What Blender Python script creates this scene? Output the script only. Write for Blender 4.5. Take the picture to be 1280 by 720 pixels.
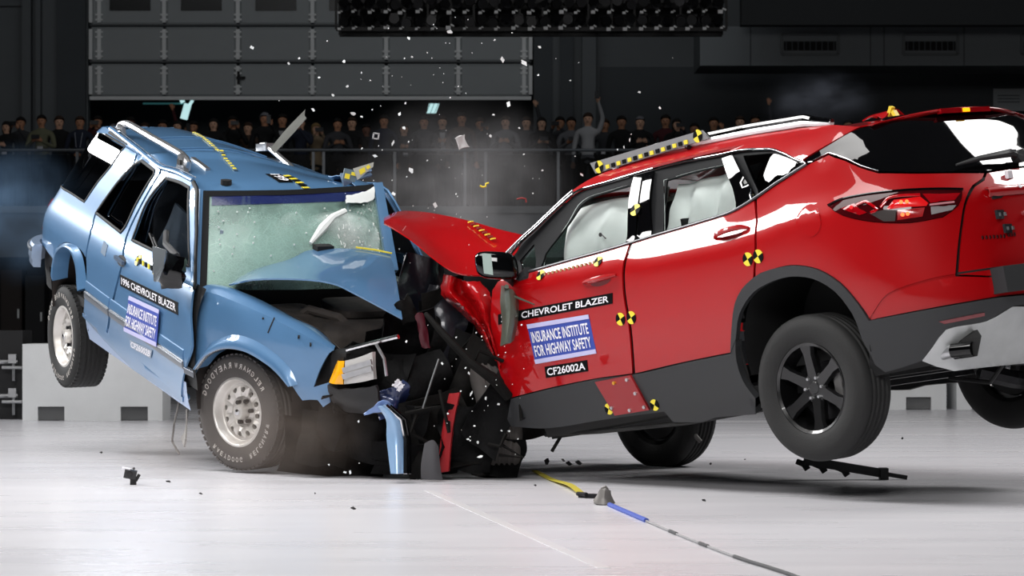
import bpy, bmesh, math, random
from mathutils import Vector, Matrix, Euler
from mathutils.geometry import delaunay_2d_cdt

for o in list(bpy.data.objects):
    bpy.data.objects.remove(o)
SC = bpy.context.scene
COL = SC.collection
rnd = random.Random(7)

# ------------------------------------------------------------------ camera
CAM_H = 0.97
cd = bpy.data.cameras.new('camera'); cam = bpy.data.objects.new('camera', cd); COL.objects.link(cam)
cam.location = (0, 0, CAM_H); cam.rotation_euler = (math.pi/2, 0, 0)
cd.sensor_width = 36.0; cd.lens = 36.0*3500/1280; cd.shift_y = 30.0/1280
cd.clip_start = 0.1; cd.clip_end = 200
SC.camera = cam
cd.dof.use_dof = True; cd.dof.focus_distance = 16.0; cd.dof.aperture_fstop = 8.0

# ------------------------------------------------------------------ world, lamps, exposure
w = bpy.data.worlds.new('hall_air'); SC.world = w; w.use_nodes = True
bg = w.node_tree.nodes['Background']; bg.inputs[0].default_value = (0.50, 0.55, 0.62, 1); bg.inputs[1].default_value = 0.03
SC.view_settings.view_transform = 'Standard'; SC.view_settings.look = 'None'
SC.view_settings.exposure = 0.0; SC.view_settings.gamma = 1.0; SC.view_settings.use_curve_mapping = False

def area_lamp(name, loc, size, power, target, color=(1, 1, 1), spread=150):
    d = bpy.data.lights.new(name, 'AREA'); d.shape = 'RECTANGLE'; d.size, d.size_y = size
    d.energy = power; d.color = color; d.spread = math.radians(spread)
    o = bpy.data.objects.new(name, d); COL.objects.link(o); o.location = loc
    o.rotation_euler = (Vector(target)-Vector(loc)).to_track_quat('-Z', 'Y').to_euler()
    return o
# the lamp banks hung over the crash bay and along its runway, then two added fill lights
area_lamp('overhead_lamp_bank', (-3.2, 13.6, 8.6), (4.4, 6), 390, (-1.0, 14.6, 0), (1, .985, .97), 130)
area_lamp('overhead_lamp_bank', (9.4, 20.2, 8.6), (4.6, 4.6), 480, (1.5, 15.5, 0), (1, .985, .97), 130)
area_lamp('runway_lamp_bank', (-9.8, 19.3, 8.2), (4.6, 3.0), 420, (-2, 16, 0.5), (1, .985, .97), 110)
area_lamp('far_runway_lamp_bank', (-17.9, 31.4, 8.7), (5.6, 2.8), 270, (-3, 18.5, 1.5), (.97, .985, 1), 60)
area_lamp('camera_side_fill', (-3.0, 1.8, 7.2), (7, 3), 510, (0.3, 15.5, 0.6), (1, .985, .97), 120)  # added fill light near the camera, brightens the car sides and airbags
area_lamp('back_wall_fill', (2, 40, 12.2), (26, 4), 320, (2, 55, 5.5), (.92, .97, 1), 140)  # added fill light, lifts the dark back wall, door and gallery

# ------------------------------------------------------------------ materials
def lin(c):
    if isinstance(c, str):
        c = [int(c[i:i+2], 16)/255 for i in (0, 2, 4)]
    return tuple(x/12.92 if x <= .04045 else ((x+.055)/1.055)**2.4 for x in c)
MATS = {}
def mat(name, col, rough=.5, metal=0, coat=0, spec=.5, noise=0, nscale=8, bump=0, bscale=60, trans=0, alpha=1, emit=0, coat_rough=.03):
    if name in MATS: return MATS[name]
    m = bpy.data.materials.new(name); m.use_nodes = True; nt = m.node_tree; b = nt.nodes['Principled BSDF']
    c = lin(col)
    b.inputs['Base Color'].default_value = (*c, 1); b.inputs['Roughness'].default_value = rough
    b.inputs['Metallic'].default_value = metal; b.inputs['Coat Weight'].default_value = coat
    b.inputs['Coat Roughness'].default_value = coat_rough; b.inputs['Specular IOR Level'].default_value = spec
    b.inputs['Transmission Weight'].default_value = trans; b.inputs['Alpha'].default_value = alpha
    if emit:
        b.inputs['Emission Color'].default_value = (*c, 1); b.inputs['Emission Strength'].default_value = emit
    if noise or bump:
        tc = nt.nodes.new('ShaderNodeTexCoord')
    if noise:
        n = nt.nodes.new('ShaderNodeTexNoise'); n.inputs['Scale'].default_value = nscale; n.inputs['Detail'].default_value = 5
        nt.links.new(tc.outputs['Object'], n.inputs['Vector'])
        r = nt.nodes.new('ShaderNodeValToRGB'); r.color_ramp.elements[0].position = .3; r.color_ramp.elements[1].position = .7
        r.color_ramp.elements[0].color = (*[x*(1-noise) for x in c], 1); r.color_ramp.elements[1].color = (*[min(1, x*(1+noise)) for x in c], 1)
        nt.links.new(n.outputs['Fac'], r.inputs[0]); nt.links.new(r.outputs[0], b.inputs['Base Color'])
    if bump:
        n2 = nt.nodes.new('ShaderNodeTexNoise'); n2.inputs['Scale'].default_value = bscale; n2.inputs['Detail'].default_value = 4
        nt.links.new(tc.outputs['Object'], n2.inputs['Vector'])
        bp = nt.nodes.new('ShaderNodeBump'); bp.inputs['Strength'].default_value = bump; bp.inputs['Distance'].default_value = .01
        nt.links.new(n2.outputs['Fac'], bp.inputs['Height']); nt.links.new(bp.outputs[0], b.inputs['Normal'])
    MATS[name] = m
    return m
RED_PAINT = mat('red_paint', 'a00309', .45, 0, 1, .12)
BLUE_PAINT = mat('blue_paint', '527ba3', .36, .18, 1, .5, noise=.04, nscale=3)
DARK_PANEL = mat('dark_panel', '0b0b0c', .7)
BLACK_PLASTIC = mat('black_plastic', '292a2c', .55, bump=.1, bscale=300)
GLOSS_BLACK = mat('gloss_black', '050506', .2, 0, 1, 0)
RUBBER = mat('tire_rubber', '171717', .75, bump=.15, bscale=120)
DUSTY_RUBBER = mat('dusty_tire_rubber', '4a4644', .85, noise=.15, nscale=5, bump=.15, bscale=120)
CHROME = mat('chrome', 'd8d8da', .12, 1)
SILVER = mat('silver_metal', 'b9babc', .3, .9, noise=.08, nscale=20)
BRIGHT_ALLOY = mat('bright_alloy', 'd2cec9', .38, .6, noise=.06, nscale=14)
BLACK_ALLOY = mat('black_alloy', '0f0f10', .3, .3, .6)
DARK_STEEL = mat('dark_steel', '2a2a2c', .45, .7, noise=.3, nscale=15, bump=.2, bscale=40)
WRECK = mat('sooty_plastic', '060607', .7, 0, 0, .12, noise=.5, nscale=12, bump=.5, bscale=30)
WRECK2 = mat('dusty_black_plastic', '100f0e', .8, 0, 0, .15, noise=.4, nscale=9, bump=.4, bscale=30)
WHITE_DECAL = mat('white_decal', 'e6e4ea', .5)
BLACK_DECAL = mat('black_decal', '070708', .6, spec=.1)
BLUE_DECAL = mat('blue_decal', '3348a0', .5)
LILAC_DECAL = mat('lilac_decal', 'b9b7dc', .5)
YELLOW_DECAL = mat('yellow_decal', 'e6d23a', .5)
AIRBAG = mat('airbag_cloth', 'f0f7f5', .8, noise=.05, nscale=5, bump=.25, bscale=14)
SEAT = mat('dark_seat_cloth', '45484e', .85)
GREY_LINER = mat('light_grey_liner', '9fa19f', .6)
RED_LENS = mat('red_lens', '9a0610', .08, 0, 1)
DARK_LENS = mat('smoked_lens', '3a070b', .2, 0, .6, 0)
GREY_LENS = mat('smoked_grey_lens', '45403f', .1, 0, 1)
AMBER = mat('amber_lens', 'f0a818', .2, 0, .8)
CLEAR_LENS = mat('clear_lamp_lens', 'c8c6c4', .15, .2, 1, bump=.4, bscale=25)
def glass(name, tint, alpha, rough=.02, ior=1.5):
    m = bpy.data.materials.new(name); m.use_nodes = True; nt = m.node_tree; nt.nodes.remove(nt.nodes['Principled BSDF'])
    out = nt.nodes['Material Output']
    t = nt.nodes.new('ShaderNodeBsdfTransparent'); t.inputs[0].default_value = (*tint, 1)
    g = nt.nodes.new('ShaderNodeBsdfGlossy'); g.inputs['Roughness'].default_value = rough; g.inputs[0].default_value = (1, 1, 1, 1)
    f = nt.nodes.new('ShaderNodeFresnel'); f.inputs[0].default_value = ior
    mx = nt.nodes.new('ShaderNodeMixShader')
    nt.links.new(f.outputs[0], mx.inputs[0]); nt.links.new(t.outputs[0], mx.inputs[1]); nt.links.new(g.outputs[0], mx.inputs[2])
    nt.links.new(mx.outputs[0], out.inputs[0]); MATS[name] = m
    return m
CLEAR_GLASS = glass('clear_window_glass', (.97, .99, .98), .3)
TINT_GLASS = glass('tinted_window_glass', (.05, .055, .06), .9)
SMOKE_GLASS = glass('grey_window_glass', (.62, .66, .70), .5)
def cracked_glass():
    m = bpy.data.materials.new('shattered_glass'); m.use_nodes = True; nt = m.node_tree; b = nt.nodes['Principled BSDF']; L = nt.links.new
    tc = nt.nodes.new('ShaderNodeTexCoord')
    v = nt.nodes.new('ShaderNodeTexVoronoi'); v.feature = 'DISTANCE_TO_EDGE'; v.inputs['Scale'].default_value = 55
    v2 = nt.nodes.new('ShaderNodeTexVoronoi'); v2.feature = 'DISTANCE_TO_EDGE'; v2.inputs['Scale'].default_value = 9
    n = nt.nodes.new('ShaderNodeTexNoise'); n.inputs['Scale'].default_value = 3.0; n.inputs['Detail'].default_value = 6
    for x in (v, v2, n): L(tc.outputs['Object'], x.inputs['Vector'])
    r1 = nt.nodes.new('ShaderNodeMapRange'); r1.inputs[1].default_value = 0; r1.inputs[2].default_value = .10; r1.inputs[3].default_value = 1; r1.inputs[4].default_value = 0
    r2 = nt.nodes.new('ShaderNodeMapRange'); r2.inputs[1].default_value = 0; r2.inputs[2].default_value = .03; r2.inputs[3].default_value = 1; r2.inputs[4].default_value = 0
    L(v.outputs['Distance'], r1.inputs[0]); L(v2.outputs['Distance'], r2.inputs[0])
    mx = nt.nodes.new('ShaderNodeMath'); mx.operation = 'MAXIMUM'; L(r1.outputs[0], mx.inputs[0]); L(r2.outputs[0], mx.inputs[1])
    r3 = nt.nodes.new('ShaderNodeMapRange'); r3.inputs[1].default_value = .35; r3.inputs[2].default_value = .65; r3.inputs[3].default_value = .25; r3.inputs[4].default_value = .72
    L(n.outputs['Fac'], r3.inputs[0])
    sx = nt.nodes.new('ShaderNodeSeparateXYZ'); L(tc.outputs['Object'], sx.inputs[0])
    r4 = nt.nodes.new('ShaderNodeMapRange'); r4.inputs[1].default_value = -.55; r4.inputs[2].default_value = .45; r4.inputs[3].default_value = .10; r4.inputs[4].default_value = -.30; L(sx.outputs['Y'], r4.inputs[0])  # denser crazing on the near side, lamp reflection put into its alpha too
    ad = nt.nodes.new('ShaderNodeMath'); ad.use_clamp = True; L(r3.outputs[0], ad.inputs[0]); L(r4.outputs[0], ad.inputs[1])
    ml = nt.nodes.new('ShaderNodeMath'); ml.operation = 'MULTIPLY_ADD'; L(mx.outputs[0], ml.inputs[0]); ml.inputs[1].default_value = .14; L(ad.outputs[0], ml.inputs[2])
    L(ml.outputs[0], b.inputs['Alpha'])
    b.inputs['Base Color'].default_value = (*lin('93b3a9'), 1); b.inputs['Roughness'].default_value = .25
    bp = nt.nodes.new('ShaderNodeBump'); bp.inputs['Strength'].default_value = .12; bp.inputs['Distance'].default_value = .01
    L(mx.outputs[0], bp.inputs['Height']); L(bp.outputs[0], b.inputs['Normal'])
    MATS['shattered_glass'] = m
    return m
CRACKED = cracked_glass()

# ------------------------------------------------------------------ object helpers
def link(name, me, parent=None, **props):
    o = bpy.data.objects.new(name, me); COL.objects.link(o)
    if parent is not None: o.parent = parent
    for k, v in props.items(): o[k] = v
    return o
def thing(name, label, cat, loc=(0, 0, 0), rot=(0, 0, 0), group=None):
    o = bpy.data.objects.new(name, None); COL.objects.link(o); o.empty_display_size = .2
    o.location = loc; o.rotation_euler = rot; o['label'] = label; o['category'] = cat
    if group: o['group'] = group
    return o
def tag(o, label, cat, group=None):
    o['label'] = label; o['category'] = cat
    if group: o['group'] = group
    return o
class MB:
    def __init__(s): s.v = []; s.f = []; s.m = []; s.sharp = set()
    def add(s, vs, fs, mi=0):
        b = len(s.v); s.v += [tuple(p) for p in vs]; s.f += [tuple(i+b for i in f) for f in fs]; s.m += [mi]*len(fs); return b
    def box(s, c, d, R=None, mi=0, bevel=0):
        x, y, z = [k/2 for k in d]
        P = [Vector((a*x, b*y, e*z)) for a in (-1, 1) for b in (-1, 1) for e in (-1, 1)]
        if R is not None: P = [R @ p for p in P]
        s.add([p+Vector(c) for p in P], [(0, 1, 3, 2), (4, 6, 7, 5), (0, 4, 5, 1), (2, 3, 7, 6), (0, 2, 6, 4), (1, 5, 7, 3)], mi)
        return s
    def bar(s, a, b, w, h, mi=0, up=(0, 0, 1)):
        a, b = Vector(a), Vector(b); d = (b-a); L = d.length; d.normalize(); u = Vector(up)
        if abs(d.dot(u)) > .95: u = Vector((1, 0, 0))
        y = u.cross(d).normalized(); z = d.cross(y)
        s.box((a+b)/2, (L, w, h), Matrix((d, y, z)).transposed(), mi); return s
    def tube(s, pts, r, n=8, mi=0, caps=True):
        pts = [Vector(p) for p in pts]; rr = r if isinstance(r, (list, tuple)) else [r]*len(pts)
        up = None; rings = []
        for i, p in enumerate(pts):
            t = (pts[min(i+1, len(pts)-1)]-pts[max(i-1, 0)]).normalized()
            if up is None: up = t.orthogonal().normalized()
            up = (up-t*up.dot(t)).normalized(); sd = t.cross(up)
            rings.append([p+(up*math.cos(k*2*math.pi/n)+sd*math.sin(k*2*math.pi/n))*rr[i] for k in range(n)])
        fs = []
        for i in range(len(pts)-1):
            for k in range(n): fs.append((i*n+k, i*n+(k+1) % n, (i+1)*n+(k+1) % n, (i+1)*n+k))
        if caps: fs += [tuple(range(n))[::-1], tuple(range((len(pts)-1)*n, len(pts)*n))]
        s.add([p for r_ in rings for p in r_], fs, mi); return s
    def lathe(s, prof, n=48, mi=0, M=None):
        # profile of (radius, y); turned about the local y axis
        vs = []
        for r, y in prof:
            for k in range(n):
                a = 2*math.pi*k/n; vs.append(Vector((r*math.cos(a), y, r*math.sin(a))))
        if M is not None: vs = [M @ p for p in vs]
        fs = []
        for i in range(len(prof)-1):
            for k in range(n): fs.append((i*n+k, i*n+(k+1) % n, (i+1)*n+(k+1) % n, (i+1)*n+k))
        s.add(vs, fs, mi); return s
    def disc(s, c, ax, r, n=16, mi=0, th=.004):
        c = Vector(c); ax = Vector(ax).normalized(); s.tube([c-ax*th/2, c+ax*th/2], r, n, mi); return s
    def prism(s, poly, a, b, mi=0):
        # poly: list of 2d points; a: function 2d -> 3d near face; b: far face
        n = len(poly); s.add([a(p) for p in poly]+[b(p) for p in poly], [tuple(range(n)), tuple(range(n, 2*n))[::-1]]+[(i, i+n, (i+1) % n+n, (i+1) % n) for i in range(n)], mi); return s
    def build(s, name, mats, parent=None, smooth=True, angle=35, **props):
        me = bpy.data.meshes.new(name); me.from_pydata(s.v, [], s.f)
        for m in (mats if isinstance(mats, (list, tuple)) else [mats]): me.materials.append(m)
        me.polygons.foreach_set('material_index', s.m)
        bm = bmesh.new(); bm.from_mesh(me); bmesh.ops.recalc_face_normals(bm, faces=bm.faces[:]); bm.to_mesh(me); bm.free()
        if smooth:
            me.polygons.foreach_set('use_smooth', [True]*len(me.polygons)); me.set_sharp_from_angle(angle=math.radians(angle))
        me.update()
        return link(name, me, parent, **props)

def crom(p0, p1, p2, p3, t):
    return [.5*((2*b)+(-a+c)*t+(2*a-5*b+4*c-d)*t*t+(-a+3*b-3*c+d)*t**3) for a, b, c, d in zip(p0, p1, p2, p3)]
def spline(pts, closed=True, res=.03, dim=2):
    # points (.., corner flag in the last place): smooth between corners
    n = len(pts); out = []
    segs = n if closed else n-1
    cor = lambda i: (len(pts[i % n]) > dim and pts[i % n][dim]) or (not closed and (i <= 0 or i >= n-1))
    P = lambda i: pts[i % n][:dim]
    for i in range(segs):
        p1, p2 = P(i), P(i+1)
        p0 = [2*a-b for a, b in zip(p1, p2)] if cor(i) else P(i-1)
        p3 = [2*b-a for a, b in zip(p1, p2)] if cor(i+1) else P(i+2)
        L = math.dist(p1, p2); k = max(1, int(L/res+.5))
        # limit the neighbours' reach so uneven spacing makes no loops
        d0 = math.dist(p0, p1); d3 = math.dist(p3, p2)
        if d0 > 1e-9: p0 = [a+(b-a)*min(1, L/d0) for a, b in zip(p1, p0)]
        if d3 > 1e-9: p3 = [a+(b-a)*min(1, L/d3) for a, b in zip(p2, p3)]
        for j in range(k): out.append(tuple(crom(p0, p1, p2, p3, j/k)))
    if not closed: out.append(tuple(P(n-1)))
    return out
def inside(p, poly):
    c = False; x, y = p; j = len(poly)-1
    for i in range(len(poly)):
        xi, yi = poly[i]; xj, yj = poly[j]
        if (yi > y) != (yj > y) and x < (xj-xi)*(y-yi)/(yj-yi)+xi: c = not c
        j = i
    return c
def shrink(poly, d):
    n = len(poly); A = sum(poly[i][0]*poly[(i+1) % n][1]-poly[(i+1) % n][0]*poly[i][1] for i in range(n)); sg = 1 if A > 0 else -1
    out = []
    for i in range(n):
        a, b, c = poly[i-1], poly[i], poly[(i+1) % n]
        e1 = Vector((b[0]-a[0], b[1]-a[1])); e2 = Vector((c[0]-b[0], c[1]-b[1]))
        if e1.length < 1e-7 or e2.length < 1e-7: out.append(b); continue
        e1.normalize(); e2.normalize(); n1 = Vector((-e1.y, e1.x))*sg; n2 = Vector((-e2.y, e2.x))*sg
        m = n1+n2
        if m.length < .2: m = n1
        else: m = m/max(.35, m.dot(n1))
        out.append((b[0]+m.x*d, b[1]+m.y*d))
    return out
def fill2d(outer, holes, res):
    pts = list(outer); edges = [(i, (i+1) % len(outer)) for i in range(len(outer))]
    for h in holes:
        b = len(pts); pts += list(h); edges += [(b+i, b+(i+1) % len(h)) for i in range(len(h))]
    nb = len(pts); bd = list(pts)
    x0 = min(p[0] for p in outer); x1 = max(p[0] for p in outer); y0 = min(p[1] for p in outer); y1 = max(p[1] for p in outer)
    cell = {}
    for p in bd: cell.setdefault((int(math.floor(p[0]/res)), int(math.floor(p[1]/res))), []).append(p)
    j = 0; y = y0+res*.5
    while y < y1:
        x = x0+(res*.5 if j % 2 else 0)
        while x < x1:
            if inside((x, y), outer) and not any(inside((x, y), h) for h in holes):
                ci, cj = int(math.floor(x/res)), int(math.floor(y/res)); ok = True
                for a in (-1, 0, 1):
                    for b in (-1, 0, 1):
                        for q in cell.get((ci+a, cj+b), ()):
                            if (q[0]-x)**2+(q[1]-y)**2 < (.55*res)**2: ok = False
                if ok: pts.append((x, y))
            x += res
        y += res*.87; j += 1
    v, e, f, ov, oe, of = delaunay_2d_cdt([Vector(p) for p in pts], edges, [], 0, 1e-6)
    tris = []
    for t in f:
        c = (sum(v[i][0] for i in t)/3, sum(v[i][1] for i in t)/3)
        if inside(c, outer) and not any(inside(c, h) for h in holes): tris.append(tuple(t))
    return [tuple(p) for p in v], tris
def surf_normal(fn, u, z, ref):
    e = 1e-3; p = Vector(fn(u, z)); n = (Vector(fn(u+e, z))-p).cross(Vector(fn(u, z+e))-p)
    if n.length < 1e-12: return Vector((0, 0, 1))
    n.normalize()
    return n if n.dot(p-ref) > 0 else -n
REF = Vector((-1.6, 0, .7))
def patch(name, outer, fn, m, parent, th=.012, res=.045, holes=(), off=0, gap=0, ref=REF, sres=None, smooth2=True, lip=.006, **props):
    sr = sres or res
    po = spline(outer, True, sr) if smooth2 else [p[:2] for p in outer]
    if gap: po = shrink(po, gap)
    hs = [spline(h, True, sr) for h in holes]
    v2, tris = fill2d(po, hs, res)
    P = [Vector(fn(*p)) for p in v2]; Nn = [surf_normal(fn, p[0], p[1], ref) for p in v2]
    cnt = {}
    for t in tris:
        for a, b in ((t[0], t[1]), (t[1], t[2]), (t[2], t[0])):
            cnt.setdefault((min(a, b), max(a, b)), []).append((a, b))
    V = [p+n*off for p, n in zip(P, Nn)]; F = []
    for t in tris:
        n = (V[t[1]]-V[t[0]]).cross(V[t[2]]-V[t[0]])
        F.append(t if n.dot(Nn[t[0]]) > 0 else t[::-1])
    back = {}; sharp = []
    for k, lst in cnt.items():
        if len(lst) == 1:
            a, b = k
            for q in (a, b):
                if q not in back:
                    back[q] = len(V); V.append(P[q]+Nn[q]*(off-th))
            F.append((a, b, back[b], back[a])); sharp.append((a, b))
    me = bpy.data.meshes.new(name); me.from_pydata([tuple(p) for p in V], [], F); me.materials.append(m)
    bm = bmesh.new(); bm.from_mesh(me)
    nt = len(tris)
    bm.faces.ensure_lookup_table(); bm.verts.ensure_lookup_table()
    for f in bm.faces: f.smooth = True
    for a, b in sharp:
        e = bm.edges.get((bm.verts[a], bm.verts[b]))
        if e: e.smooth = False
    # rim faces look outward
    for f in bm.faces[nt:]:
        f.normal_update()
        e = [e for e in f.edges if not e.smooth]
        if e:
            g = [x for x in e[0].link_faces if x is not f]
            if g:
                d = f.calc_center_median()-g[0].calc_center_median(); d -= d.project(g[0].normal)
                if f.normal.dot(d) < 0: f.normal_flip()
    bm.to_mesh(me); bm.free(); me.update()
    return link(name, me, parent, **props)
def mirror_y(fn): return lambda u, z: (lambda p: (p[0], -p[1], p[2]))(fn(u, z))
def ribbon(name, line, fn, m, parent, wid=.012, hgt=.006, off=0, ref=REF, closed=False, res=.03, prof=None, **props):
    """A raised strip that follows a line on a body surface."""
    ln = spline(line, closed, res); P = [Vector(fn(*p)) for p in ln]; Nn = [surf_normal(fn, p[0], p[1], ref) for p in ln]
    prof = prof or [(-.5, 0), (-.42, .8), (-.2, 1), (.2, 1), (.42, .8), (.5, 0)]
    mb = MB(); k = len(prof); vs = []; n = len(P)
    for i in range(n):
        t = (P[(i+1) % n if closed else min(i+1, n-1)]-P[(i-1) % n if closed else max(i-1, 0)]).normalized(); b = Nn[i].cross(t).normalized()
        for a, h in prof: vs.append(P[i]+b*a*wid+Nn[i]*(h*hgt+off))
    fs = []
    for i in range(n if closed else n-1):
        for j in range(k-1): fs.append((i*k+j, i*k+j+1, (i+1) % n*k+j+1, (i+1) % n*k+j))
        fs.append((i*k+k-1, i*k, (i+1) % n*k, (i+1) % n*k+k-1))
    if not closed: fs += [tuple(range(k)), tuple(range((n-1)*k, n*k))[::-1]]
    mb.add(vs, fs); return mb.build(name, m, parent, **props)
def netmesh(rows, sub=6, th=.004, jitter=0, seed=1):
    """Smooth plate through a grid of points, with its own thickness."""
    R = random.Random(seed); nr, nc = len(rows), len(rows[0])
    g = lambda r, c: rows[max(0, min(nr-1, r))][max(0, min(nc-1, c))]
    pts = []
    su, sv = sub, sub
    H_, W_ = (nr-1)*su+1, (nc-1)*sv+1
    for i in range(H_):
        r = min(i//su, nr-2); t = i/su-r
        for j in range(W_):
            c = min(j//sv, nc-2); s = j/sv-c
            col = [crom(g(r+k, c-1), g(r+k, c), g(r+k, c+1), g(r+k, c+2), s) for k in (-1, 0, 1, 2)]
            p = Vector(crom(*col, t))
            if jitter: p += Vector((R.uniform(-1, 1), R.uniform(-1, 1), R.uniform(-1, 1)))*jitter
            pts.append(p)
    nrm = []
    for i in range(H_):
        for j in range(W_):
            a = pts[min(i+1, H_-1)*W_+j]-pts[max(i-1, 0)*W_+j]; b = pts[i*W_+min(j+1, W_-1)]-pts[i*W_+max(j-1, 0)]
            n = a.cross(b); nrm.append(n.normalized() if n.length > 1e-12 else Vector((0, 0, 1)))
    V = [tuple(p) for p in pts]+[tuple(p-n*th) for p, n in zip(pts, nrm)]; N0 = H_*W_; F = []
    for i in range(H_-1):
        for j in range(W_-1):
            a, b, c, d = i*W_+j, i*W_+j+1, (i+1)*W_+j+1, (i+1)*W_+j
            F.append((a, b, c, d)); F.append((d+N0, c+N0, b+N0, a+N0))
    bd = [j for j in range(W_)]+[i*W_+W_-1 for i in range(1, H_)]+[(H_-1)*W_+j for j in range(W_-2, -1, -1)]+[i*W_ for i in range(H_-2, 0, -1)]
    for k in range(len(bd)):
        a, b = bd[k], bd[(k+1) % len(bd)]; F.append((a, a+N0, b+N0, b))
    return V, F
def net(name, rows, m, parent, sub=6, th=.004, jitter=0, seed=1, **props):
    mb = MB(); V, F = netmesh(rows, sub, th, jitter, seed); mb.add(V, F); return mb.build(name, m, parent, angle=60, **props)
_TXT = {}
def text_tris(s):
    """Built-in font as flat triangles, scaled to a unit-wide, unit-high box."""
    if s in _TXT: return _TXT[s]
    cu = bpy.data.curves.new('lettering', 'FONT'); cu.body = s; cu.size = 1; cu.offset = .018; cu.resolution_u = 3
    o = bpy.data.objects.new('lettering', cu); COL.objects.link(o)
    dg = bpy.context.evaluated_depsgraph_get(); dg.update(); me = bpy.data.meshes.new_from_object(o.evaluated_get(dg))
    me.calc_loop_triangles()
    vs = [v.co.copy() for v in me.vertices]; ts = [tuple(t.vertices) for t in me.loop_triangles]
    x0 = min(v.x for v in vs); x1 = max(v.x for v in vs); y0 = min(v.y for v in vs); y1 = max(v.y for v in vs)
    r = ([((v.x-x0)/(x1-x0), (v.y-y0)/(y1-y0)) for v in vs], ts, (x1-x0)/(y1-y0))
    bpy.data.objects.remove(o); bpy.data.curves.remove(cu); bpy.data.meshes.remove(me)
    _TXT[s] = r
    return r
def quad_map(q):
    # q: TL, TR, BR, BL in (u,z); returns f(s,t), t=0 at the bottom
    return lambda s, t: tuple((q[3][k]*(1-s)+q[2][k]*s)*(1-t)+(q[0][k]*(1-s)+q[1][k]*s)*t for k in (0, 1))
def lettering(name, s, q, fn, m, parent, box=(0.04, .14, .96, .86), off=.004, ref=REF, **props):
    pts, ts, _ = text_tris(s); f = quad_map(q); mb = MB(); vs = []
    for a, b in pts:
        u, z = f(box[0]+a*(box[2]-box[0]), box[1]+b*(box[3]-box[1])); vs.append(Vector(fn(u, z))+surf_normal(fn, u, z, ref)*off)
    mb.add(vs, ts); return mb.build(name, m, parent, smooth=False, kind='stuff', **props)
def decal_quad(name, q, fn, m, parent, box=(0, 0, 1, 1), off=.003, ref=REF, n=6, **props):
    f = quad_map(q); mb = MB(); vs = []
    for i in range(n+1):
        for b in (box[1], box[3]):
            u, z = f(box[0]+i/n*(box[2]-box[0]), b); vs.append(Vector(fn(u, z))+surf_normal(fn, u, z, ref)*off)
    for i in range(n+1):
        for b in (box[1], box[3]):
            u, z = f(box[0]+i/n*(box[2]-box[0]), b); vs.append(Vector(fn(u, z))+surf_normal(fn, u, z, ref)*(off-.0025))
    K = 2*(n+1); fs = []
    for i in range(n):
        a = 2*i; fs += [(a, a+2, a+3, a+1), (a, a+K, a+2+K, a+2), (a+1, a+3, a+3+K, a+1+K)]
    fs += [(0, 1, 1+K, K), (2*n, 2*n+K, 2*n+1+K, 2*n+1)]
    mb.add(vs, fs); return mb.build(name, m, parent, smooth=False, **props)
def target(name, c, fn, r, parent, off=.004, ref=REF, rot=0.4, **props):
    """Round two-colour tracking marker stuck to a body surface."""
    mb = MB(); e = 1e-3; u, z = c; p = Vector(fn(u, z)); n = surf_normal(fn, u, z, ref)
    zx = Vector((0, 0, 1)); b = (zx-n*zx.dot(n)).normalized(); a = b.cross(n)
    for k in range(4):
        vs = [p+n*off]+[p+n*off+(a*math.cos(t)+b*math.sin(t))*r for t in [rot+k*math.pi/2+j*math.pi/10 for j in range(6)]]
        mb.add(vs+[v-n*.003 for v in vs[1:]], [(0, j, j+1) for j in range(1, 6)]+[(j, j+6, j+7, j+1) for j in range(1, 6)], k % 2)
    return mb.build(name, [YELLOW_DECAL, BLACK_DECAL], parent, smooth=False, **props)

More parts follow.
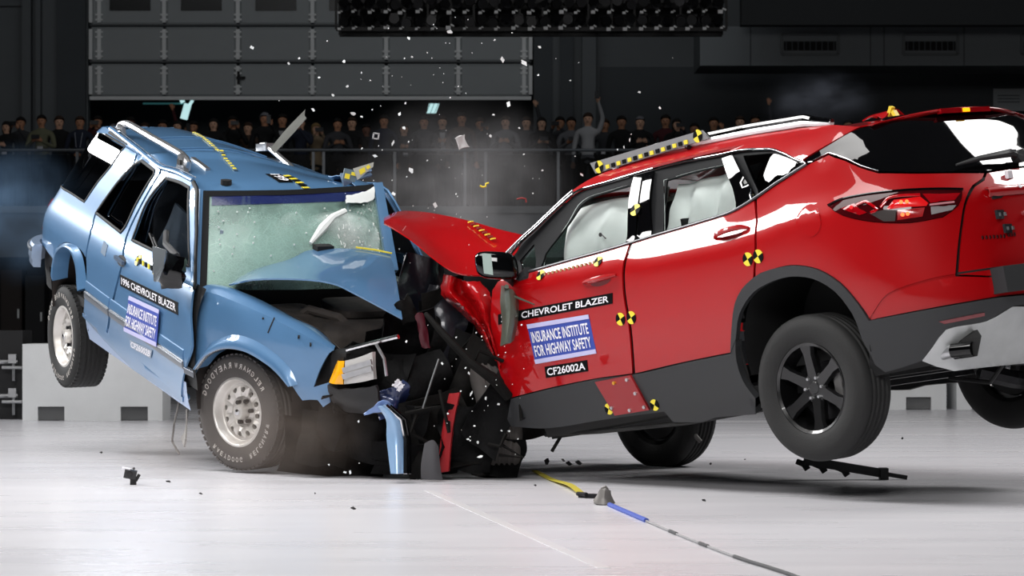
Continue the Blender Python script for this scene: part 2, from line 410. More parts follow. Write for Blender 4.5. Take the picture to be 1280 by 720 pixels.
# ------------------------------------------------------------------ measured outlines (metres, in each car's own frame)
D = {
    'red_front_door': [(-0.89, 1.201, 1), (-1.093, 1.206, 0), (-1.293, 1.21, 0), (-1.519, 1.215, 0), (-1.718, 1.222, 1), (-1.71, 1.131, 0), (-1.687, 1.064, 0), (-1.667, 0.947, 0), (-1.662, 0.761, 0), (-1.636, 0.618, 0), (-1.61, 0.516, 1), (-1.315, 0.53, 0), (-0.94, 0.531, 0), (-0.587, 0.521, 1), (-0.554, 0.566, 0), (-0.528, 0.697, 0), (-0.535, 0.813, 0), (-0.532, 0.964, 0), (-0.575, 1.098, 0), (-0.625, 1.195, 0), (-0.747, 1.207, 1)],
    'red_rear_door': [(-1.736, 1.221, 1), (-1.928, 1.229, 0), (-2.212, 1.239, 0), (-2.489, 1.249, 0), (-2.673, 1.283, 1), (-2.682, 1.21, 0), (-2.705, 1.078, 0), (-2.646, 0.872, 1), (-2.561, 0.835, 0), (-2.489, 0.766, 0), (-2.439, 0.666, 0), (-2.378, 0.52, 1), (-2.023, 0.521, 0), (-1.654, 0.514, 0), (-1.626, 0.515, 1), (-1.651, 0.615, 0), (-1.678, 0.759, 0), (-1.682, 0.945, 0), (-1.702, 1.062, 0), (-1.726, 1.128, 0)],
    'red_quarter_panel': [(-2.689, 1.286, 1), (-2.866, 1.339, 0), (-3.131, 1.393, 1), (-3.314, 1.421, 1), (-3.422, 1.37, 0), (-3.494, 1.315, 0), (-3.57, 1.27, 1), (-3.772, 1.231, 0), (-3.983, 1.205, 0), (-4.14, 1.19, 1), (-4.094, 1.156, 0), (-4.012, 1.126, 0), (-3.937, 1.063, 0), (-3.9, 1.001, 0), (-3.844, 0.86, 0), (-3.786, 0.692, 1), (-3.653, 0.687, 0), (-3.456, 0.652, 0), (-3.338, 0.547, 1), (-3.296, 0.637, 0), (-3.225, 0.753, 0), (-3.105, 0.845, 0), (-2.925, 0.896, 0), (-2.704, 0.892, 0), (-2.656, 0.874, 1), (-2.713, 1.076, 0), (-2.691, 1.208, 0)],
    'red_tail_lamp': [(-3.242, 1.152, 1), (-3.319, 1.169, 0), (-3.454, 1.168, 0), (-3.63, 1.154, 0), (-3.791, 1.134, 0), (-3.942, 1.111, 1), (-3.883, 1.03, 0), (-3.794, 0.984, 1), (-3.641, 0.981, 0), (-3.469, 1.02, 0), (-3.323, 1.083, 0)],
    'red_tailgate': [(-4.151, 1.19, 1), (-4.292, 1.198, 0), (-4.471, 1.205, 0), (-4.471, 0.7, 1), (-4.028, 0.65, 0), (-3.792, 0.686, 1), (-3.852, 0.859, 0), (-3.908, 0.999, 0), (-3.946, 1.062, 0), (-4.018, 1.121, 0), (-4.1, 1.151, 0)],
    'red_rear_bumper': [(-3.783, 0.682, 1), (-3.651, 0.679, 0), (-3.454, 0.644, 0), (-3.342, 0.543, 1), (-3.502, 0.545, 0), (-3.664, 0.547, 0), (-3.817, 0.549, 0), (-3.994, 0.552, 0), (-4.471, 0.535, 1), (-4.471, 0.685, 1), (-4.027, 0.646, 0)],
    'red_rear_cladding': [(-2.377, 0.516, 1), (-2.439, 0.666, 0), (-2.489, 0.766, 0), (-2.561, 0.835, 0), (-2.704, 0.892, 0), (-2.925, 0.896, 0), (-3.105, 0.845, 0), (-3.225, 0.753, 0), (-3.296, 0.637, 0), (-3.337, 0.541, 1), (-3.502, 0.541, 0), (-3.664, 0.543, 0), (-3.817, 0.545, 0), (-3.994, 0.548, 0), (-4.471, 0.53, 1), (-4.471, 0.47, 1), (-4.064, 0.499, 0), (-3.92, 0.447, 0), (-3.714, 0.436, 0), (-3.657, 0.364, 0), (-3.617, 0.303, 1), (-3.521, 0.287, 0), (-3.427, 0.277, 1), (-3.361, 0.321, 1), (-3.32, 0.394, 0), (-3.289, 0.459, 0), (-3.256, 0.59, 0), (-3.186, 0.719, 0), (-3.062, 0.807, 0), (-2.87, 0.844, 0), (-2.647, 0.808, 0), (-2.509, 0.711, 0), (-2.443, 0.588, 1)],
    'red_diffuser': [(-4.064, 0.497, 1), (-3.92, 0.445, 0), (-3.714, 0.434, 0), (-3.658, 0.36, 0), (-3.622, 0.302, 1), (-3.803, 0.222, 1), (-4.471, 0.2, 1), (-4.471, 0.46, 1)],
    'red_sill_cladding': [(-0.586, 0.519, 1), (-0.939, 0.529, 0), (-1.314, 0.529, 0), (-1.654, 0.512, 0), (-2.022, 0.519, 0), (-2.378, 0.518, 1), (-2.438, 0.581, 1), (-2.407, 0.477, 0), (-2.412, 0.368, 0), (-2.461, 0.265, 1), (-2.411, 0.183, 1), (-2.13, 0.203, 0), (-2.013, 0.194, 0), (-1.806, 0.22, 1), (-1.775, 0.284, 1), (-1.319, 0.301, 0), (-0.81, 0.314, 0), (-0.479, 0.371, 1)],
    'red_sill_plate': [(-1.323, 0.516, 1), (-1.609, 0.514, 1), (-1.68, 0.31, 1), (-1.405, 0.315, 1)],
    'red_reflector': [(-3.676, 0.479, 1), (-3.899, 0.489, 1), (-3.902, 0.472, 1), (-3.704, 0.463, 1)],
    'red_window_surround': [(-0.743, 1.216, 1), (-0.676, 1.331, 1), (-0.762, 1.398, 0), (-0.871, 1.452, 0), (-1.013, 1.535, 0), (-1.141, 1.597, 0), (-1.213, 1.61, 0), (-1.41, 1.613, 0), (-1.591, 1.614, 0), (-1.917, 1.616, 0), (-2.279, 1.591, 0), (-2.469, 1.577, 0), (-2.641, 1.55, 0), (-2.768, 1.524, 0), (-2.905, 1.464, 0), (-3.11, 1.4, 1), (-2.866, 1.351, 0), (-2.693, 1.3, 0), (-2.488, 1.257, 0), (-2.209, 1.245, 0), (-1.926, 1.236, 0), (-1.716, 1.226, 0), (-1.29, 1.217, 0), (-0.927, 1.211, 0)],
    'red_front_pane': [(-0.94, 1.213, 1), (-0.96, 1.292, 0), (-1.038, 1.359, 0), (-1.135, 1.441, 0), (-1.213, 1.525, 0), (-1.296, 1.555, 0), (-1.439, 1.559, 0), (-1.613, 1.562, 1), (-1.644, 1.23, 1), (-1.341, 1.221, 0)],
    'red_sail_pane': [(-0.778, 1.233, 1), (-0.736, 1.294, 1), (-0.849, 1.37, 1), (-0.902, 1.222, 1)],
    'red_rear_pane': [(-1.912, 1.242, 1), (-1.904, 1.371, 0), (-1.888, 1.535, 1), (-2.124, 1.539, 0), (-2.376, 1.527, 1), (-2.463, 1.383, 0), (-2.487, 1.262, 1), (-2.207, 1.25, 0)],
    'red_quarter_pane': [(-2.693, 1.309, 1), (-2.581, 1.437, 0), (-2.484, 1.553, 1), (-2.774, 1.51, 0), (-2.884, 1.468, 0), (-3.055, 1.409, 1), (-2.866, 1.359, 0)],
    'red_pillar_cover_a': [(-1.631, 1.602, 1), (-1.699, 1.606, 1), (-1.719, 1.445, 0), (-1.713, 1.227, 1), (-1.655, 1.226, 1), (-1.645, 1.428, 0)],
    'red_pillar_cover_b': [(-1.715, 1.605, 1), (-1.781, 1.606, 1), (-1.803, 1.442, 0), (-1.841, 1.232, 1), (-1.728, 1.226, 1), (-1.732, 1.443, 0)],
    'red_pillar_cover_c': [(-2.323, 1.567, 1), (-2.406, 1.57, 1), (-2.66, 1.298, 1), (-2.497, 1.262, 1), (-2.453, 1.385, 0)],
    'red_roof_side': [(-0.675, 1.336, 1), (-0.761, 1.403, 0), (-0.869, 1.457, 0), (-1.011, 1.54, 0), (-1.13, 1.603, 0), (-1.194, 1.618, 0), (-1.405, 1.621, 0), (-1.579, 1.623, 0), (-1.914, 1.621, 0), (-2.277, 1.595, 0), (-2.465, 1.584, 0), (-2.638, 1.557, 0), (-2.765, 1.53, 0), (-2.923, 1.466, 0), (-3.079, 1.412, 1), (-3.079, 1.429, 1), (-3.346, 1.482, 0), (-3.546, 1.531, 0), (-3.582, 1.536, 1), (-3.339, 1.582, 0), (-2.89, 1.614, 0), (-2.507, 1.654, 0), (-2.209, 1.679, 0), (-1.824, 1.707, 0), (-1.489, 1.711, 0), (-1.362, 1.692, 0), (-1.209, 1.668, 0), (-1.095, 1.623, 0), (-0.976, 1.542, 0), (-0.832, 1.463, 0), (-0.743, 1.415, 0), (-0.66, 1.361, 1)],
    'red_rear_glass': [(-3.141, 1.402, 1), (-3.316, 1.429, 1), (-3.428, 1.38, 0), (-3.499, 1.323, 0), (-3.575, 1.278, 1), (-3.777, 1.239, 0), (-3.99, 1.213, 0), (-4.158, 1.203, 0), (-4.306, 1.209, 0), (-4.471, 1.215, 0), (-4.471, 1.585, 1), (-4.0, 1.58, 0), (-3.75, 1.572, 0), (-3.789, 1.541, 0), (-3.545, 1.53, 0), (-3.345, 1.48, 0), (-3.096, 1.427, 1)],
    'red_belt_trim': [(-0.888, 1.206, 0), (-1.091, 1.21, 0), (-1.291, 1.214, 0), (-1.519, 1.217, 0), (-1.717, 1.224, 0), (-1.927, 1.234, 0), (-2.21, 1.242, 0), (-2.488, 1.253, 0), (-2.693, 1.296, 0), (-2.866, 1.347, 0), (-3.132, 1.397, 0)],
    'red_top_trim': [(-0.676, 1.331, 0), (-0.762, 1.398, 0), (-0.87, 1.454, 0), (-1.012, 1.537, 0), (-1.132, 1.601, 0), (-1.196, 1.615, 0), (-1.408, 1.615, 0), (-1.582, 1.618, 0), (-1.916, 1.618, 0), (-2.278, 1.593, 0), (-2.467, 1.581, 0), (-2.64, 1.553, 0), (-2.766, 1.527, 0), (-2.924, 1.464, 0), (-3.132, 1.397, 0)],
    'red_apillar': [(-0.637, 1.342, 0), (-0.758, 1.413, 0), (-0.866, 1.466, 0), (-1.007, 1.549, 0), (-1.119, 1.618, 0)],
    'red_rail': [(-1.374, 1.698, 0), (-1.482, 1.717, 0), (-1.821, 1.71, 0), (-2.203, 1.684, 0), (-2.501, 1.661, 0), (-2.88, 1.625, 0), (-3.336, 1.597, 0)],
    'red_handle_f': [(-1.402, 1.054, 0), (-1.607, 1.058, 0)],
    'red_handle_r': [(-2.424, 1.118, 0), (-2.614, 1.137, 0)],
    'red_fuel': [(-3.102, 1.1, 0)],
    'red_name_decal': [(-0.616, 1.007, 1), (-1.586, 0.974, 1), (-1.571, 0.916, 1), (-0.601, 0.948, 1)],
    'red_inst_decal': [(-0.848, 0.912, 1), (-1.366, 0.888, 1), (-1.369, 0.668, 1), (-0.858, 0.682, 1)],
    'red_num_decal': [(-0.926, 0.656, 1), (-1.281, 0.643, 1), (-1.27, 0.581, 1), (-0.917, 0.592, 1)],
    'red_targets': [(-1.713, 1.403, 0), (-1.611, 0.823, 0), (-1.697, 0.818, 0), (-2.633, 0.98, 0), (-2.709, 0.982, 0), (-1.363, 0.355, 0), (-1.721, 0.329, 0), (-1.016, 1.168, 0), (-1.496, 1.163, 0)],
    'red_glassline': [(-3.499, 1.323, 0), (-3.575, 1.278, 0), (-3.777, 1.239, 0), (-3.99, 1.213, 0), (-4.158, 1.203, 0), (-4.306, 1.209, 0)],
    'red_lens_main': [(-3.55, 1.074, 1), (-3.598, 1.11, 1), (-3.72, 1.104, 1), (-3.742, 1.065, 1), (-3.73, 1.053, 1), (-3.556, 1.069, 1)],
    'red_lens_grey': [(-3.461, 1.069, 1), (-3.534, 1.071, 1), (-3.589, 1.056, 1), (-3.571, 1.005, 1), (-3.519, 1.014, 1)],
    'red_lens_low': [(-3.595, 1.058, 1), (-3.721, 1.047, 1), (-3.699, 1.004, 1), (-3.583, 1.007, 1)],
    'red_lens_reverse': [(-3.748, 1.046, 1), (-3.871, 1.035, 1), (-3.846, 1.014, 1), (-3.741, 1.006, 1)],
    'red_lens_upper': [(-3.738, 1.116, 1), (-3.917, 1.092, 1), (-3.872, 1.061, 1), (-3.753, 1.065, 1)],
    'red_lens_left': [(-3.325, 1.121, 1), (-3.399, 1.132, 1), (-3.45, 1.074, 1), (-3.411, 1.069, 1)],
    'red_chev_a': [(-3.412, 1.119, 0), (-3.464, 1.127, 0), (-3.505, 1.079, 0), (-3.47, 1.07, 0)],
    'red_chev_b': [(-3.524, 1.086, 0), (-3.584, 1.124, 0), (-3.724, 1.112, 0)],
    'red_lamp_line': [(-3.746, 1.055, 0), (-3.864, 1.051, 0)],
    'red_bulbs': [(-3.624, 1.09, 0), (-3.65, 1.087, 0), (-3.613, 1.029, 0), (-3.636, 1.029, 0), (-3.388, 1.113, 0)],
    'red_lampline': [(-3.369, 1.108, 0), (-3.49, 1.113, 0), (-3.589, 1.062, 0), (-3.678, 1.096, 0), (-3.888, 1.078, 0)],
    'red_gatebits': [(-4.049, 0.892, 0), (-4.052, 0.817, 0), (-3.87, 0.786, 0), (-4.022, 0.771, 0), (-4.012, 1.055, 0), (-4.307, 1.049, 0)],
    'blue_quarter_panel': [(-2.653, 1.626, 1), (-2.047, 1.593, 1), (-1.993, 1.508, 0), (-2.163, 1.345, 0), (-2.351, 1.117, 0), (-2.296, 0.967, 0), (-2.293, 0.833, 1), (-2.362, 0.856, 0), (-2.464, 0.868, 0), (-2.696, 0.853, 0), (-2.875, 0.783, 0), (-2.946, 0.677, 1), (-3.15, 0.72, 1), (-3.95, 0.6, 1), (-3.95, 1.1, 0), (-3.95, 1.6, 1), (-2.8, 1.628, 1)],
    'blue_rear_door': [(-2.012, 1.588, 1), (-1.565, 1.566, 1), (-1.53, 1.539, 0), (-1.638, 1.312, 0), (-1.712, 1.084, 0), (-1.621, 0.931, 0), (-1.711, 0.728, 0), (-1.807, 0.552, 0), (-1.942, 0.359, 1), (-2.163, 0.4, 0), (-2.365, 0.446, 1), (-2.28, 0.602, 0), (-2.267, 0.714, 0), (-2.285, 0.834, 1), (-2.275, 0.971, 0), (-2.331, 1.121, 0), (-2.143, 1.348, 0), (-1.974, 1.511, 0)],
    'blue_front_door': [(-1.532, 1.564, 1), (-1.283, 1.583, 0), (-1.03, 1.584, 1), (-0.89, 1.535, 0), (-0.684, 1.326, 0), (-0.552, 1.156, 0), (-0.404, 1.006, 0), (-0.301, 0.704, 0), (-0.354, 0.597, 0), (-0.474, 0.467, 0), (-0.545, 0.322, 1), (-1.405, 0.312, 0), (-1.927, 0.357, 1), (-1.782, 0.558, 0), (-1.688, 0.733, 0), (-1.601, 0.935, 0), (-1.693, 1.088, 0), (-1.619, 1.316, 0), (-1.512, 1.542, 0)],
    'blue_qpane': [(-2.677, 1.592, 1), (-2.256, 1.583, 1), (-2.33, 1.448, 0), (-2.474, 1.303, 0), (-2.596, 1.148, 1), (-2.942, 1.154, 0), (-3.277, 1.148, 0), (-3.45, 1.18, 1), (-3.45, 1.4, 0), (-3.45, 1.57, 1)],
    'blue_rear_pane': [(-2.335, 1.125, 1), (-1.817, 1.097, 1), (-1.771, 1.145, 0), (-1.706, 1.32, 0), (-1.602, 1.515, 1), (-1.623, 1.537, 1), (-1.886, 1.553, 1), (-1.977, 1.508, 0), (-2.15, 1.347, 0)],
    'blue_front_pane': [(-1.597, 1.092, 1), (-1.588, 1.161, 0), (-1.558, 1.338, 0), (-1.405, 1.528, 1), (-1.168, 1.543, 0), (-1.003, 1.541, 1), (-0.731, 1.267, 0), (-0.598, 1.131, 1), (-1.096, 1.107, 0)],
    'blue_molding': [(-2.266, 0.616, 0), (-2.054, 0.609, 0), (-1.799, 0.602, 0)],
    'blue_molding_f': [(-1.767, 0.602, 0), (-1.413, 0.598, 0), (-0.84, 0.586, 0), (-0.434, 0.583, 0)],
    'blue_apillar': [(-0.986, 1.577, 0), (-0.857, 1.541, 0), (-0.649, 1.333, 0), (-0.517, 1.163, 0), (-0.404, 1.03, 0)],
    'blue_rocker': [(-2.384, 0.436, 1), (-1.793, 0.411, 0), (-1.34, 0.381, 0), (-0.528, 0.326, 1), (-0.554, 0.288, 1), (-1.454, 0.268, 0), (-1.845, 0.323, 0), (-2.389, 0.413, 1)],
    'blue_rear_flare_o': [(-2.943, 0.661, 0), (-2.921, 0.745, 0), (-2.827, 0.809, 0), (-2.679, 0.854, 0), (-2.482, 0.87, 0), (-2.359, 0.83, 0), (-2.275, 0.712, 0), (-2.254, 0.635, 0)],
    'blue_rear_flare_i': [(-2.873, 0.554, 0), (-2.863, 0.668, 0), (-2.822, 0.755, 0), (-2.676, 0.824, 0), (-2.524, 0.823, 0), (-2.418, 0.752, 0), (-2.368, 0.632, 0), (-2.345, 0.594, 0)],
    'blue_name_decal': [(-1.61, 0.866, 1), (-0.577, 0.913, 1), (-0.55, 0.84, 1), (-1.601, 0.794, 1)],
    'blue_inst_decal': [(-1.387, 0.776, 1), (-0.841, 0.809, 1), (-0.864, 0.57, 1), (-1.479, 0.528, 1)],
    'blue_num_decal': [(-1.417, 0.479, 1), (-0.996, 0.512, 1), (-1.044, 0.451, 1), (-1.42, 0.431, 1)],
    'blue_targets': [(-1.373, 1.009, 0), (-1.063, 1.018, 0), (-0.915, 1.014, 0)],
    'blue_handle': [(-1.634, 0.949, 0), (-1.502, 0.936, 0)],
    'blue_mirror': [(-0.959, 1.085, 0)],
    'blue_drip': [(-2.663, 1.63, 0), (-2.056, 1.597, 0), (-1.554, 1.568, 0), (-1.283, 1.583, 0), (-1.002, 1.584, 0)],
    'fro_fender': [(-0.458, 1.04, 1), (-0.312, 1.045, 0), (-0.085, 1.025, 0), (0.131, 0.997, 0), (0.32, 0.964, 0), (0.556, 0.908, 0), (0.685, 0.877, 1), (0.655, 0.849, 0), (0.599, 0.735, 0), (0.569, 0.635, 1), (0.432, 0.607, 1), (0.413, 0.622, 0), (0.248, 0.715, 0), (0.064, 0.763, 0), (-0.126, 0.75, 0), (-0.274, 0.678, 0), (-0.364, 0.578, 1), (-0.393, 0.537, 1), (-0.401, 0.724, 0)],
    'fro_flare_o': [(-0.378, 0.59, 0), (-0.272, 0.742, 0), (-0.077, 0.837, 0), (0.111, 0.836, 0), (0.295, 0.777, 0), (0.405, 0.707, 0), (0.459, 0.63, 0)],
    'fro_flare_i': [(-0.364, 0.578, 0), (-0.274, 0.678, 0), (-0.126, 0.748, 0), (0.064, 0.761, 0), (0.249, 0.713, 0), (0.333, 0.67, 0), (0.414, 0.613, 0)],
    'fro_molding': [(-0.478, 0.581, 0), (-0.392, 0.567, 0)],
    'fro_crest': [(-0.458, 1.04, 0), (-0.312, 1.045, 0), (-0.085, 1.025, 0), (0.131, 0.997, 0), (0.32, 0.964, 0), (0.556, 0.908, 0), (0.685, 0.877, 0)],
    'fro_lower': [(0.432, 0.607, 1), (0.569, 0.635, 1), (0.667, 0.679, 1), (0.683, 0.563, 1), (0.633, 0.525, 0), (0.599, 0.563, 0), (0.494, 0.542, 1)],
}
NET = {
    'red_hood': [[(0.561, 0.704, 1.782), (0.572, 0.568, 1.812), (0.477, 0.458, 1.783), (0.309, 0.415, 1.724), (0.144, 0.373, 1.657), (-0.025, 0.326, 1.578), (-0.197, 0.277, 1.505)], [(0.412, 0.835, 1.752), (0.316, 0.801, 1.742), (0.233, 0.702, 1.687), (0.105, 0.626, 1.615), (-0.017, 0.558, 1.545), (-0.145, 0.483, 1.483), (-0.321, 0.432, 1.439)], [(0.299, 0.931, 1.722), (0.138, 0.97, 1.67), (0.029, 0.915, 1.584), (-0.091, 0.844, 1.471), (-0.203, 0.786, 1.39), (-0.329, 0.715, 1.344), (-0.472, 0.63, 1.343)], [(0.224, 0.995, 1.697), (0.03, 1.071, 1.627), (-0.108, 1.057, 1.525), (-0.252, 1.032, 1.388), (-0.355, 0.983, 1.296), (-0.449, 0.873, 1.259), (-0.586, 0.794, 1.249)]],
    'red_fender': [[(-0.11, 0.884, 1.326), (-0.29, 0.979, 1.288), (-0.279, 0.914, 1.266), (-0.421, 0.978, 1.233), (-0.431, 0.89, 1.225)], [(-0.123, 0.933, 1.203), (-0.309, 1.023, 1.189), (-0.259, 0.899, 1.192), (-0.469, 0.993, 1.179), (-0.517, 0.906, 1.146)], [(-0.164, 0.876, 1.106), (-0.379, 1.012, 1.106), (-0.317, 0.886, 1.11), (-0.527, 0.995, 1.085), (-0.528, 0.915, 1.055)], [(-0.231, 0.871, 1.042), (-0.402, 0.979, 1.038), (-0.355, 0.88, 1.023), (-0.529, 0.984, 1.0), (-0.513, 0.922, 0.964)], [(-0.263, 0.827, 0.967), (-0.433, 0.936, 0.954), (-0.388, 0.864, 0.941), (-0.558, 0.986, 0.906), (-0.508, 0.919, 0.871)], [(-0.32, 0.828, 0.868), (-0.468, 0.932, 0.854), (-0.418, 0.866, 0.847), (-0.56, 0.976, 0.821), (-0.524, 0.924, 0.798)], [(-0.377, 0.829, 0.769), (-0.458, 0.889, 0.758), (-0.439, 0.863, 0.744), (-0.565, 0.959, 0.716), (-0.53, 0.921, 0.694)]],
    'blue_hood': [[(-0.386, -0.597, 1.067), (-0.52, -0.385, 1.127), (-0.542, -0.183, 1.183), (-0.427, -0.044, 1.254), (-0.321, 0.165, 1.276), (-0.206, 0.374, 1.26)], [(-0.361, -0.613, 1.071), (-0.288, -0.481, 1.155), (-0.248, -0.275, 1.202), (-0.122, -0.127, 1.25), (0.025, 0.045, 1.257), (0.187, 0.227, 1.228)], [(-0.344, -0.624, 1.072), (-0.101, -0.557, 1.172), (0.051, -0.36, 1.219), (0.182, -0.211, 1.243), (0.365, -0.09, 1.236), (0.583, 0.074, 1.173)], [(-0.325, -0.632, 1.072), (-0.006, -0.595, 1.176), (0.256, -0.406, 1.228), (0.407, -0.273, 1.231), (0.554, -0.187, 1.196), (0.795, 0.001, 1.099)]],
    'trim_shard': [[(-0.739, 0.989, 1.157), (-0.72, 1.002, 1.064), (-0.708, 1.003, 0.945), (-0.68, 1.021, 0.816)], [(-0.835, 1.03, 1.13), (-0.828, 1.029, 1.048), (-0.808, 1.041, 0.942), (-0.776, 1.064, 0.82)], [(-0.809, 0.979, 1.089), (-0.81, 0.973, 1.038), (-0.791, 0.984, 0.94), (-0.76, 1.009, 0.84)]],
}
FREE = {
    'fender_inner': [(-0.413, -0.653, 1.053), (-0.28, -0.618, 1.061), (-0.035, -0.503, 1.024), (0.148, -0.401, 0.969), (0.324, -0.304, 0.934), (0.485, -0.256, 0.854)],
    'headlamp': [(0.687, -0.793, 0.685), (0.703, -0.75, 0.817), (0.781, -0.773, 0.828), (0.799, -0.788, 0.694), (0.994, -0.771, 0.919), (1.027, -0.777, 0.766)],
    'grille_bar': [(0.783, -0.758, 0.893), (0.985, -0.768, 0.968), (1.159, -0.737, 1.034)],
    'grille_leg': [(1.037, -0.788, 0.974), (1.099, -0.779, 0.901), (1.126, -0.777, 0.803)],
    'front_hub': [(-0.006, -0.659, 0.329)],
    'front_axis': [(0.133, -0.665, 0.361)],
    'roof_rail': [(-2.643, -0.55, 1.625), (-2.585, -0.55, 1.672), (-2.445, -0.55, 1.701), (-1.98, -0.55, 1.688), (-1.607, -0.55, 1.679), (-1.418, -0.55, 1.671), (-1.314, -0.55, 1.643), (-1.335, -0.55, 1.593)],
    'rail_foot_r': [(-2.595, -0.55, 1.627), (-2.423, -0.55, 1.651)],
    'rail_foot_f': [(-1.509, -0.55, 1.598), (-1.393, -0.55, 1.593)],
    'far_rail': [(-2.648, 0.5, 1.515), (-2.578, 0.5, 1.533), (-2.358, 0.5, 1.499), (-2.141, 0.5, 1.466), (-2.012, 0.5, 1.435)],
    'wind': [(-0.874, -0.6, 1.537), (-0.817, -0.337, 1.544), (-0.794, -0.052, 1.55), (-0.808, 0.252, 1.559), (-0.85, 0.547, 1.568), (-0.46, -0.753, 1.031), (-0.374, -0.485, 1.027), (-0.332, -0.187, 1.027), (-0.334, 0.134, 1.027), (-0.341, 0.461, 1.057)],
    'roof_board': [(-1.209, 0.6, 1.76), (-2.116, 0.6, 1.761), (-2.165, 0.6, 1.706), (-1.24, 0.6, 1.693)],
    'roof_lump': [(-2.812, 0.0, 1.665), (-3.008, 0.0, 1.693)],
    'spoil_test': [(-3.29, 0.66, 1.538), (-3.445, 0.6, 1.533), (-3.412, 0.2, 1.561), (-3.417, 0.2, 1.581), (-3.3, -0.35, 1.576), (-3.226, -0.62, 1.526), (-3.241, -0.55, 1.591), (-3.423, 0.6, 1.533)],
    'mirror_red': [(-0.691, 1.132, 1.296), (-0.849, 0.95, 1.247), (-0.78, 1.038, 1.353), (-0.761, 1.044, 1.19)],
    'roof_lines': [(-3.458, 0.3, 1.445), (-0.991, -0.3, 1.643), (-1.258, 0.2, 1.512), (-1.369, 0.15, 1.544)],
    'blue_strip': [(1.081, -0.333, 0.621), (1.117, -0.243, 0.673), (1.163, -0.189, 0.602), (1.197, -0.177, 0.489), (1.285, -0.2, 0.316)],
    'red_strip': [(-0.318, 1.105, 0.601), (-0.28, 1.136, 0.478), (-0.239, 1.166, 0.322), (-0.205, 1.189, 0.164)],
    'exhaust': [(-3.358, 0.598, 0.301), (-3.568, 0.666, 0.313), (-3.663, 0.665, 0.319), (-3.748, 0.644, 0.313)],
    'exhaust_void': [(-3.643, 0.671, 0.307), (-3.695, 0.648, 0.366), (-3.765, 0.604, 0.404), (-3.786, 0.607, 0.369), (-3.751, 0.622, 0.274), (-3.673, 0.664, 0.277)],
}
RED_POSE = ((131.0, 9.0, -4.5), (0.3942, 17.1304, -0.0576))
CAB_POSE = ((-62.197, 12.804, 1.907), (-1.078, 17.117, 0.038))
FRONT_R = [[0.93151, -0.36167, -0.03865], [0.36267, 0.93163, 0.02304], [0.02767, -0.03548, 0.99899]]
FRONT_T = [-0.2792, 0.1139, -0.0416]

# ------------------------------------------------------------------ the hall
def floor_material():
    m = bpy.data.materials.new('white_floor_coating'); m.use_nodes = True; nt = m.node_tree; b = nt.nodes['Principled BSDF']; L = nt.links.new
    tc = nt.nodes.new('ShaderNodeTexCoord'); mp = nt.nodes.new('ShaderNodeMapping'); mp.inputs['Scale'].default_value = (.5, 2.2, 1)
    n = nt.nodes.new('ShaderNodeTexNoise'); n.inputs['Scale'].default_value = 1.4; n.inputs['Detail'].default_value = 6
    L(tc.outputs['Object'], mp.inputs[0]); L(mp.outputs[0], n.inputs['Vector'])
    r = nt.nodes.new('ShaderNodeValToRGB'); r.color_ramp.elements[0].position = .35; r.color_ramp.elements[1].position = .65
    r.color_ramp.elements[0].color = (*lin('d0cfd4'), 1); r.color_ramp.elements[1].color = (*lin('d7d6da'), 1)
    L(n.outputs['Fac'], r.inputs[0]); L(r.outputs[0], b.inputs['Base Color'])
    r2 = nt.nodes.new('ShaderNodeMapRange'); r2.inputs[3].default_value = .24; r2.inputs[4].default_value = .32; b.inputs['Specular IOR Level'].default_value = .35
    L(n.outputs['Fac'], r2.inputs[0]); L(r2.outputs[0], b.inputs['Roughness'])
    return m
FLOOR = floor_material()
DARK_WALL = mat('dark_wall_paint', '6c7073', .8, noise=.06, nscale=.8)
DARKER_WALL = mat('darker_wall_paint', '4f5357', .8, noise=.06, nscale=.8)
DOOR_PANEL = mat('insulated_door_panel', 'a2a6a8', .6, noise=.03, nscale=2)
GALV = mat('galvanised_steel', 'f2f3f3', .5, 0)
BLOCK = mat('painted_concrete', 'e6e8e9', .75, noise=.04, nscale=4, bump=.1)
RAILM = mat('grey_rail_metal', '6b6e72', .4, .6)
FASCIA = mat('fascia_grey', '7d8082', .7)
LIT_PANEL = mat('lit_ceiling_panel', 'c4eef0', .5, emit=.9)
def sbox(name, x, y, z, m, kind='structure', parent=None, **props):
    mb = MB(); mb.box(((x[0]+x[1])/2, (y[0]+y[1])/2, (z[0]+z[1])/2), (x[1]-x[0], y[1]-y[0], z[1]-z[0]))
    o = mb.build(name, m, parent, smooth=False, **props)
    if kind and parent is None: o['kind'] = kind
    return o
WD = 56.0; WS = WD/3500          # the back wall and metres per photo pixel on it
wx = lambda px, d=WD: (px-640)*d/3500
wz = lambda py, d=WD: CAM_H+(390-py)*d/3500
fl = sbox('floor', (-22, 24), (-4, 62), (-.2, 0), FLOOR)
for a, b, wd_ in [((-.45, 15.2), (.35, 10.6), .05), ((-.55, 14.4), (-1.3, 14.38), .03)]:
    mb = MB(); mb.bar((*a, .0008), (*b, .0008), wd_, .0016); mb.build('floor_line', mat('floor_line_paint', 'd9d8da', .3), fl, smooth=False)
for y in (25.0, 22.3, 19.6):
    mb = MB(); mb.bar((1.2, y-.2, .0008), (9, y, .0008), .03, .0016); mb.build('floor_line', MATS['floor_line_paint'], fl, smooth=False)
sbox('ceiling', (-22, 24), (-4, 62), (12.5, 12.7), DARKER_WALL)
sbox('wall_left', (-22.2, -22), (-4, 62), (0, 12.5), DARKER_WALL)
sbox('wall_right', (24, 24.2), (-4, 62), (0, 12.5), DARKER_WALL)
sbox('wall_front', (-22, 24), (-4.2, -4), (0, 12.5), DARKER_WALL)
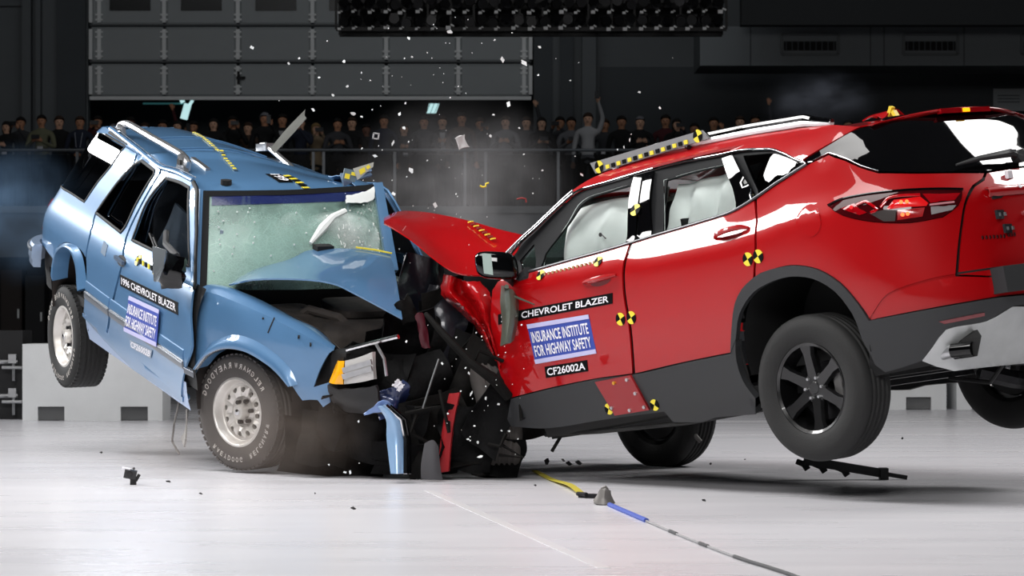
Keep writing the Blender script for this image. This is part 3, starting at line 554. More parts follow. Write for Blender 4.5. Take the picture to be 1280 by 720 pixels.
# back wall round the big door opening
OX0, OX1, OZ = wx(110), wx(667), wz(122)
mb = MB()
mb.box(((-22+OX0)/2, WD+.15, 6.25), (OX0+22, .3, 12.5)); mb.box(((24+OX1)/2, WD+.15, 6.25), (24-OX1, .3, 12.5))
mb.box(((OX0+OX1)/2, WD+.15, 11.0), (OX1-OX0, .3, 3.0)); mb.box(((OX0+OX1)/2, WD+.15, 1.4), (OX1-OX0, .3, 2.8))
wb = mb.build('wall_back', DARK_WALL, None, smooth=False, kind='structure')
for a, b, dpt, m in [(30, 41, .25, DARK_WALL), (47, 53, .25, DARK_WALL), (72, 108, .12, DARKER_WALL), (700, 716, .18, DARKER_WALL), (727, 744, .5, DARK_WALL), (668, 690, .1, DARKER_WALL)]:
    sbox('pilaster', (wx(a), wx(b)), (WD-dpt, WD), (2.8, 12.5), m, parent=wb)
sbox('wall_panel_rail', (-22, wx(30)), (WD-.1, WD), (wz(8), wz(2)), DARK_WALL, parent=wb)
sbox('wall_panel', (wx(750), 24), (WD-.08, WD), (2.8, wz(84)), DARKER_WALL, parent=wb)
# storage room seen under the raised door
mb = MB(); mb.box(((OX0+OX1)/2, 61.0, 5.3), (OX1-OX0+4, .2, 5.6)); mb.build('wall_storage_room', DARKER_WALL, None, smooth=False, kind='structure')
def lit_panel(px, py, wpx, label, d=58.5):
    t = thing('ceiling_lamp', label, 'lamp', (wx(px, d), d, wz(py, d)), group='lit lamps under the raised door')
    mb = MB(); s = wpx*d/3500; mb.prism([(-s*.35, -.1), (s*.35, -.1), (s*.6, .1), (-s*.15, .1)], lambda p: Vector((p[0], -.03, p[1])), lambda p: Vector((p[0], .03, p[1]))); mb.build('lit_panel', LIT_PANEL, t, smooth=False)
    mb = MB()
    for k in (-.25, .05, .35): mb.bar((k*s-.03, -.035, -.1), (k*s+.18*s, -.035, .1), .012, .012)
    mb.build('louvre', GALV, t, smooth=False)
lit_panel(539, 135.5, 17, 'pale teal lit ceiling lamp under the raised door, right of centre')
t = thing('ceiling_lamp', 'broken teal glint of a lit lamp above the rear of the blue car', 'lamp', (wx(235, 58.5), 58.5, wz(137, 58.5)), group='lit lamps under the raised door')
mb = MB(); mb.bar((-.09, 0, -.2), (.0, 0, .12), .05, .15); mb.bar((0, 0, .05), (.1, 0, .2), .04, .06); mb.bar((-.16, 0, .16), (-.08, 0, .2), .04, .07); mb.build('lit_panel', LIT_PANEL, t, smooth=False)
mb = MB(); mb.bar((-.95, 0.05, .13), (-.1, .05, .13), .03, .035); mb.build('lit_tube', mat('dim_teal_tube', '3f7d80', .5, emit=.25), t, smooth=False)
# sectional door, rolled most of the way up
door = thing('door_1', 'x', 'door', ((OX0+OX1)/2, WD-.06, OZ)); del door['label'], door['category']; door['kind'] = 'structure'
cx = (OX0+OX1)/2
rows = [(122, 79.5), (78.5, 33.5), (32.5, -12), (-13, -58)]
stiles = [125, 206, 298, 391, 483, 573, 655]
edges = [113, 206, 298, 391, 483, 573, 664]
pm = {}
for ri, (yb, yt) in enumerate(rows):
    for ci in range(6):
        x0, x1 = wx(edges[ci])-cx+.03, wx(edges[ci+1])-cx-.03; z0, z1 = wz(yb)-OZ+.01, wz(yt)-OZ-.01
        mb = MB(); hx, hz = (x1-x0)/2, (z1-z0)/2
        a = [(-hx, -hz), (hx, -hz), (hx, hz), (-hx, hz)]; bb = .05
        mb.add([(p[0], 0, p[1]) for p in a]+[(p[0]*(1-bb/hx), -.03, p[1]*(1-bb/hz)) for p in a], [(4, 5, 6, 7)]+[(i, (i+1) % 4, (i+1) % 4+4, i+4) for i in range(4)])
        o = mb.build('panel', DOOR_PANEL, door, smooth=False); o.location = ((x0+x1)/2, 0, (z0+z1)/2)
        if ri == 2 and ci < 5:
            px = [138, 227, 320, 412, 504][ci]
            mb = MB(); mb.box((wx(px+25.5)-cx, -.04, wz(2)-OZ), (51*WS, .03, 24*WS)); mb.build('pane', mat('dark_pane', '08090a', .2), door, smooth=False)
    for ci, s in enumerate(stiles):
        x = wx(s)-cx; z0, z1 = wz(yb)-OZ, wz(yt)-OZ
        mb = MB(); mb.box((x, -.05, (z0+z1)/2), (.075, .04, (z1-z0)*.84))
        for k in (.16, .30, .70, .84): mb.box((x, -.07, z0+(z1-z0)*k), (.15, .03, .035))
        if ci in (0, 6): mb.box((x+(-.17 if ci == 0 else .13), -.05, (z0+z1)/2), (.07, .04, (z1-z0)*.84))
        mb.build('stile', GALV, door, smooth=False)
    mb = MB(); mb.box((0, -.02, wz(yb)-OZ+.012), (OX1-OX0-.1, .05, .03)); mb.build('hinge_rail', mat('seam_dark', '55585a', .6), door, smooth=False)
mb = MB(); mb.box((0, -.03, -.02), (OX1-OX0-.1, .09, .07)); mb.build('bottom_rail', GALV, door, smooth=False)
mb = MB(); mb.box((wx(299)-cx, -.09, wz(98)-OZ), (.05, .05, .26)); mb.box((wx(302)-cx, -.1, wz(98)-OZ), (.18, .05, .05)); mb.build('lock_handle', DARK_PANEL, door, smooth=False)
# duct box with grilles on the right, darker loft above it
DD = 52.0
duct = thing('air_duct', 'long grey boxed air duct with slotted grilles high on the right wall', 'duct', (wx(1080, DD), DD, wz(82, DD)))
dx = wx(1080, DD); dz = wz(82, DD)
mb = MB(); x0, x1 = wx(875, DD)-dx, wx(1420, DD)-dx; mb.box(((x0+x1)/2, .9, (wz(33, DD)-dz)/2), (x1-x0, 1.8, wz(33, DD)-dz)); mb.build('body', mat('duct_grey', '787d80', .7), duct, smooth=False)
for a, b in [(977, 1048), (1129, 1197), (1277, 1345)]:
    mb = MB(); z = (wz(43, DD)+wz(68, DD))/2-dz; x = (wx(a, DD)+wx(b, DD))/2-dx; W = (b-a)*DD/3500; Hh = 25*DD/3500
    for s in (-1, 1): mb.box((x+s*W/2, -.02, z), (.05, .05, Hh)); mb.box((x, -.02, z+s*Hh/2), (W, .05, .05))
    g = mb.build('grille_frame', mat('grille_grey', '63676a', .6), duct, smooth=False)
    mb = MB(); mb.box((x, -.005, z-.03), (W*.92, .02, Hh*.45)); mb.build('grille_opening', mat('grille_void', '050506', .8), g, smooth=False)
    mb = MB()
    for k in range(9): mb.box((x-W*.42+k*W*.105, -.02, z-.03), (.022, .02, Hh*.45))
    mb.build('grille_slat', DARKER_WALL, g, smooth=False, kind='stuff')
for px in (938, 1088, 1105, 1205):
    mb = MB(); mb.box((wx(px, DD)-dx, -.006, (wz(33, DD)-dz)/2), (.02, .012, wz(33, DD)-dz)); mb.build('duct_seam', DARKER_WALL, duct, smooth=False)
sbox('wall_loft', (wx(927, 50.5), 24), (50.5, 50.9), (wz(31, 50.5), 12.5), mat('loft_dark', '1d1f21', .8))
# gallery the crowd stands on
GD = 50.0; GZ = wz(262, GD)
sbox('gallery_floor', (-22, 24), (GD, WD), (GZ-.12, GZ), mat('gallery_floor_grey', '3c3e40', .7))
gx = lambda px: wx(px, GD)
sbox('trim_1', (-22, 24), (GD-.06, GD), (GZ-.06, GZ+.06), FASCIA)
sbox('trim_2', (-22, 24), (GD-.02, GD+.02), (GZ-.85, GZ-.06), mat('fascia_dark', '6c7074', .7))
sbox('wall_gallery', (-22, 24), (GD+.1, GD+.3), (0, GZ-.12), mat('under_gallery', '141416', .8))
for i, (a, b, y0, y1, m, lab) in enumerate([(8, 34, 338, 432, '2a201d', 'brown wooden cabinet in the dark behind the blue car'), (38, 62, 345, 432, '17181b', 'black steel locker beside the brown cabinet behind the blue car')]):
    t = thing('cabinet', lab, 'cabinet', (gx((a+b)/2), GD-.3, 0)); W = (b-a)*GD/3500
    mb = MB(); mb.box((0, 0, wz(y0, GD)/2), (W, .5, wz(y0, GD))); mb.build('body', mat('cabinet_%d' % i, m, .6), t, smooth=False)
    mb = MB(); mb.box((0, -.26, wz(y0, GD)/2), (W*.9, .03, wz(y0, GD)*.92)); d_ = mb.build('door', mat('cabinet_%d' % i, m, .6), t, smooth=False)
    mb = MB(); mb.box((W*.35, -.29, wz(y0, GD)*.55), (.03, .03, .16)); mb.build('handle', GALV, d_, smooth=False)
rail = thing('gallery_railing', 'long grey gallery railing with dark glass in front of the crowd', 'railing', (0, GD+.15, GZ))
mb = MB(); mb.tube([(-21.5, 0, 1.07), (23.5, 0, 1.07)], .028, 8); mb.build('handrail', RAILM, rail)
posts = [-40, 95, 195, 291, 391, 404, 493, 581, 607, 698, 800, 900, 1000, 1100, 1200, 1310]
for p in posts:
    mb = MB(); mb.box((gx(p), 0, .52), (.05, .05, 1.04)); mb.build('post', RAILM, rail, smooth=False)
RAIL_GLASS = glass('dark_rail_glass', (.42, .43, .45), .6, .3, 1.12)
for a, b in zip(posts, posts[1:]):
    if b-a > 40:
        mb = MB(); mb.box(((gx(a)+gx(b))/2, 0, .53), (gx(b)-gx(a)-.12, .015, .92)); mb.build('pane', RAIL_GLASS, rail, smooth=False)
# lamp truss hung from the ceiling
LD = 38.0; lx = lambda px: (px-640)*LD/3500; lz = lambda py: CAM_H+(390-py)*LD/3500
tr = thing('lamp_truss', 'black hanging lamp rig with rows of small lamps at the top of the picture', 'lamp rig', (lx(664), LD, lz(42)))
X0 = lx(420)-lx(664); X1 = -X0
mb = MB()
for z in (.06, .44, .85):
    for y in (0, .8): mb.bar((X0, y, z), (X1, y, z), .05, .05)
for k in range(18):
    x = X0+(X1-X0)*k/17
    mb.bar((x, 0, .06), (x, 0, .85), .03, .03); mb.bar((x, .8, .06), (x, .8, .85), .03, .03); mb.bar((x, 0, .85), (x, .8, .85), .03, .03)
mb.build('frame', mat('rig_black', '101011', .5, .3), tr, smooth=False)
mb = MB(); mb.box((0, .85, .5), (X1-X0, .04, .9)); mb.build('rear_panel', mat('rig_back', '0c0c0d', .7), tr, smooth=False)
lampm = None
for r_ in range(3):
    for k in range(31):
        x = X0+.12+(X1-X0-.24)*k/30; z = [.17, .42, .68][r_]
        if lampm is None:
            mb = MB(); mb.tube([(0, -.06, 0), (0, .02, 0), (0, .10, 0)], [.07, .075, .05], 10); mb.box((0, .06, .06), (.12, .1, .05)); o = mb.build('lamp_can', mat('lamp_can_black', '19191b', .35, .4), tr); lampm = o.data
        else: o = link('lamp_can', lampm, tr)
        o.location = (x, rnd.uniform(-.03, .03), z+rnd.uniform(-.03, .03)); o.rotation_euler = (rnd.uniform(-.5, .3), 0, rnd.uniform(-.3, .3))
clip = None
for k in range(50):
    x = X0+.02+(X1-X0)*(k//2 if k < 48 else k//2)/24.5+rnd.uniform(-.015, .015)
    if clip is None:
        mb = MB(); mb.box((0, 0, 0), (.06, .04, .045)); mb.box((.05, 0, .03), (.05, .03, .02), Euler((0, .5, 0)).to_matrix()); o = mb.build('bracket', GALV, tr, smooth=False); clip = o.data
    else: o = link('bracket', clip, tr)
    o.location = (min(max(x, X0+.05), X1-.05), -.1, [.06, .28][k % 2]+rnd.uniform(-.01, .01)); s_ = rnd.uniform(.6, 1.1); o.scale = (s_, s_, s_)
for x in (X0+.4, X1-.4):
    mb = MB(); mb.tube([(x, .4, .85), (x, .4, 12.5-lz(42))], .02, 6); mb.build('hanger', DARK_STEEL, tr)
# paper notice on the right
sg = thing('notice_sign', 'small grey notice sign on the dark wall at the far right', 'sign', (wx(1262, 53), 53, wz(138, 53)))
mb = MB(); mb.box((0, 0, .2), (.62, .03, .42)); mb.build('board', mat('notice_grey', '7b7e80', .7), sg, smooth=False)
mb = MB()
for k in range(3): mb.box((-.02, -.02, .28-k*.06), (.42, .01, .02))
mb.build('printed_line', mat('notice_print', '46494b', .7), sg, smooth=False)
mb = MB(); mb.box((0, .05, -.3), (.05, .05, .6)); mb.build('post', RAILM, sg, smooth=False)
mb = MB(); mb.box((0, .05, (GZ-wz(138, 53))/2), (.05, .05, wz(138, 53)-GZ)); mb.build('pole', RAILM, sg, smooth=False)
# concrete barrier blocks on the floor
def block(x0, x1, y, z1, label, n1, n2):
    t = thing('barrier_block', label, 'concrete block', ((x0+x1)/2, y, 0), group='white barrier blocks on the floor')
    W = x1-x0; mb = MB(); h = .125; a, b = n1; c, d = n2
    poly = [(-W/2, 0), (a, 0), (a, h), (b, h), (b, 0), (c, 0), (c, h), (d, h), (d, 0), (W/2, 0), (W/2, z1), (-W/2, z1)]
    fa = lambda p: Vector((p[0], 0, p[1])); fb = lambda p: Vector((p[0], .6, p[1])); n = len(poly)
    v2, tr_ = fill2d(poly, [], 5); mb.add([fa(p) for p in v2], tr_); mb.add([fb(p) for p in v2], tr_)
    mb.add([fa(p) for p in poly]+[fb(p) for p in poly], [(i, (i+1) % n, (i+1) % n+n, i+n) for i in range(n)]); mb.build('body', BLOCK, t, smooth=False)
    for u, v in ((a, b), (c, d)):
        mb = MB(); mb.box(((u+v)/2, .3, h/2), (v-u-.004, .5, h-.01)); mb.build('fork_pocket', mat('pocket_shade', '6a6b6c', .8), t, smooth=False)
bx = lambda px, d: (px-640)*d/3500
for a, b, lab in [(28, 203, 'white concrete barrier block behind the raised rear wheel of the blue car'), (206, 381, 'white concrete barrier block hidden behind the blue car')][:1]:
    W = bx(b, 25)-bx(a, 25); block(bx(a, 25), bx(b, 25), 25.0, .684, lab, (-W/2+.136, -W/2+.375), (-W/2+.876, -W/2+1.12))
for a, b, lab in [(1003, 1183, 'white concrete barrier block seen under the exhaust of the red car'), (1196, 1376, 'white concrete barrier block beside the far rear tire of the red car')]:
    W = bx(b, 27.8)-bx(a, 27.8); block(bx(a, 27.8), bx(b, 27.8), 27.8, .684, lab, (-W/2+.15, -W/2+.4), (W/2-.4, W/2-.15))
t = thing('dark_barrier', 'black barrier box with steel bolts at the left edge of the picture', 'barrier', (bx(5, 25.3), 25.3, 0))
mb = MB(); mb.box((0, .3, .40), (bx(27, 25.3)-bx(-17, 25.3), .5, .80)); mb.build('body', mat('barrier_black', '1b1b1d', .7), t, smooth=False)
for z in (CAM_H+(390-453)/140, CAM_H+(390-496)/140):
    mb = MB(); mb.tube([(-.05, -.04, z), (.13, -.04, z)], .022, 8); mb.tube([(.0, -.1, z-.05), (.18, -.1, z-.05)], .016, 8); mb.box((.09, -.06, z+.03), (.07, .07, .08)); mb.tube([(.1, -.08, z), (.1, -.08, z-.17)], .014, 6)
    mb.build('steel_bolt', SILVER, t)

# ------------------------------------------------------------------ body surfaces
def cub(x, xs, ys):
    # monotone-ish cubic (Catmull-Rom on non uniform knots), clamped ends
    n = len(xs)
    if x <= xs[0]: return ys[0]
    if x >= xs[-1]: return ys[-1]
    i = 0
    while x > xs[i+1]: i += 1
    h = xs[i+1]-xs[i]; d = (ys[i+1]-ys[i])/h
    def slope(k):
        if k == 0: return (ys[1]-ys[0])/(xs[1]-xs[0])
        if k == n-1: return (ys[-1]-ys[-2])/(xs[-1]-xs[-2])
        a = (ys[k]-ys[k-1])/(xs[k]-xs[k-1]); b = (ys[k+1]-ys[k])/(xs[k+1]-xs[k])
        return 0.0 if a*b <= 0 else 2*a*b/(a+b)
    m0, m1 = slope(i), slope(i+1); t = (x-xs[i])/h
    return (ys[i]*(1+2*t)*(1-t)**2 + m0*h*t*(1-t)**2 + ys[i+1]*t*t*(3-2*t) - m1*h*t*t*(1-t))

def wrap(u, W, A, xc, A0, n):
    th = (xc-u)/A0
    c, s = math.cos(th), math.sin(th)
    r = (abs(c)**n + abs(s)**n)**(-1.0/n)
    return xc - A*r*s, W*r*c

# ---- red car body side: u runs along the side, round the rear corner to the tailgate
RXC, RA0, RN = -2.9, 1.0, 3.0
def red_belt(x): return cub(x, [-2.95, -2.5, -1.6, -.6], [1.42, 1.27, 1.235, 1.235])
def red_crease(x): return cub(x, [-3.4, -3.1, -2.5, -2.0, -1.6, -.6], [1.14, 1.13, 1.08, 1.09, 1.13, 1.15])
def red_W(x, z):
    zb, zc = red_belt(x), red_crease(x); k = cub(x, [-2.7, -2.2], [1, 0]); zm = zc+min(.085, (zb-zc)*.8)
    wm = .955-.60*(zm-zc); wb = wm-(.60-.36*k)*(zb-zm)
    if z <= zc:
        w = cub(z, [.15, .30, .42, .56, .80, zc-.04, zc], [.84, .895, .915, .935, .952, .956, .955])
    elif z <= zb:
        w = cub(z, [zc-.05, zc, zc+.012, zm, zb], [.956, .955, .955-.006, wm, wb])
    else:
        d = z-zb; w = wb-.012-.40*d-.30*d*d-2.6*max(0, z-1.562+cub(x, [-2.95, -2.5], [.13, 0]))**2
    f = cub(x, [-.9, -.5, 0, .5, .9], [0, .004, .02, .09, .22])
    return w - f
def red_L(z): return cub(z, [.25, .40, .60, .85, 1.05, 1.20, 1.40, 1.56, 1.66, 1.72], [3.66, 3.80, 3.88, 3.86, 3.84, 3.75, 3.57, 3.43, 3.26, 3.15])
def red_pt(u, z):
    if u >= RXC: return (u, red_W(u, z), z)
    x, y = wrap(u, red_W(RXC, z), red_L(z)+RXC, RXC, RA0, RN)
    return (x, y, z)

# ---- blue car body side (its right side, negative y)
BXC, BA0, BN = -2.75, .8, 5.0
def blue_W(x, z):
    w = cub(z, [.25, .36, .48, .60, .68, .85, .98, 1.06, 1.3, 1.55, 1.64], [.79, .822, .838, .858, .856, .858, .838, .805, .735, .65, .58])
    return w - cub(x, [-.4, 0, .4, .7], [0, .005, .03, .09])
def blue_L(z): return cub(z, [.4, .9, 1.05, 1.3, 1.5, 1.62], [3.60, 3.54, 3.44, 3.20, 3.00, 2.90])
def blue_pt(u, z):
    if u >= BXC: return (u, -blue_W(u, z), z)
    x, y = wrap(u, blue_W(BXC, z), blue_L(z)+BXC, BXC, BA0, BN)
    return (x, -y, z)

def pose_empty(name, label, cat, pose):
    (yaw, pitch, roll), T = pose
    t = thing(name, label, cat, T)
    t.rotation_euler = (math.radians(roll), math.radians(pitch), math.radians(yaw))
    return t
def offs(line, du, dz): return [(p[0]+du, p[1]+dz, *p[2:]) for p in line]
def make_wheel(name, parent, loc, M3, R, Wd, Rr, kind, rubber):
    """A wheel facing local -y (outer side); M3 turns it into place."""
    root = bpy.data.objects.new(name, None); COL.objects.link(root); root.parent = parent; root.empty_display_size = .1
    root.matrix_local = Matrix.Translation(loc) @ M3.to_4x4()
    h = Wd/2
    mb = MB()
    prof = [(Rr-.012, -h*.80), (Rr+.006, -h*.92), (Rr+.03, -h*.985), ((Rr+R)/2, -h*1.03), (R-.045, -h*1.0), (R-.02, -h*.90), (R-.006, -h*.78), (R, -h*.60)]
    for g in (-.42, -.14, .14, .42): prof += [(R, h*g-.012), (R-.009, h*g-.006), (R-.009, h*g+.006), (R, h*g+.012)]
    prof += [(R, h*.6), (R-.006, h*.78), (R-.02, h*.9), (R-.045, h), ((Rr+R)/2, h*1.03), (Rr+.03, h*.985), (Rr-.012, h*.8)]
    mb.lathe(prof, 72); tire = mb.build('tire', rubber, root, angle=30)
    # tread blocks
    mb = MB()
    for k in range(0 if kind == 'black' else 54):
        a = 2*math.pi*k/54
        for s in (-1, 1):
            c = Vector((math.cos(a+s*.03)*(R-.0065), s*h*.72, math.sin(a+s*.03)*(R-.0065)))
            mb.box(c, (.010, h*.30, .026), Matrix.Rotation(-a, 3, 'Y'))
    if kind != 'black': mb.build('tread', rubber, root, smooth=False, kind='stuff')
    if kind == 'black':
        mb = MB(); mb.lathe([(Rr+.004, -h*.84), (Rr-.008, -h*.88), (Rr-.022, -h*.80), (Rr-.03, -h*.4), (Rr-.035, h*.7), (Rr-.005, h*.8)], 56); mb.build('rim', BLACK_ALLOY, root, angle=40)
        for k in range(6):
            a = math.radians(90+60*k)
            mb = MB()
            for rr0, rr1, w0, w1, y0, y1 in [(.045, Rr-.02, .036, .030, -h*.62, -h*.74)]:
                d = Vector((math.cos(a), 0, math.sin(a))); t = Vector((-math.sin(a), 0, math.cos(a)))
                sec = []
                for rr, w_, y in ((.04, .040, -h*.60), (.11, .034, -h*.66), (Rr-.07, .032, -h*.72), (Rr-.012, .05, -h*.78)):
                    sec.append([d*rr+t*(-w_)+Vector((0, y+.02, 0)), d*rr+t*(-w_*.75)+Vector((0, y, 0)), d*rr+t*(w_*.75)+Vector((0, y, 0)), d*rr+t*w_+Vector((0, y+.02, 0)), d*rr+t*w_*.6+Vector((0, y+.06, 0)), d*rr-t*w_*.6+Vector((0, y+.06, 0))])
                fs = []
                for i in range(3):
                    for j in range(6): fs.append((i*6+j, i*6+(j+1) % 6, (i+1)*6+(j+1) % 6, (i+1)*6+j))
                mb.add([p for s_ in sec for p in s_], fs+[tuple(range(6)), tuple(range(18, 24))])
            mb.build('spoke', BLACK_ALLOY, root, angle=30)
        mb = MB(); mb.lathe([(0, -h*.64), (.03, -h*.64), (.034, -h*.60), (.075, -h*.58), (.082, -h*.5), (.082, -h*.2)], 28); mb.build('hub', BLACK_ALLOY, root)
        for k in range(6):
            a = math.radians(60*k+60); mb = MB(); mb.tube([(.056*math.cos(a), -h*.56, .056*math.sin(a)), (.056*math.cos(a), -h*.72, .056*math.sin(a))], [.0105, .008], 6); mb.build('lug_nut', SILVER, root)
        mb = MB(); mb.lathe([(0, h*.1), (.16, h*.1), (.17, h*.1), (.17, h*.2), (0, h*.2)], 40); mb.build('brake_disc', DARK_STEEL, root)
        mb = MB()
        mb.box((.13, -h*.02, -.02), (.05, .06, .15)); mb.box((.145, -h*.12, .02), (.03, .03, .03)); mb.box((.145, -h*.12, -.04), (.03, .03, .03)); mb.build('brake_caliper', mat('caliper_grey', '6d6c6b', .5, .3), root, smooth=False)
        mb = MB(); mb.lathe([(0, h*.55), (.19, h*.55), (.2, h*.3)], 30); mb.build('backing_plate', DARK_PANEL, root)
    else:
        mb = MB()
        prof = [(Rr+.010, -h*.86), (Rr+.006, -h*.93), (Rr-.006, -h*.95), (Rr-.014, -h*.88), (Rr-.022, -h*.60), (Rr-.032, -h*.50), (Rr-.045, -h*.50)]
        mb.lathe(prof, 56)
        n = 12; rc, ro, ri, hr, y0 = .136, Rr-.045, .095, .0165, -h*.50
        for k in range(n):   # the holed ring, each hole a true opening
            a0 = 2*math.pi*(k-.5)/n; a1 = 2*math.pi*(k+.5)/n; am = 2*math.pi*k/n
            out = [(ro*math.cos(a0+(a1-a0)*i/5), ro*math.sin(a0+(a1-a0)*i/5)) for i in range(6)]+[(ri*math.cos(a1-(a1-a0)*i/3), ri*math.sin(a1-(a1-a0)*i/3)) for i in range(4)]
            hole = [(rc*math.cos(am)+hr*math.cos(2*math.pi*i/12), rc*math.sin(am)+hr*math.sin(2*math.pi*i/12)) for i in range(12)]
            v2, tr_ = fill2d(out, [hole], 1.0)
            yy = lambda p: y0-.016*math.sin(math.pi*min(1, max(0, (ro-math.hypot(*p))/(ro-ri))))
            mb.add([(p[0], yy(p), p[1]) for p in v2], tr_)
            mb.add([(p[0], yy(p), p[1]) for p in hole]+[(p[0], yy(p)+.03, p[1]) for p in hole], [(i, (i+1) % 12, (i+1) % 12+12, i+12) for i in range(12)])
        mb.lathe([(.095, y0), (.088, y0+.012), (.075, y0+.02), (.05, y0+.01), (.046, y0-.03), (.040, y0-.045), (0, y0-.047)], 40)
        mb.build('rim', BRIGHT_ALLOY, root, angle=32)
        mb = MB(); mb.lathe([(Rr-.03, -h*.45), (Rr-.03, h*.7), (0, h*.7)], 32); mb.build('rim_back', DARK_PANEL, root)
        for k in range(6):
            a = math.radians(60*k+15); mb = MB(); mb.tube([(.068*math.cos(a), y0+.02, .068*math.sin(a)), (.068*math.cos(a), y0-.012, .068*math.sin(a))], .013, 6); mb.build('lug_nut', DARK_STEEL, root)
        mb = MB(); mb.lathe([(0, y0-.052), (.018, y0-.05), (.02, y0-.044)], 16); mb.build('hub_cap', CHROME, root)
        # raised white lettering round the sidewall
        mb = MB(); rm = (Rr+R)/2+.005
        def arc(s, a_mid, step, hgt, wid):
            for i, ch in enumerate(s):
                if ch == ' ': continue
                a = a_mid-(i-(len(s)-1)/2)*step; pts, ts, asp = text_tris(ch); vs = []
                for p, q in pts:
                    rr = rm-hgt/2+q*hgt; aa = a-(p-.5)*wid/rm; vs.append((-rr*math.cos(aa), -h*1.035-.002, rr*math.sin(aa)))
                mb.add(vs, ts)
        # outer side is seen from -y: angles run so that the words read clockwise
        arc('GOODYEAR', math.radians(44), math.radians(-8.6), .036, .028)
        arc('WRANGLER', math.radians(112), math.radians(-7.6), .032, .025)
        arc('GOODYEAR', math.radians(-82), math.radians(-7.0), .030, .022)
        arc('WRANGLER', math.radians(-150), math.radians(-7.0), .030, .022)
        mb.build('sidewall_lettering', mat('raised_white_letters', 'b9b3ad', .8), root, smooth=False, kind='stuff')
    return root

# ------------------------------------------------------------------ red car
red = pose_empty('crashed_car', 'red sport utility vehicle with raised tail and crushed nose, airbags in its windows', 'car', RED_POSE)
rp = red_pt
G = .0035
# inner shell: dark body under the skin
def shell(name, us, zs, fn, parent, inset, m, skip=None):
    mb = MB(); n = len(zs); vs = []
    for u in us:
        for z in zs:
            p = Vector(fn(u, z)); vs.append(p-surf_normal(fn, u, z, REF)*inset)
    fs = [(i*n+j, (i+1)*n+j, (i+1)*n+j+1, i*n+j+1) for i in range(len(us)-1) for j in range(n-1) if not (skip and skip((us[i]+us[i+1])/2, (zs[j]+zs[j+1])/2))]
    mb.add(vs, fs); return mb.build(name, m, parent)
lin_ = lambda a, b, n: [a+(b-a)*i/(n-1) for i in range(n)]
UC = -4.471
notarch = lambda u, z: (u+2.875)**2+(z-.50)**2 < .46**2
shell('inner_body', lin_(UC, -.75, 52), lin_(.25, 1.19, 14), rp, red, .03, DARK_PANEL, notarch)
shell('inner_body', lin_(UC, -.75, 52), lin_(.25, 1.19, 14), mirror_y(rp), red, .03, DARK_PANEL, notarch)
fd = patch('front_door', D['red_front_door'], rp, RED_PAINT, red, gap=G)
rd = patch('rear_door', D['red_rear_door'], rp, RED_PAINT, red, gap=G)
qp = patch('quarter_panel', D['red_quarter_panel'], rp, RED_PAINT, red, gap=G, holes=[D['red_tail_lamp']])
mid = lambda L: L+[(2*UC-p[0], p[1], *p[2:]) for p in L[::-1] if abs(p[0]-UC) > 1e-6]
def order_half(L):
    # rotate so that the list starts and ends on the centre line
    i = max(k for k in range(len(L)) if abs(L[k][0]-UC) < 1e-6); j = min(k for k in range(len(L)) if abs(L[k][0]-UC) < 1e-6)
    if i-j == 1: r = L[i:]+L[:j+1]
    else: r = L[i:]+L[:j+1]
    return r
def whole(L): return mid(order_half([tuple(p) for p in L]))
tg = patch('tailgate', whole(D['red_tailgate']), rp, RED_PAINT, red, gap=G)
rbm = patch('rear_bumper', whole(D['red_rear_bumper']), rp, RED_PAINT, red, gap=.001)
rc = patch('lower_cladding', whole(D['red_rear_cladding'])[:], rp, BLACK_PLASTIC, red, gap=.001, off=.006) if False else patch('lower_cladding', D['red_rear_cladding'], rp, BLACK_PLASTIC, red, off=.012, th=.03)
patch('lower_cladding', D['red_rear_cladding'], mirror_y(rp), BLACK_PLASTIC, red, off=.012, th=.03)
patch('diffuser', whole(D['red_diffuser']), rp, mat('satin_skid_plate', 'b4b6b6', .35, .5, noise=.1, nscale=6), red, gap=.001, off=.010)
sc_ = patch('sill_cladding', D['red_sill_cladding'], rp, BLACK_PLASTIC, red, gap=.001, off=.010, th=.05)
for nm in ('front_door', 'rear_door', 'quarter_panel', 'sill_cladding'):
    patch(nm, D['red_'+nm], mirror_y(rp), BLACK_PLASTIC if nm == 'sill_cladding' else RED_PAINT, red, gap=G, res=.09)
patch('reflector', D['red_reflector'], rp, mat('dark_red_reflector', '6e0612', .15, 0, 1), rc, off=.016)
# tail lamp
lamp = patch('tail_lamp', D['red_tail_lamp'], rp, DARK_LENS, red, gap=.003, off=.004, res=.03)
LIT = mat('lit_red_lens', 'c40c10', .2, 0, .5, emit=.35)
for key, nm, m, o_ in (('lens_left', 'lens_panel', RED_LENS, .006), ('lens_upper', 'lens_panel', RED_LENS, .006), ('lens_grey', 'lens_panel', GREY_LENS, .007), ('lens_low', 'lit_lens', mat('dim_red_lens', '8c0b10', .2, 0, .5, emit=.18), .007), ('lens_main', 'lit_lens', LIT, .008), ('lens_reverse', 'reverse_lens', mat('grey_reverse_lens', '8e8b8b', .2, 0, 1), .007)):
    patch(nm, D['red_'+key], rp, m, lamp, off=o_, res=.03, smooth2=False, th=.004)
for key, m, wd_ in (('chev_a', mat('bright_red_lens', 'b00510', .12, 0, 1), .016), ('chev_b', MATS['bright_red_lens'], .016), ('lamp_line', mat('pink_lens', 'c8868c', .15, 0, 1), .010)):
    ribbon('lens_strip', D['red_'+key], rp, m, lamp, wid=wd_, hgt=.005, off=.008, res=.02)
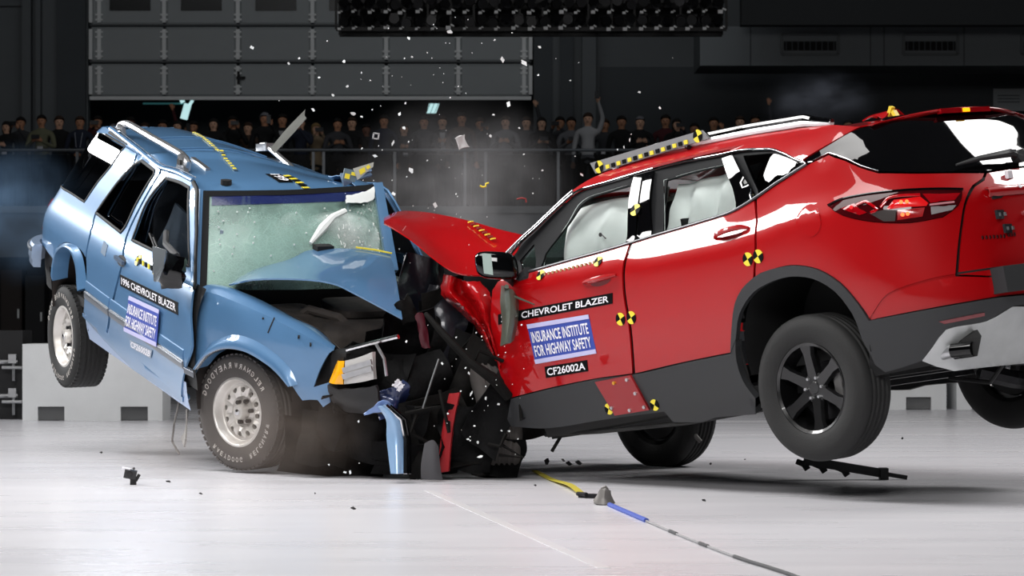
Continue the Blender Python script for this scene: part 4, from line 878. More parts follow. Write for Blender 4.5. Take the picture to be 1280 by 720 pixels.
for k, (u, z, _) in enumerate(D['red_bulbs']):
    mb = MB(); p = Vector(rp(u, z)); n = surf_normal(rp, u, z, REF); mb.disc(p+n*.016, n, .010, 12); mb.build('lit_bulb', mat('lit_tail_bulb', 'ff5a1e', .4, emit=2.2) if k < 4 else mat('dim_tail_bulb', 'd01018', .4, emit=.5), lamp)
patch('tail_lamp', D['red_tail_lamp'], mirror_y(rp), DARK_LENS, red, off=.004, res=.06)
ribbon('lamp_trim', D['red_tail_lamp'][:6], rp, GLOSS_BLACK, lamp, wid=.012, hgt=.012)
# windows: the panes stand a little steeper than the pillars round them
def rp_pane(u, z):
    return (u, red_W(u, 1.45)-.012+.29*(1.45-z), z)
def rp_cover(u, z):
    x, y, q = rp(u, z); return (x, y+.004-.16*max(0, 1.46-z), q)
# windows
holes = [D['red_front_pane'], D['red_sail_pane'], D['red_rear_pane'], D['red_quarter_pane']]
patch('window_surround', D['red_window_surround'], lambda u, z: (lambda p: (p[0], p[1]-.006-.07*max(0, 1.6-z)*min(1, max(0, (u+2.75)/.2)), p[2]))(rp(u, z)), mat('window_rubber', '121315', .7, spec=.15), red, off=-.006, holes=holes)
patch('window_surround', D['red_window_surround'], mirror_y(rp), GLOSS_BLACK, red, off=-.010, holes=holes, res=.09)
for nm, src, par in (('window_glass', 'front_pane', fd), ('window_glass', 'sail_pane', fd), ('window_glass', 'rear_pane', rd), ('quarter_glass', 'quarter_pane', qp)):
    patch(nm, D['red_'+src], rp_pane if src != 'quarter_pane' else rp, CLEAR_GLASS if src != 'quarter_pane' else TINT_GLASS, par, off=-.0 if src != 'quarter_pane' else -.012, th=.004)
    patch(nm, D['red_'+src], mirror_y(rp), TINT_GLASS, red, off=-.015, th=.004, res=.09)
for k in 'abc': patch('pillar_cover', D['red_pillar_cover_'+k], rp_cover, GLOSS_BLACK, red, off=.002)
ribbon('belt_trim', D['red_belt_trim'], rp, mat('dark_satin_trim', '5a5b5e', .3, .8), red, wid=.016, hgt=.008)
ribbon('roof_trim', D['red_top_trim'], rp, CHROME, red, wid=.013, hgt=.010)
ribbon('roof_trim', D['red_apillar'], rp, mat('pillar_reflection', 'c9c9cc', .2, .9), red, wid=.022, hgt=.014)  # bright strip stands in for the reflection on the black front pillar
rsd = patch('roof_side', D['red_roof_side'], rp, RED_PAINT, red, gap=.001)
patch('roof_side', D['red_roof_side'], mirror_y(rp), RED_PAINT, red, gap=.001, res=.09)
# roof skin
def red_roof(x, y):
    zc = cub(x, [-3.35, -2.9, -2.2, -1.6, -1.2, -.9], [1.575, 1.625, 1.690, 1.700, 1.672, 1.62])
    return (x, y, zc-.06*(abs(y)/.66)**2.4)
patch('roof', [(-.95, -.60, 1), (-1.25, -.665), (-2.2, -.675), (-3.0, -.66), (-3.2, -.62, 1), (-3.24, 0), (-3.2, .62, 1), (-3.0, .66), (-2.2, .675), (-1.25, .665), (-.95, .60, 1), (-.88, 0)], red_roof, RED_PAINT, red, res=.1, ref=Vector((-2, 0, 0)))
mb = MB(); rl = spline(D['red_rail'], False, .05)
for nm, dz, r, m in (('roof_rail', .040, .020, GLOSS_BLACK), ('rail_trim', .012, .020, mat('rail_reflection_white', 'eeeef0', .35, .2))):  # near-white lower tube: lamp reflection along the rail put into its colour
    for fn in (rp, mirror_y(rp)):
        pts = [Vector(fn(*p))+Vector((0, 0, dz*min(1, 6*i/len(rl), 6*(len(rl)-1-i)/len(rl)))) for i, p in enumerate(rl)]
        mb = MB(); mb.tube(pts, r, 8); mb.build(nm, m, red)
# tail: rear glass, spoiler, brake lamp, wiper
rg = patch('rear_glass', whole(D['red_rear_glass']), rp, GLOSS_BLACK, red, off=-.004, gap=.002)
ribbon('glass_edge_trim', [p for p in D['red_rear_glass'][:5]], rp, CHROME, rg, wid=.010, hgt=.005)
spr = []
for y in (-.64, -.58, -.3, 0, .3, .58, .64):
    b = abs(y)/.64
    spr.append([(-2.98, y, 1.622-.05*b*b), (-3.2, y, 1.598-.05*b*b), (-3.41+.06*b**3, y*.985, 1.592-.055*b*b), (-3.46+.14*b**3, y*.975, 1.582-.055*b*b), (-3.445+.14*b**3, y*.965, 1.568-.055*b*b)])
sp = net('spoiler', spr, RED_PAINT, red, sub=4, th=.006)
mb = MB(); mb.box((-3.452, .02, 1.568), (.03, .40, .026)); bl = mb.build('brake_lamp', RED_LENS, sp, smooth=False)
mb = MB(); mb.box((-3.470, .02, 1.568), (.008, .05, .02)); mb.build('lit_bulb', mat('amber_bulb', 'ffb400', .4, emit=1.2), bl, smooth=False)
def gate_pt(y, z, off=0):
    # point on the tail surface for a sideways position y
    lo, hi = -2.9, UC*2+2.9
    for _ in range(40):
        m_ = (lo+hi)/2
        if rp(m_, z)[1] > y: lo = m_
        else: hi = m_
    u = (lo+hi)/2; return Vector(rp(u, z))+surf_normal(rp, u, z, REF)*off
mb = MB(); mb.tube([gate_pt(.0, 1.245, .03), gate_pt(.06, 1.255, .045), gate_pt(.3, 1.25, .03), gate_pt(.46, 1.235, .02)], [.026, .022, .014, .006], 8); mb.disc(gate_pt(.0, 1.245, .03), (-1, 0, 0), .035, 14, 0, .05); wp = mb.build('rear_wiper', BLACK_PLASTIC, rg)
mb = MB(); mb.box(gate_pt(.08, 1.246, .07), (.01, .05, .012)); mb.build('wiper_cap', SILVER, wp, smooth=False)
net('plate_recess', [[gate_pt(y, z, o) for y in lin_(.40, -.40, 7)] for z, o in ((1.105, .004), (1.095, .022), (1.075, .026), (1.055, .006))], RED_PAINT, tg, sub=3)
mb = MB(); mb.bar(gate_pt(.38, 1.05, .004), gate_pt(-.38, 1.05, .004), .01, .014); mb.build('recess_shadow_bar', DARK_PANEL, tg, smooth=False)  # solid dark bar stands in for the shadow line under the lip
for (y, z) in ((.36, .96), (.33, .885)):
    mb = MB(); c = gate_pt(y, z, .006); mb.box(c, (.012, .10, .045), Matrix.Rotation(.25, 3, 'Z')); em = mb.build('badge', mat('dark_badge', '2b2f33', .3, .4), tg, smooth=False)
    mb = MB()
    for s in (-.025, .02): mb.box(c+Vector((-.01, s, 0)), (.008, .018, .018), Matrix.Rotation(.25, 3, 'Z'))
    mb.build('badge_stud', SILVER, em, smooth=False)
mb = MB()
for s in range(7): mb.box(gate_pt(.50-s*.022, .855-.001*s, .004), (.006, .016, .016), Matrix.Rotation(.3, 3, 'Z'))
for s in range(3): mb.box(gate_pt(.335-s*.02, .853, .004), (.006, .014, .018), Matrix.Rotation(.2, 3, 'Z'))
mb.build('badge_script', mat('dark_script', '3a0a0c', .3), tg, smooth=False)
mb = MB(); mb.tube([gate_pt(.18, 1.085, 0), gate_pt(.18, 1.085, .03)], .012, 8); mb.tube([gate_pt(.17, .96, 0), gate_pt(.17, .96, .02)], .012, 8); mb.build('white_bolt', WHITE_DECAL, tg)
mb = MB(); mb.box(gate_pt(.17, 1.16, .01), (.02, .05, .04), Matrix.Rotation(.2, 3, 'Z')); mb.build('tow_badge', WHITE_DECAL, tg, smooth=False)
mb = MB(); mb.box((-3.86, 0, .63), (.10, 1.0, .13)); mb.build('bumper_step', BLACK_PLASTIC, rbm, smooth=False)
ribbon('panel_seam', [(D['red_tailgate'][5][0], .695), (UC, .695)], rp, DARK_PANEL, rbm, wid=.010, hgt=.001)
ribbon('seam_filler', [(p[0], p[1]) for p in D['red_rear_bumper'][:4]], rp, RED_PAINT, rbm, wid=.04, hgt=.001, off=-.008)
# body-coloured dents on the bumper corner catch the lamps
# handles, fuel flap
for nm, door_ in (('handle_f', fd), ('handle_r', rd)):
    (u0, z0, _), (u1, z1, _) = D['red_'+nm]
    cu, cz = (u0+u1)/2, (z0+z1)/2; e = [(cu+.085*math.cos(t), cz+.030*math.sin(t)) for t in lin_(0, 2*math.pi*.95, 20)]
    patch('handle_recess', e, rp, mat('recess_shade_red', '5a0508', .3, 0, 1), door_, off=.0015, smooth2=False)  # flat patch; shade of the recess put into a darker red
    pts = []
    for k, t in enumerate(lin_(0, 1, 9)):
        u, z = u0+.03-(u0-u1+.06)*t, cz+.008+(z1-z0)*(t-.5)*.5
        pts.append(Vector(rp(u, z))+surf_normal(rp, u, z, REF)*(.004+.034*math.sin(math.pi*min(1, max(0, t)))**.4))
    mb = MB(); mb.tube(pts, [.008, .013, .015, .015, .015, .015, .015, .013, .008], 8); mb.build('door_handle', RED_PAINT, door_)
u, z, _ = D['red_fuel'][0]
ff_ = patch('fuel_flap', [(u+.085*math.cos(t), z+.085*math.sin(t)) for t in lin_(0, 2*math.pi*.97, 32)], rp, RED_PAINT, qp, off=.0025, smooth2=False, th=.006)
# decals: words, stripes, markers
def word_decal(door_, key, s, fn, tl=None, frm=BLACK_DECAL, txt=WHITE_DECAL, nm='name_decal', box=(.03, .2, .97, .82), off=.003):
    q = D[key]; b = decal_quad(nm, q, fn, frm, door_, off=off); lettering('lettering', s, q, fn, txt, b, box=box, off=off+.002)
    return b
word_decal(fd, 'red_name_decal', '2026 CHEVROLET BLAZER', rp)
word_decal(fd, 'red_num_decal', 'CF26002A', rp, nm='number_decal', box=(.05, .18, .95, .84))
def institute_decal(door_, key, fn, off=.003):
    q = D[key]; b = decal_quad('institute_decal', q, fn, BLUE_DECAL, door_, box=(0, 0, 1, 1), off=off)
    decal_quad('decal_stripe', q, fn, LILAC_DECAL, b, box=(0, .89, 1, 1), off=off+.002); decal_quad('decal_stripe', q, fn, LILAC_DECAL, b, box=(0, 0, 1, .11), off=off+.002)
    lettering('lettering', 'INSURANCE INSTITUTE', q, fn, WHITE_DECAL, b, box=(.04, .52, .96, .80), off=off+.003)
    lettering('lettering', 'FOR HIGHWAY SAFETY', q, fn, WHITE_DECAL, b, box=(.04, .17, .96, .45), off=off+.003)
institute_decal(fd, 'red_inst_decal', rp)
tn = [(0, None), (1, rd), (2, rd), (3, qp), (4, qp), (5, sc_), (6, sc_), (7, fd), (8, fd)]
for i, par in tn:
    c = D['red_targets'][i][:2]
    target('target_marker', c, rp, .036 if i < 5 else .032, par or red, off=.008 if i == 0 else (.014 if i in (5, 6) else .004), rot=.35 if i not in (5, 6) else .9)
a_, b_ = D['red_targets'][7][:2], D['red_targets'][8][:2]
mb = MB()
for k in range(1, 14):
    t = k/14; u, z = a_[0]+(b_[0]-a_[0])*t, a_[1]+(b_[1]-a_[1])*t; p = Vector(rp(u, z)); n = surf_normal(rp, u, z, REF); mb.box(p+n*.002, (.014, .006, .016))
mb.build('scale_dots', mat('tan_decal', 'a98d63', .6), fd, smooth=False, kind='stuff')
# bolted sill plate
spl_ = patch('sill_plate', D['red_sill_plate'], rp, mat('red_anodised', '8f1016', .35, .3, .5), red, off=.024, th=.02, smooth2=False)
q = D['red_sill_plate']; f = quad_map([q[0], q[1], q[2], q[3]])
for s, t, m in ((.5, .88, 'g'), (.88, .9, 's'), (.9, .5, 's'), (.93, .10, 's'), (.5, .08, 's'), (.06, .22, 's')):
    u, z = f(s, t); p = Vector(rp(u, z)); n = surf_normal(rp, u, z, REF); mb = MB(); mb.disc(p+n*.028, n, .010, 8, 0, .012); mb.build('plate_bolt', mat('gold_bolt', 'd8a53c', .3, .8) if m == 'g' else SILVER, spl_)
# roof target board and tail target
rb = FREE['roof_board']; A, B_, C_, Dd = [Vector(p) for p in rb]
mb = MB(); up = ((A-Dd)+(B_-C_))*.5; nrm_ = Vector((0, 1, 0)); mb.prism([A, B_, C_, Dd], lambda p: p+nrm_*.004, lambda p: p-nrm_*.012); board = mb.build('target_board', mat('grey_board', '77787a', .6), red, smooth=False)
mb = MB()
for k in range(15):
    s = .13+.74*k/15; p0 = Dd.lerp(C_, s); v = A-Dd
    mb.box(p0+v*.26+Vector((0, .008, 0)), (.028, .006, .022), None, k % 2)
mb.build('checker_strip', [YELLOW_DECAL, BLACK_DECAL], board, smooth=False)
for s in (.06, .93):
    mb = MB(); p0 = Dd.lerp(C_, s); v = A-Dd; e = (C_-Dd).normalized()
    for k in range(4):
        a = math.pi/2*k+.2; c = p0+v*.45+Vector((0, .008, 0)); r = .036
        vs = [c]+[c+e*math.cos(a+j*math.pi/8)*r+Vector((0, 0, 1))*math.sin(a+j*math.pi/8)*r for j in range(5)]; mb.add(vs, [(0, j, j+1) for j in range(1, 5)], k % 2)
    mb.build('target_marker', [YELLOW_DECAL, BLACK_DECAL], board, smooth=False)
mb = MB()
for s in (.2, .8): mb.bar(Dd.lerp(C_, s), Dd.lerp(C_, s)+Vector((0, -.1, -.06)), .02, .02)
mb.build('board_foot', DARK_STEEL, board, smooth=False)
a, b = [Vector(p) for p in FREE['roof_lump']]; b = b+Vector((.03, 0, -.02))
mb = MB(); V, F_ = netmesh([[a+Vector((0, .08, -.02)), a.lerp(b, .5)+Vector((0, .08, -.01)), b+Vector((.02, .08, -.05))], [a+Vector((0, 0, .0)), a.lerp(b, .5)+Vector((0, 0, .0)), b], [a+Vector((0, -.08, -.02)), a.lerp(b, .5)+Vector((0, -.08, 0)), b+Vector((0, -.08, -.05))]], 3, .008); mb.add(V, F_); tl_ = mb.build('roof_fin', RED_PAINT, red)
mb = MB(); mb.bar(b+Vector((.02, .03, -.03)), b+Vector((-.01, .03, .015)), .03, .02, 0); mb.bar(b+Vector((-.03, .03, -.045)), b+Vector((-.015, .03, -.01)), .03, .02, 0); mb.bar(b+Vector((.06, .03, -.03)), b+Vector((.09, .03, -.02)), .03, .02, 1); mb.build('target_marker', [YELLOW_DECAL, BLACK_DECAL], tl_, smooth=False)
# wheels
turn = Matrix.Rotation(math.pi, 3, 'Z')
make_wheel('wheel', red, Vector((-2.863, .80, .26)), turn, .381, .235, .242, 'black', RUBBER)
make_wheel('wheel', red, Vector((-2.863, -.80, .26)), Matrix.Identity(3), .381, .235, .242, 'black', RUBBER)
make_wheel('wheel', red, Vector((-.12, .74, .455)), turn @ Matrix.Rotation(-.45, 3, 'Z'), .381, .235, .242, 'black', DUSTY_RUBBER)
make_wheel('wheel', red, Vector((-.05, -.79, .365)), Matrix.Identity(3), .381, .235, .242, 'black', RUBBER)
for s in (1, -1):   # wheel wells
    mb = MB(); n = 15; vs = []
    for i in range(n):
        a = math.radians(-15+210*i/(n-1)); x, z = -2.885+.435*math.cos(a), .50+.44*math.sin(a)
        vs += [(x, s*.90, z), (x, s*.45, z)]
    mb.add(vs, [(2*i, 2*i+1, 2*i+3, 2*i+2) for i in range(n-1)]+[tuple(range(1, 2*n, 2))]); mb.build('wheel_well', DARK_PANEL, red)
# curtain airbags in the side windows
def curtain(name, u0, u1, z0, z1, inset, seed, parent):
    R = random.Random(seed); rows_ = []
    for t in lin_(0, 1, 6):
        r_ = []
        for s in lin_(0, 1, 9):
            u, z = u0+(u1-u0)*s, z1+(z0-z1)*t; p = Vector(rp(u, z)); n = surf_normal(rp, u, z, REF)
            r_.append(p-n*(inset+.05+.035*math.sin(s*19+seed)*(.3+t)+R.uniform(-.012, .012)))
        rows_.append(r_)
    return net(name, rows_, AIRBAG, parent, sub=5, th=.02)
curtain('curtain_airbag', -.98, -1.78, 1.18, 1.60, .07, 2, red)
curtain('curtain_airbag', -1.88, -2.50, 1.17, 1.57, .07, 5, red)
mb = MB(); mb.tube([Vector(rp(-1.42, 1.32))+Vector((0, -.04, 0)), Vector(rp(-1.48, 1.29))+Vector((0, -.02, 0))], .004, 6); mb.disc(Vector(rp(-1.42, 1.32))+Vector((0, -.03, 0)), (0, 1, 0), .012, 10); mb.build('airbag_tether', DARK_PANEL, red)
mb = MB(); mb.box((-1.9, 0, .42), (2.3, 1.6, .06)); mb.box((-2.0, 0, 1.0), (.02, 1.5, .6)); mb.build('cabin_floor', DARK_PANEL, red, smooth=False)
for y in (.38, -.38):
    mb = MB(); V, F_ = netmesh([[(-1.55, y-.24, .62), (-1.55, y, .66), (-1.55, y+.24, .62)], [(-1.1, y-.25, .68), (-1.1, y, .72), (-1.1, y+.25, .68)]], 4, .14); mb.add(V, F_); mb.build('seat', SEAT, red)
    mb = MB(); V, F_ = netmesh([[(-1.6, y-.24, .66), (-1.55, y, .66), (-1.6, y+.24, .66)], [(-1.75, y-.22, 1.2), (-1.70, y, 1.22), (-1.75, y+.22, 1.2)], [(-1.78, y-.12, 1.4), (-1.76, y, 1.42), (-1.78, y+.12, 1.4)]], 4, .12); mb.add(V, F_); mb.build('backrest', SEAT, red)
# windscreen and front pillars
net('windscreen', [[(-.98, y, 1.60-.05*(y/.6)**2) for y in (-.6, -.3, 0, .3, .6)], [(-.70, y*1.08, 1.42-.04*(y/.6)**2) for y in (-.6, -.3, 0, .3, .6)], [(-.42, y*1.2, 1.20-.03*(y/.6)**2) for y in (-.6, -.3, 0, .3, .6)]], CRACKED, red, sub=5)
# mirror
mr = [Vector(p) for p in FREE['mirror_red']]; mc = (mr[0]+mr[1])/2
dM = (mr[1]-mr[0]); uM = Vector((0, 0, 1)); wM = dM.cross(uM).normalized()
def blob(name, c, ax, m, parent, sq=.75, n=20, k=12, **props):
    # rounded box (superellipsoid) on three axis vectors
    mb = MB(); vs = []; sg = lambda v, e: math.copysign(abs(v)**e, v)
    for i in range(k+1):
        a = -math.pi/2+math.pi*i/k
        for j in range(n):
            b = 2*math.pi*j/n; x, y, z = sg(math.cos(a), sq)*sg(math.cos(b), sq), sg(math.cos(a), sq)*sg(math.sin(b), sq), sg(math.sin(a), sq)
            vs.append(c+ax[0]*x+ax[1]*y+ax[2]*z)
    mb.add(vs, [(i*n+j, i*n+(j+1) % n, (i+1)*n+(j+1) % n, (i+1)*n+j) for i in range(k) for j in range(n)]); return mb.build(name, m, parent, **props)
mir = blob('door_mirror', mc, (dM*.5, wM*.075, uM*.080), GLOSS_BLACK, red, .55)
mb = MB(); e = dM.normalized(); s_ = -1 if wM.y < 0 else 1
mb.prism([(-.33, -.055), (-.12, -.062), (-.09, .06), (-.30, .06)], lambda p: mc+dM*p[0]+uM*p[1]+wM*.078*s_, lambda p: mc+dM*p[0]+uM*p[1]+wM*.05*s_); mb.build('mirror_glass', mat('mirror_reflection_grey', '9fb0aa', .25, .3), mir, smooth=False)  # grey-green reflection put into the glass colour
mb = MB(); mb.tube([mc+dM*.2-uM*.06, mc+dM*.35-uM*.10-wM*.1*s_, Vector(rp(-.9, 1.2))], [.03, .028, .04], 8); mb.build('mirror_stalk', BLACK_PLASTIC, mir)
# crumpled front: hood, fender, torn trim
hd = net('hood', NET['red_hood'], RED_PAINT, red, sub=6, th=.008)
mb = MB(); hr = NET['red_hood']
for k in range(9):
    a, b = Vector(hr[0][4]).lerp(Vector(hr[1][4]), .25), Vector(hr[1][5])
    p = a.lerp(b, k/8)+Vector((0, .0, .022)); mb.box(p, (.028, .022, .008), None, k % 2)
mb.build('dashed_tape', [YELLOW_DECAL, mat('tape_red', '7a1512', .6)], hd, smooth=False)
net('front_fender', NET['red_fender'], RED_PAINT, red, sub=5, th=.006, jitter=.004, seed=3)
ts = net('torn_trim', NET['trim_shard'], mat('grey_green_trim', '6f7468', .3, .6), red, sub=4, th=.012)
mb = MB(); tm = [Vector(r[-1]) for r in NET['trim_shard']]; mb.tube([Vector(p)+Vector((0, .01, 0)) for p in NET['trim_shard'][2]], .011, 8); mb.build('chrome_edge', CHROME, ts)
mb = MB(); mb.tube([Vector(NET['trim_shard'][1][0])+Vector((0, .02, .01)), Vector(rp(-.78, 1.11))+Vector((0, .06, 0)), Vector(rp(-.97, 1.01))+Vector((0, .03, 0))], [.014, .009, .004], 6); mb.build('bent_strip', mat('grey_green_trim', '6f7468', .3, .6), ts)
# underside
mb = MB(); mb.box((-2.0, 0, .30), (2.6, 1.55, .10)); mb.box((-3.3, 0, .36), (.7, 1.3, .12)); mb.build('underbody', DARK_PANEL, red, smooth=False)
mb = MB(); mb.bar((-2.8, .60, .26), (-2.8, -.70, .26), .12, .09); mb.bar((-2.4, .55, .22), (-2.85, .70, .24), .07, .05); mb.bar((-3.1, .62, .30), (-3.1, -.62, .30), .10, .12); mb.bar((-3.35, .5, .30), (-3.35, -.5, .22), .05, .06); mb.build('rear_axle', DARK_STEEL, red, smooth=False)
mb = MB(); mb.tube([(-2.95, -.35, .22), (-3.05, -.5, .15), (-3.0, -.7, .13)], .05, 8); mb.build('control_arm', DARK_STEEL, red)
mb = MB(); mb.tube([(-2.86, -.62, .35), (-2.80, -.60, .62)], .055, 12)
for k in range(6): mb.tube([(-2.86+.0*k+.07*math.cos(t), -.62+.07*math.sin(t), .32+.045*k+.007*t) for t in lin_(0, 6.28, 14)], .012, 6)
mb.build('blue_spring', mat('blue_spring_paint', '3c38b8', .35, .2, .6), red)
mb = MB()
for k in range(7): mb.box((-2.9-.05*rnd.random(), -.4-.06*k, .22+.06*rnd.random()), (.08, .05, .06), Euler((rnd.random()*2, rnd.random()*2, 0)).to_matrix())
mb.build('axle_bracket', SILVER, red, smooth=False)
exq = [Vector(p) for p in FREE['exhaust']]
mb = MB(); mb.tube(exq[:3], [.026, .03, .03], 14); ex = mb.build('exhaust_pipe', SILVER, red)
mb = MB(); mb.tube([exq[2].lerp(exq[3], -.3), exq[3]], .036, 18, caps=False); mb.tube([exq[2].lerp(exq[3], -.3), exq[2].lerp(exq[3], .9)], .032, 16); mb.build('exhaust_tip', GLOSS_BLACK, ex)
ev = [Vector(p) for p in FREE['exhaust_void']]; bk = Vector((.05, -.02, 0))
mb = MB(); mb.prism(ev, lambda p: p, lambda p: p+bk); mb.build('exhaust_cutout', DARK_PANEL, red, smooth=False)
mb = MB(); mb.tube([(-3.2, .2, .2), (-3.5, .25, .14), (-3.62, .22, .25), (-3.68, .2, .42)], .012, 6); mb.build('hanging_cable', DARK_PANEL, red)
mb = MB(); mb.tube([(-2.4, .75, .20), (-1.9, .86, .20), (-1.2, .86, .24), (-.7, .82, .28)], .012, 6); mb.build('sill_cable', DARK_PANEL, red)

# ------------------------------------------------------------------ blue car
blue = pose_empty('crashed_car', 'blue older sport utility vehicle with raised tail and folded hood, shattered windscreen', 'car', CAB_POSE)
bp_ = blue_pt; UB = -2.75-.8*math.pi/2
FR = Matrix(FRONT_R); FT = Vector(FRONT_T)
def fp_(u, z): return tuple(FR @ Vector(blue_pt(u, z))+FT)       # the bent front clip
def F3(*p): return FR @ Vector(p)+FT
FREF = FT+FR @ Vector((-.3, 0, .6))
notarch2 = lambda u, z: (u+2.70)**2+(z-.45)**2 < .40**2
for fn in (bp_, mirror_y(bp_)):
    shell('inner_body', lin_(-4.0, -.32, 50), lin_(.42, 1.06, 12), fn, blue, .03, DARK_PANEL, notarch2)
bq = patch('quarter_panel', D['blue_quarter_panel'], bp_, BLUE_PAINT, blue, gap=.002, holes=[D['blue_qpane']])
brd = patch('rear_door', D['blue_rear_door'], bp_, BLUE_PAINT, blue, gap=.005, holes=[D['blue_rear_pane']])
bfd = patch('front_door', D['blue_front_door'], bp_, BLUE_PAINT, blue, gap=.006, holes=[D['blue_front_pane']])
def far_side(u, z):
    x, y, q = bp_(u, z); k = min(1, max(0, (q-1.0)/.55))
    return (x, -y, q-k*cub(x, [-2.95, -2.4, -1.9, -1.4, -.9], [.27, .22, .17, .09, 0]))
def hatch_pt(u, z):
    x, y, q = bp_(u, z); k = min(1, max(0, (q-1.0)/.55)); return (x, y, q-k*.24*min(1, max(0, (y+.3)/.7)))
for nm, h in (('quarter_panel', 'qpane'), ('rear_door', 'rear_pane'), ('front_door', 'front_pane')):
    patch(nm, D['blue_'+nm], far_side, BLUE_PAINT, blue, gap=.005, holes=[D['blue_'+h]], res=.09)
    patch('window_glass', D['blue_'+h], far_side, TINT_GLASS, blue, off=-.006, th=.004, res=.09)
patch('window_glass', D['blue_qpane'], bp_, TINT_GLASS, bq, off=-.004, th=.004)
def bp_pane(u, z):
    return (u, -(blue_W(u, 1.55)-.008+.22*(1.55-z)), z)
patch('window_glass', D['blue_rear_pane'], bp_pane, TINT_GLASS, brd, th=.004)
patch('window_glass', D['blue_front_pane'], bp_pane, SMOKE_GLASS, bfd, th=.004)
SEAL = mat('window_seal', '0e0f11', .6, spec=.15)
ribbon('window_seal', D['blue_rear_pane'], bp_, SEAL, brd, wid=.022, hgt=.006, closed=True)
ribbon('window_seal', D['blue_front_pane'], bp_, SEAL, bfd, wid=.022, hgt=.006, closed=True)
ribbon('window_seal', D['blue_qpane'][:7], bp_, SEAL, bq, wid=.016, hgt=.004)
BRIGHT = mat('bright_trim', 'c9ced6', .2, .9)
ribbon('drip_rail', D['blue_drip'], bp_, BLUE_PAINT, blue, wid=.03, hgt=.020)
ribbon('drip_molding', offs(D['blue_drip'], 0, .018), bp_, BRIGHT, blue, wid=.008, hgt=.012)
z0 = D['blue_qpane']
ribbon('air_slot', [(z0[0][0]+.02, z0[0][1]+.022), (z0[1][0]-.0, z0[1][1]+.020)], bp_, DARK_PANEL, bq, wid=.030, hgt=.004)
ribbon('pillar_seal', D['blue_apillar'], bp_, SEAL, blue, wid=.03, hgt=.012)
patch('rocker_panel', D['blue_rocker'], bp_, BLUE_PAINT, blue, th=.05, smooth2=False)
shell('rocker_sill', lin_(-2.35, -.45, 20), lin_(.26, .44, 4), bp_, blue, .008, mat('rocker_blue_grey', '8fa4c4', .4, .3, .5))
MOLD = mat('molding_grey', '6e7278', .4, .3)
for key, fn, par, ref in (('blue_molding', bp_, brd, REF), ('blue_molding_f', bp_, bfd, REF), ('fro_molding', fp_, blue, FREF)):
    ribbon('side_molding', offs(D[key], 0, -.028), fn, MOLD, par, wid=.055, hgt=.011, ref=ref)
    ribbon('molding_bead', offs(D[key], 0, -.012), fn, BRIGHT, par, wid=.012, hgt=.015, ref=ref)
ribbon('body_crease', offs(D['blue_molding_f'], 0, .035), bp_, BLUE_PAINT, bfd, wid=.07, hgt=.006)
ribbon('body_crease', offs(D['blue_molding'], 0, .035), bp_, BLUE_PAINT, brd, wid=.07, hgt=.006)
def flare(name, o, i, fn, ref):
    # swollen lip between an outer and an inner line
    n = 40; so, si = spline(o, False, .02), spline(i, False, .02); vs = []; K = 7
    for k in range(n):
        a, b = so[int(k*(len(so)-1)/(n-1))], si[int(k*(len(si)-1)/(n-1))]
        for j in range(K):
            t = j/(K-1); u, z = a[0]+(b[0]-a[0])*t, a[1]+(b[1]-a[1])*t
            vs.append(Vector(fn(u, z))+surf_normal(fn, u, z, ref)*(.034*math.sin(math.pi*.62*t)**1.2-(0 if j < K-1 else .0)))
        u, z = b[0], b[1]; vs.append(Vector(fn(u, z))-surf_normal(fn, u, z, ref)*.08)
    K += 1; mb = MB(); mb.add(vs, [(r*K+c, r*K+c+1, (r+1)*K+c+1, (r+1)*K+c) for r in range(n-1) for c in range(K-1)]); return mb.build(name, BLUE_PAINT, blue, angle=50)
flare('wheel_flare', D['blue_rear_flare_o'], D['blue_rear_flare_i'], bp_, REF)
flare('wheel_flare', D['fro_flare_o'], D['fro_flare_i'], fp_, FREF)
ribbon('arch_bead', D['fro_flare_i'], fp_, BRIGHT, blue, wid=.012, hgt=.024, ref=FREF)
bf = patch('front_fender', D['fro_fender'], fp_, BLUE_PAINT, blue, ref=FREF, th=.01)
patch('front_fender', D['fro_fender'], lambda u, z: tuple(FR @ Vector((u-.45*max(0, u+.2), -blue_pt(u, z)[1]-.25*max(0, u+.2)+.08*math.sin(u*9), z))+FT), BLUE_PAINT, blue, ref=FREF, res=.09)
patch('fender_corner', D['fro_lower'], fp_, BLUE_PAINT, bf, ref=FREF, th=.01)
# fender top between its crest and the hood gap
cr = spline(D['fro_crest'], False, .03); crest = [Vector(fp_(*p)) for p in cr]; inn = [Vector(p) for p in FREE['fender_inner']]
def along(L, t):
    x = t*(len(L)-1); i = min(int(x), len(L)-2); return L[i].lerp(L[i+1], x-i)
rows_ = []
for k in range(9):
    t = k/8; a, b = along(crest, t), along(inn, t); m1 = a.lerp(b, .4)+Vector((0, 0, .018)); rows_.append([a, m1, a.lerp(b, .75)+Vector((0, 0, .012)), b])
net('fender_top', rows_, BLUE_PAINT, bf, sub=4, th=.008)
ribbon('fender_slit', [(D['fro_crest'][3][0]+.10, D['fro_crest'][3][1]-.005), (D['fro_crest'][3][0]+.075, D['fro_crest'][3][1]-.10)], fp_, DARK_PANEL, bf, wid=.010, hgt=.003, ref=FREF)
for (s, dz) in ((.18, -.13), (.55, -.02), (.62, -.10), (.80, -.02), (.88, -.03), (.40, -.12)):
    c = along(crest, s)+Vector((-.01, -.012, dz)); mb = MB(); mb.disc(c, (-.4, -1, 0), rnd.uniform(.006, .014), 7, 0, .01); mb.build('chip_mark', DARK_PANEL, bf)
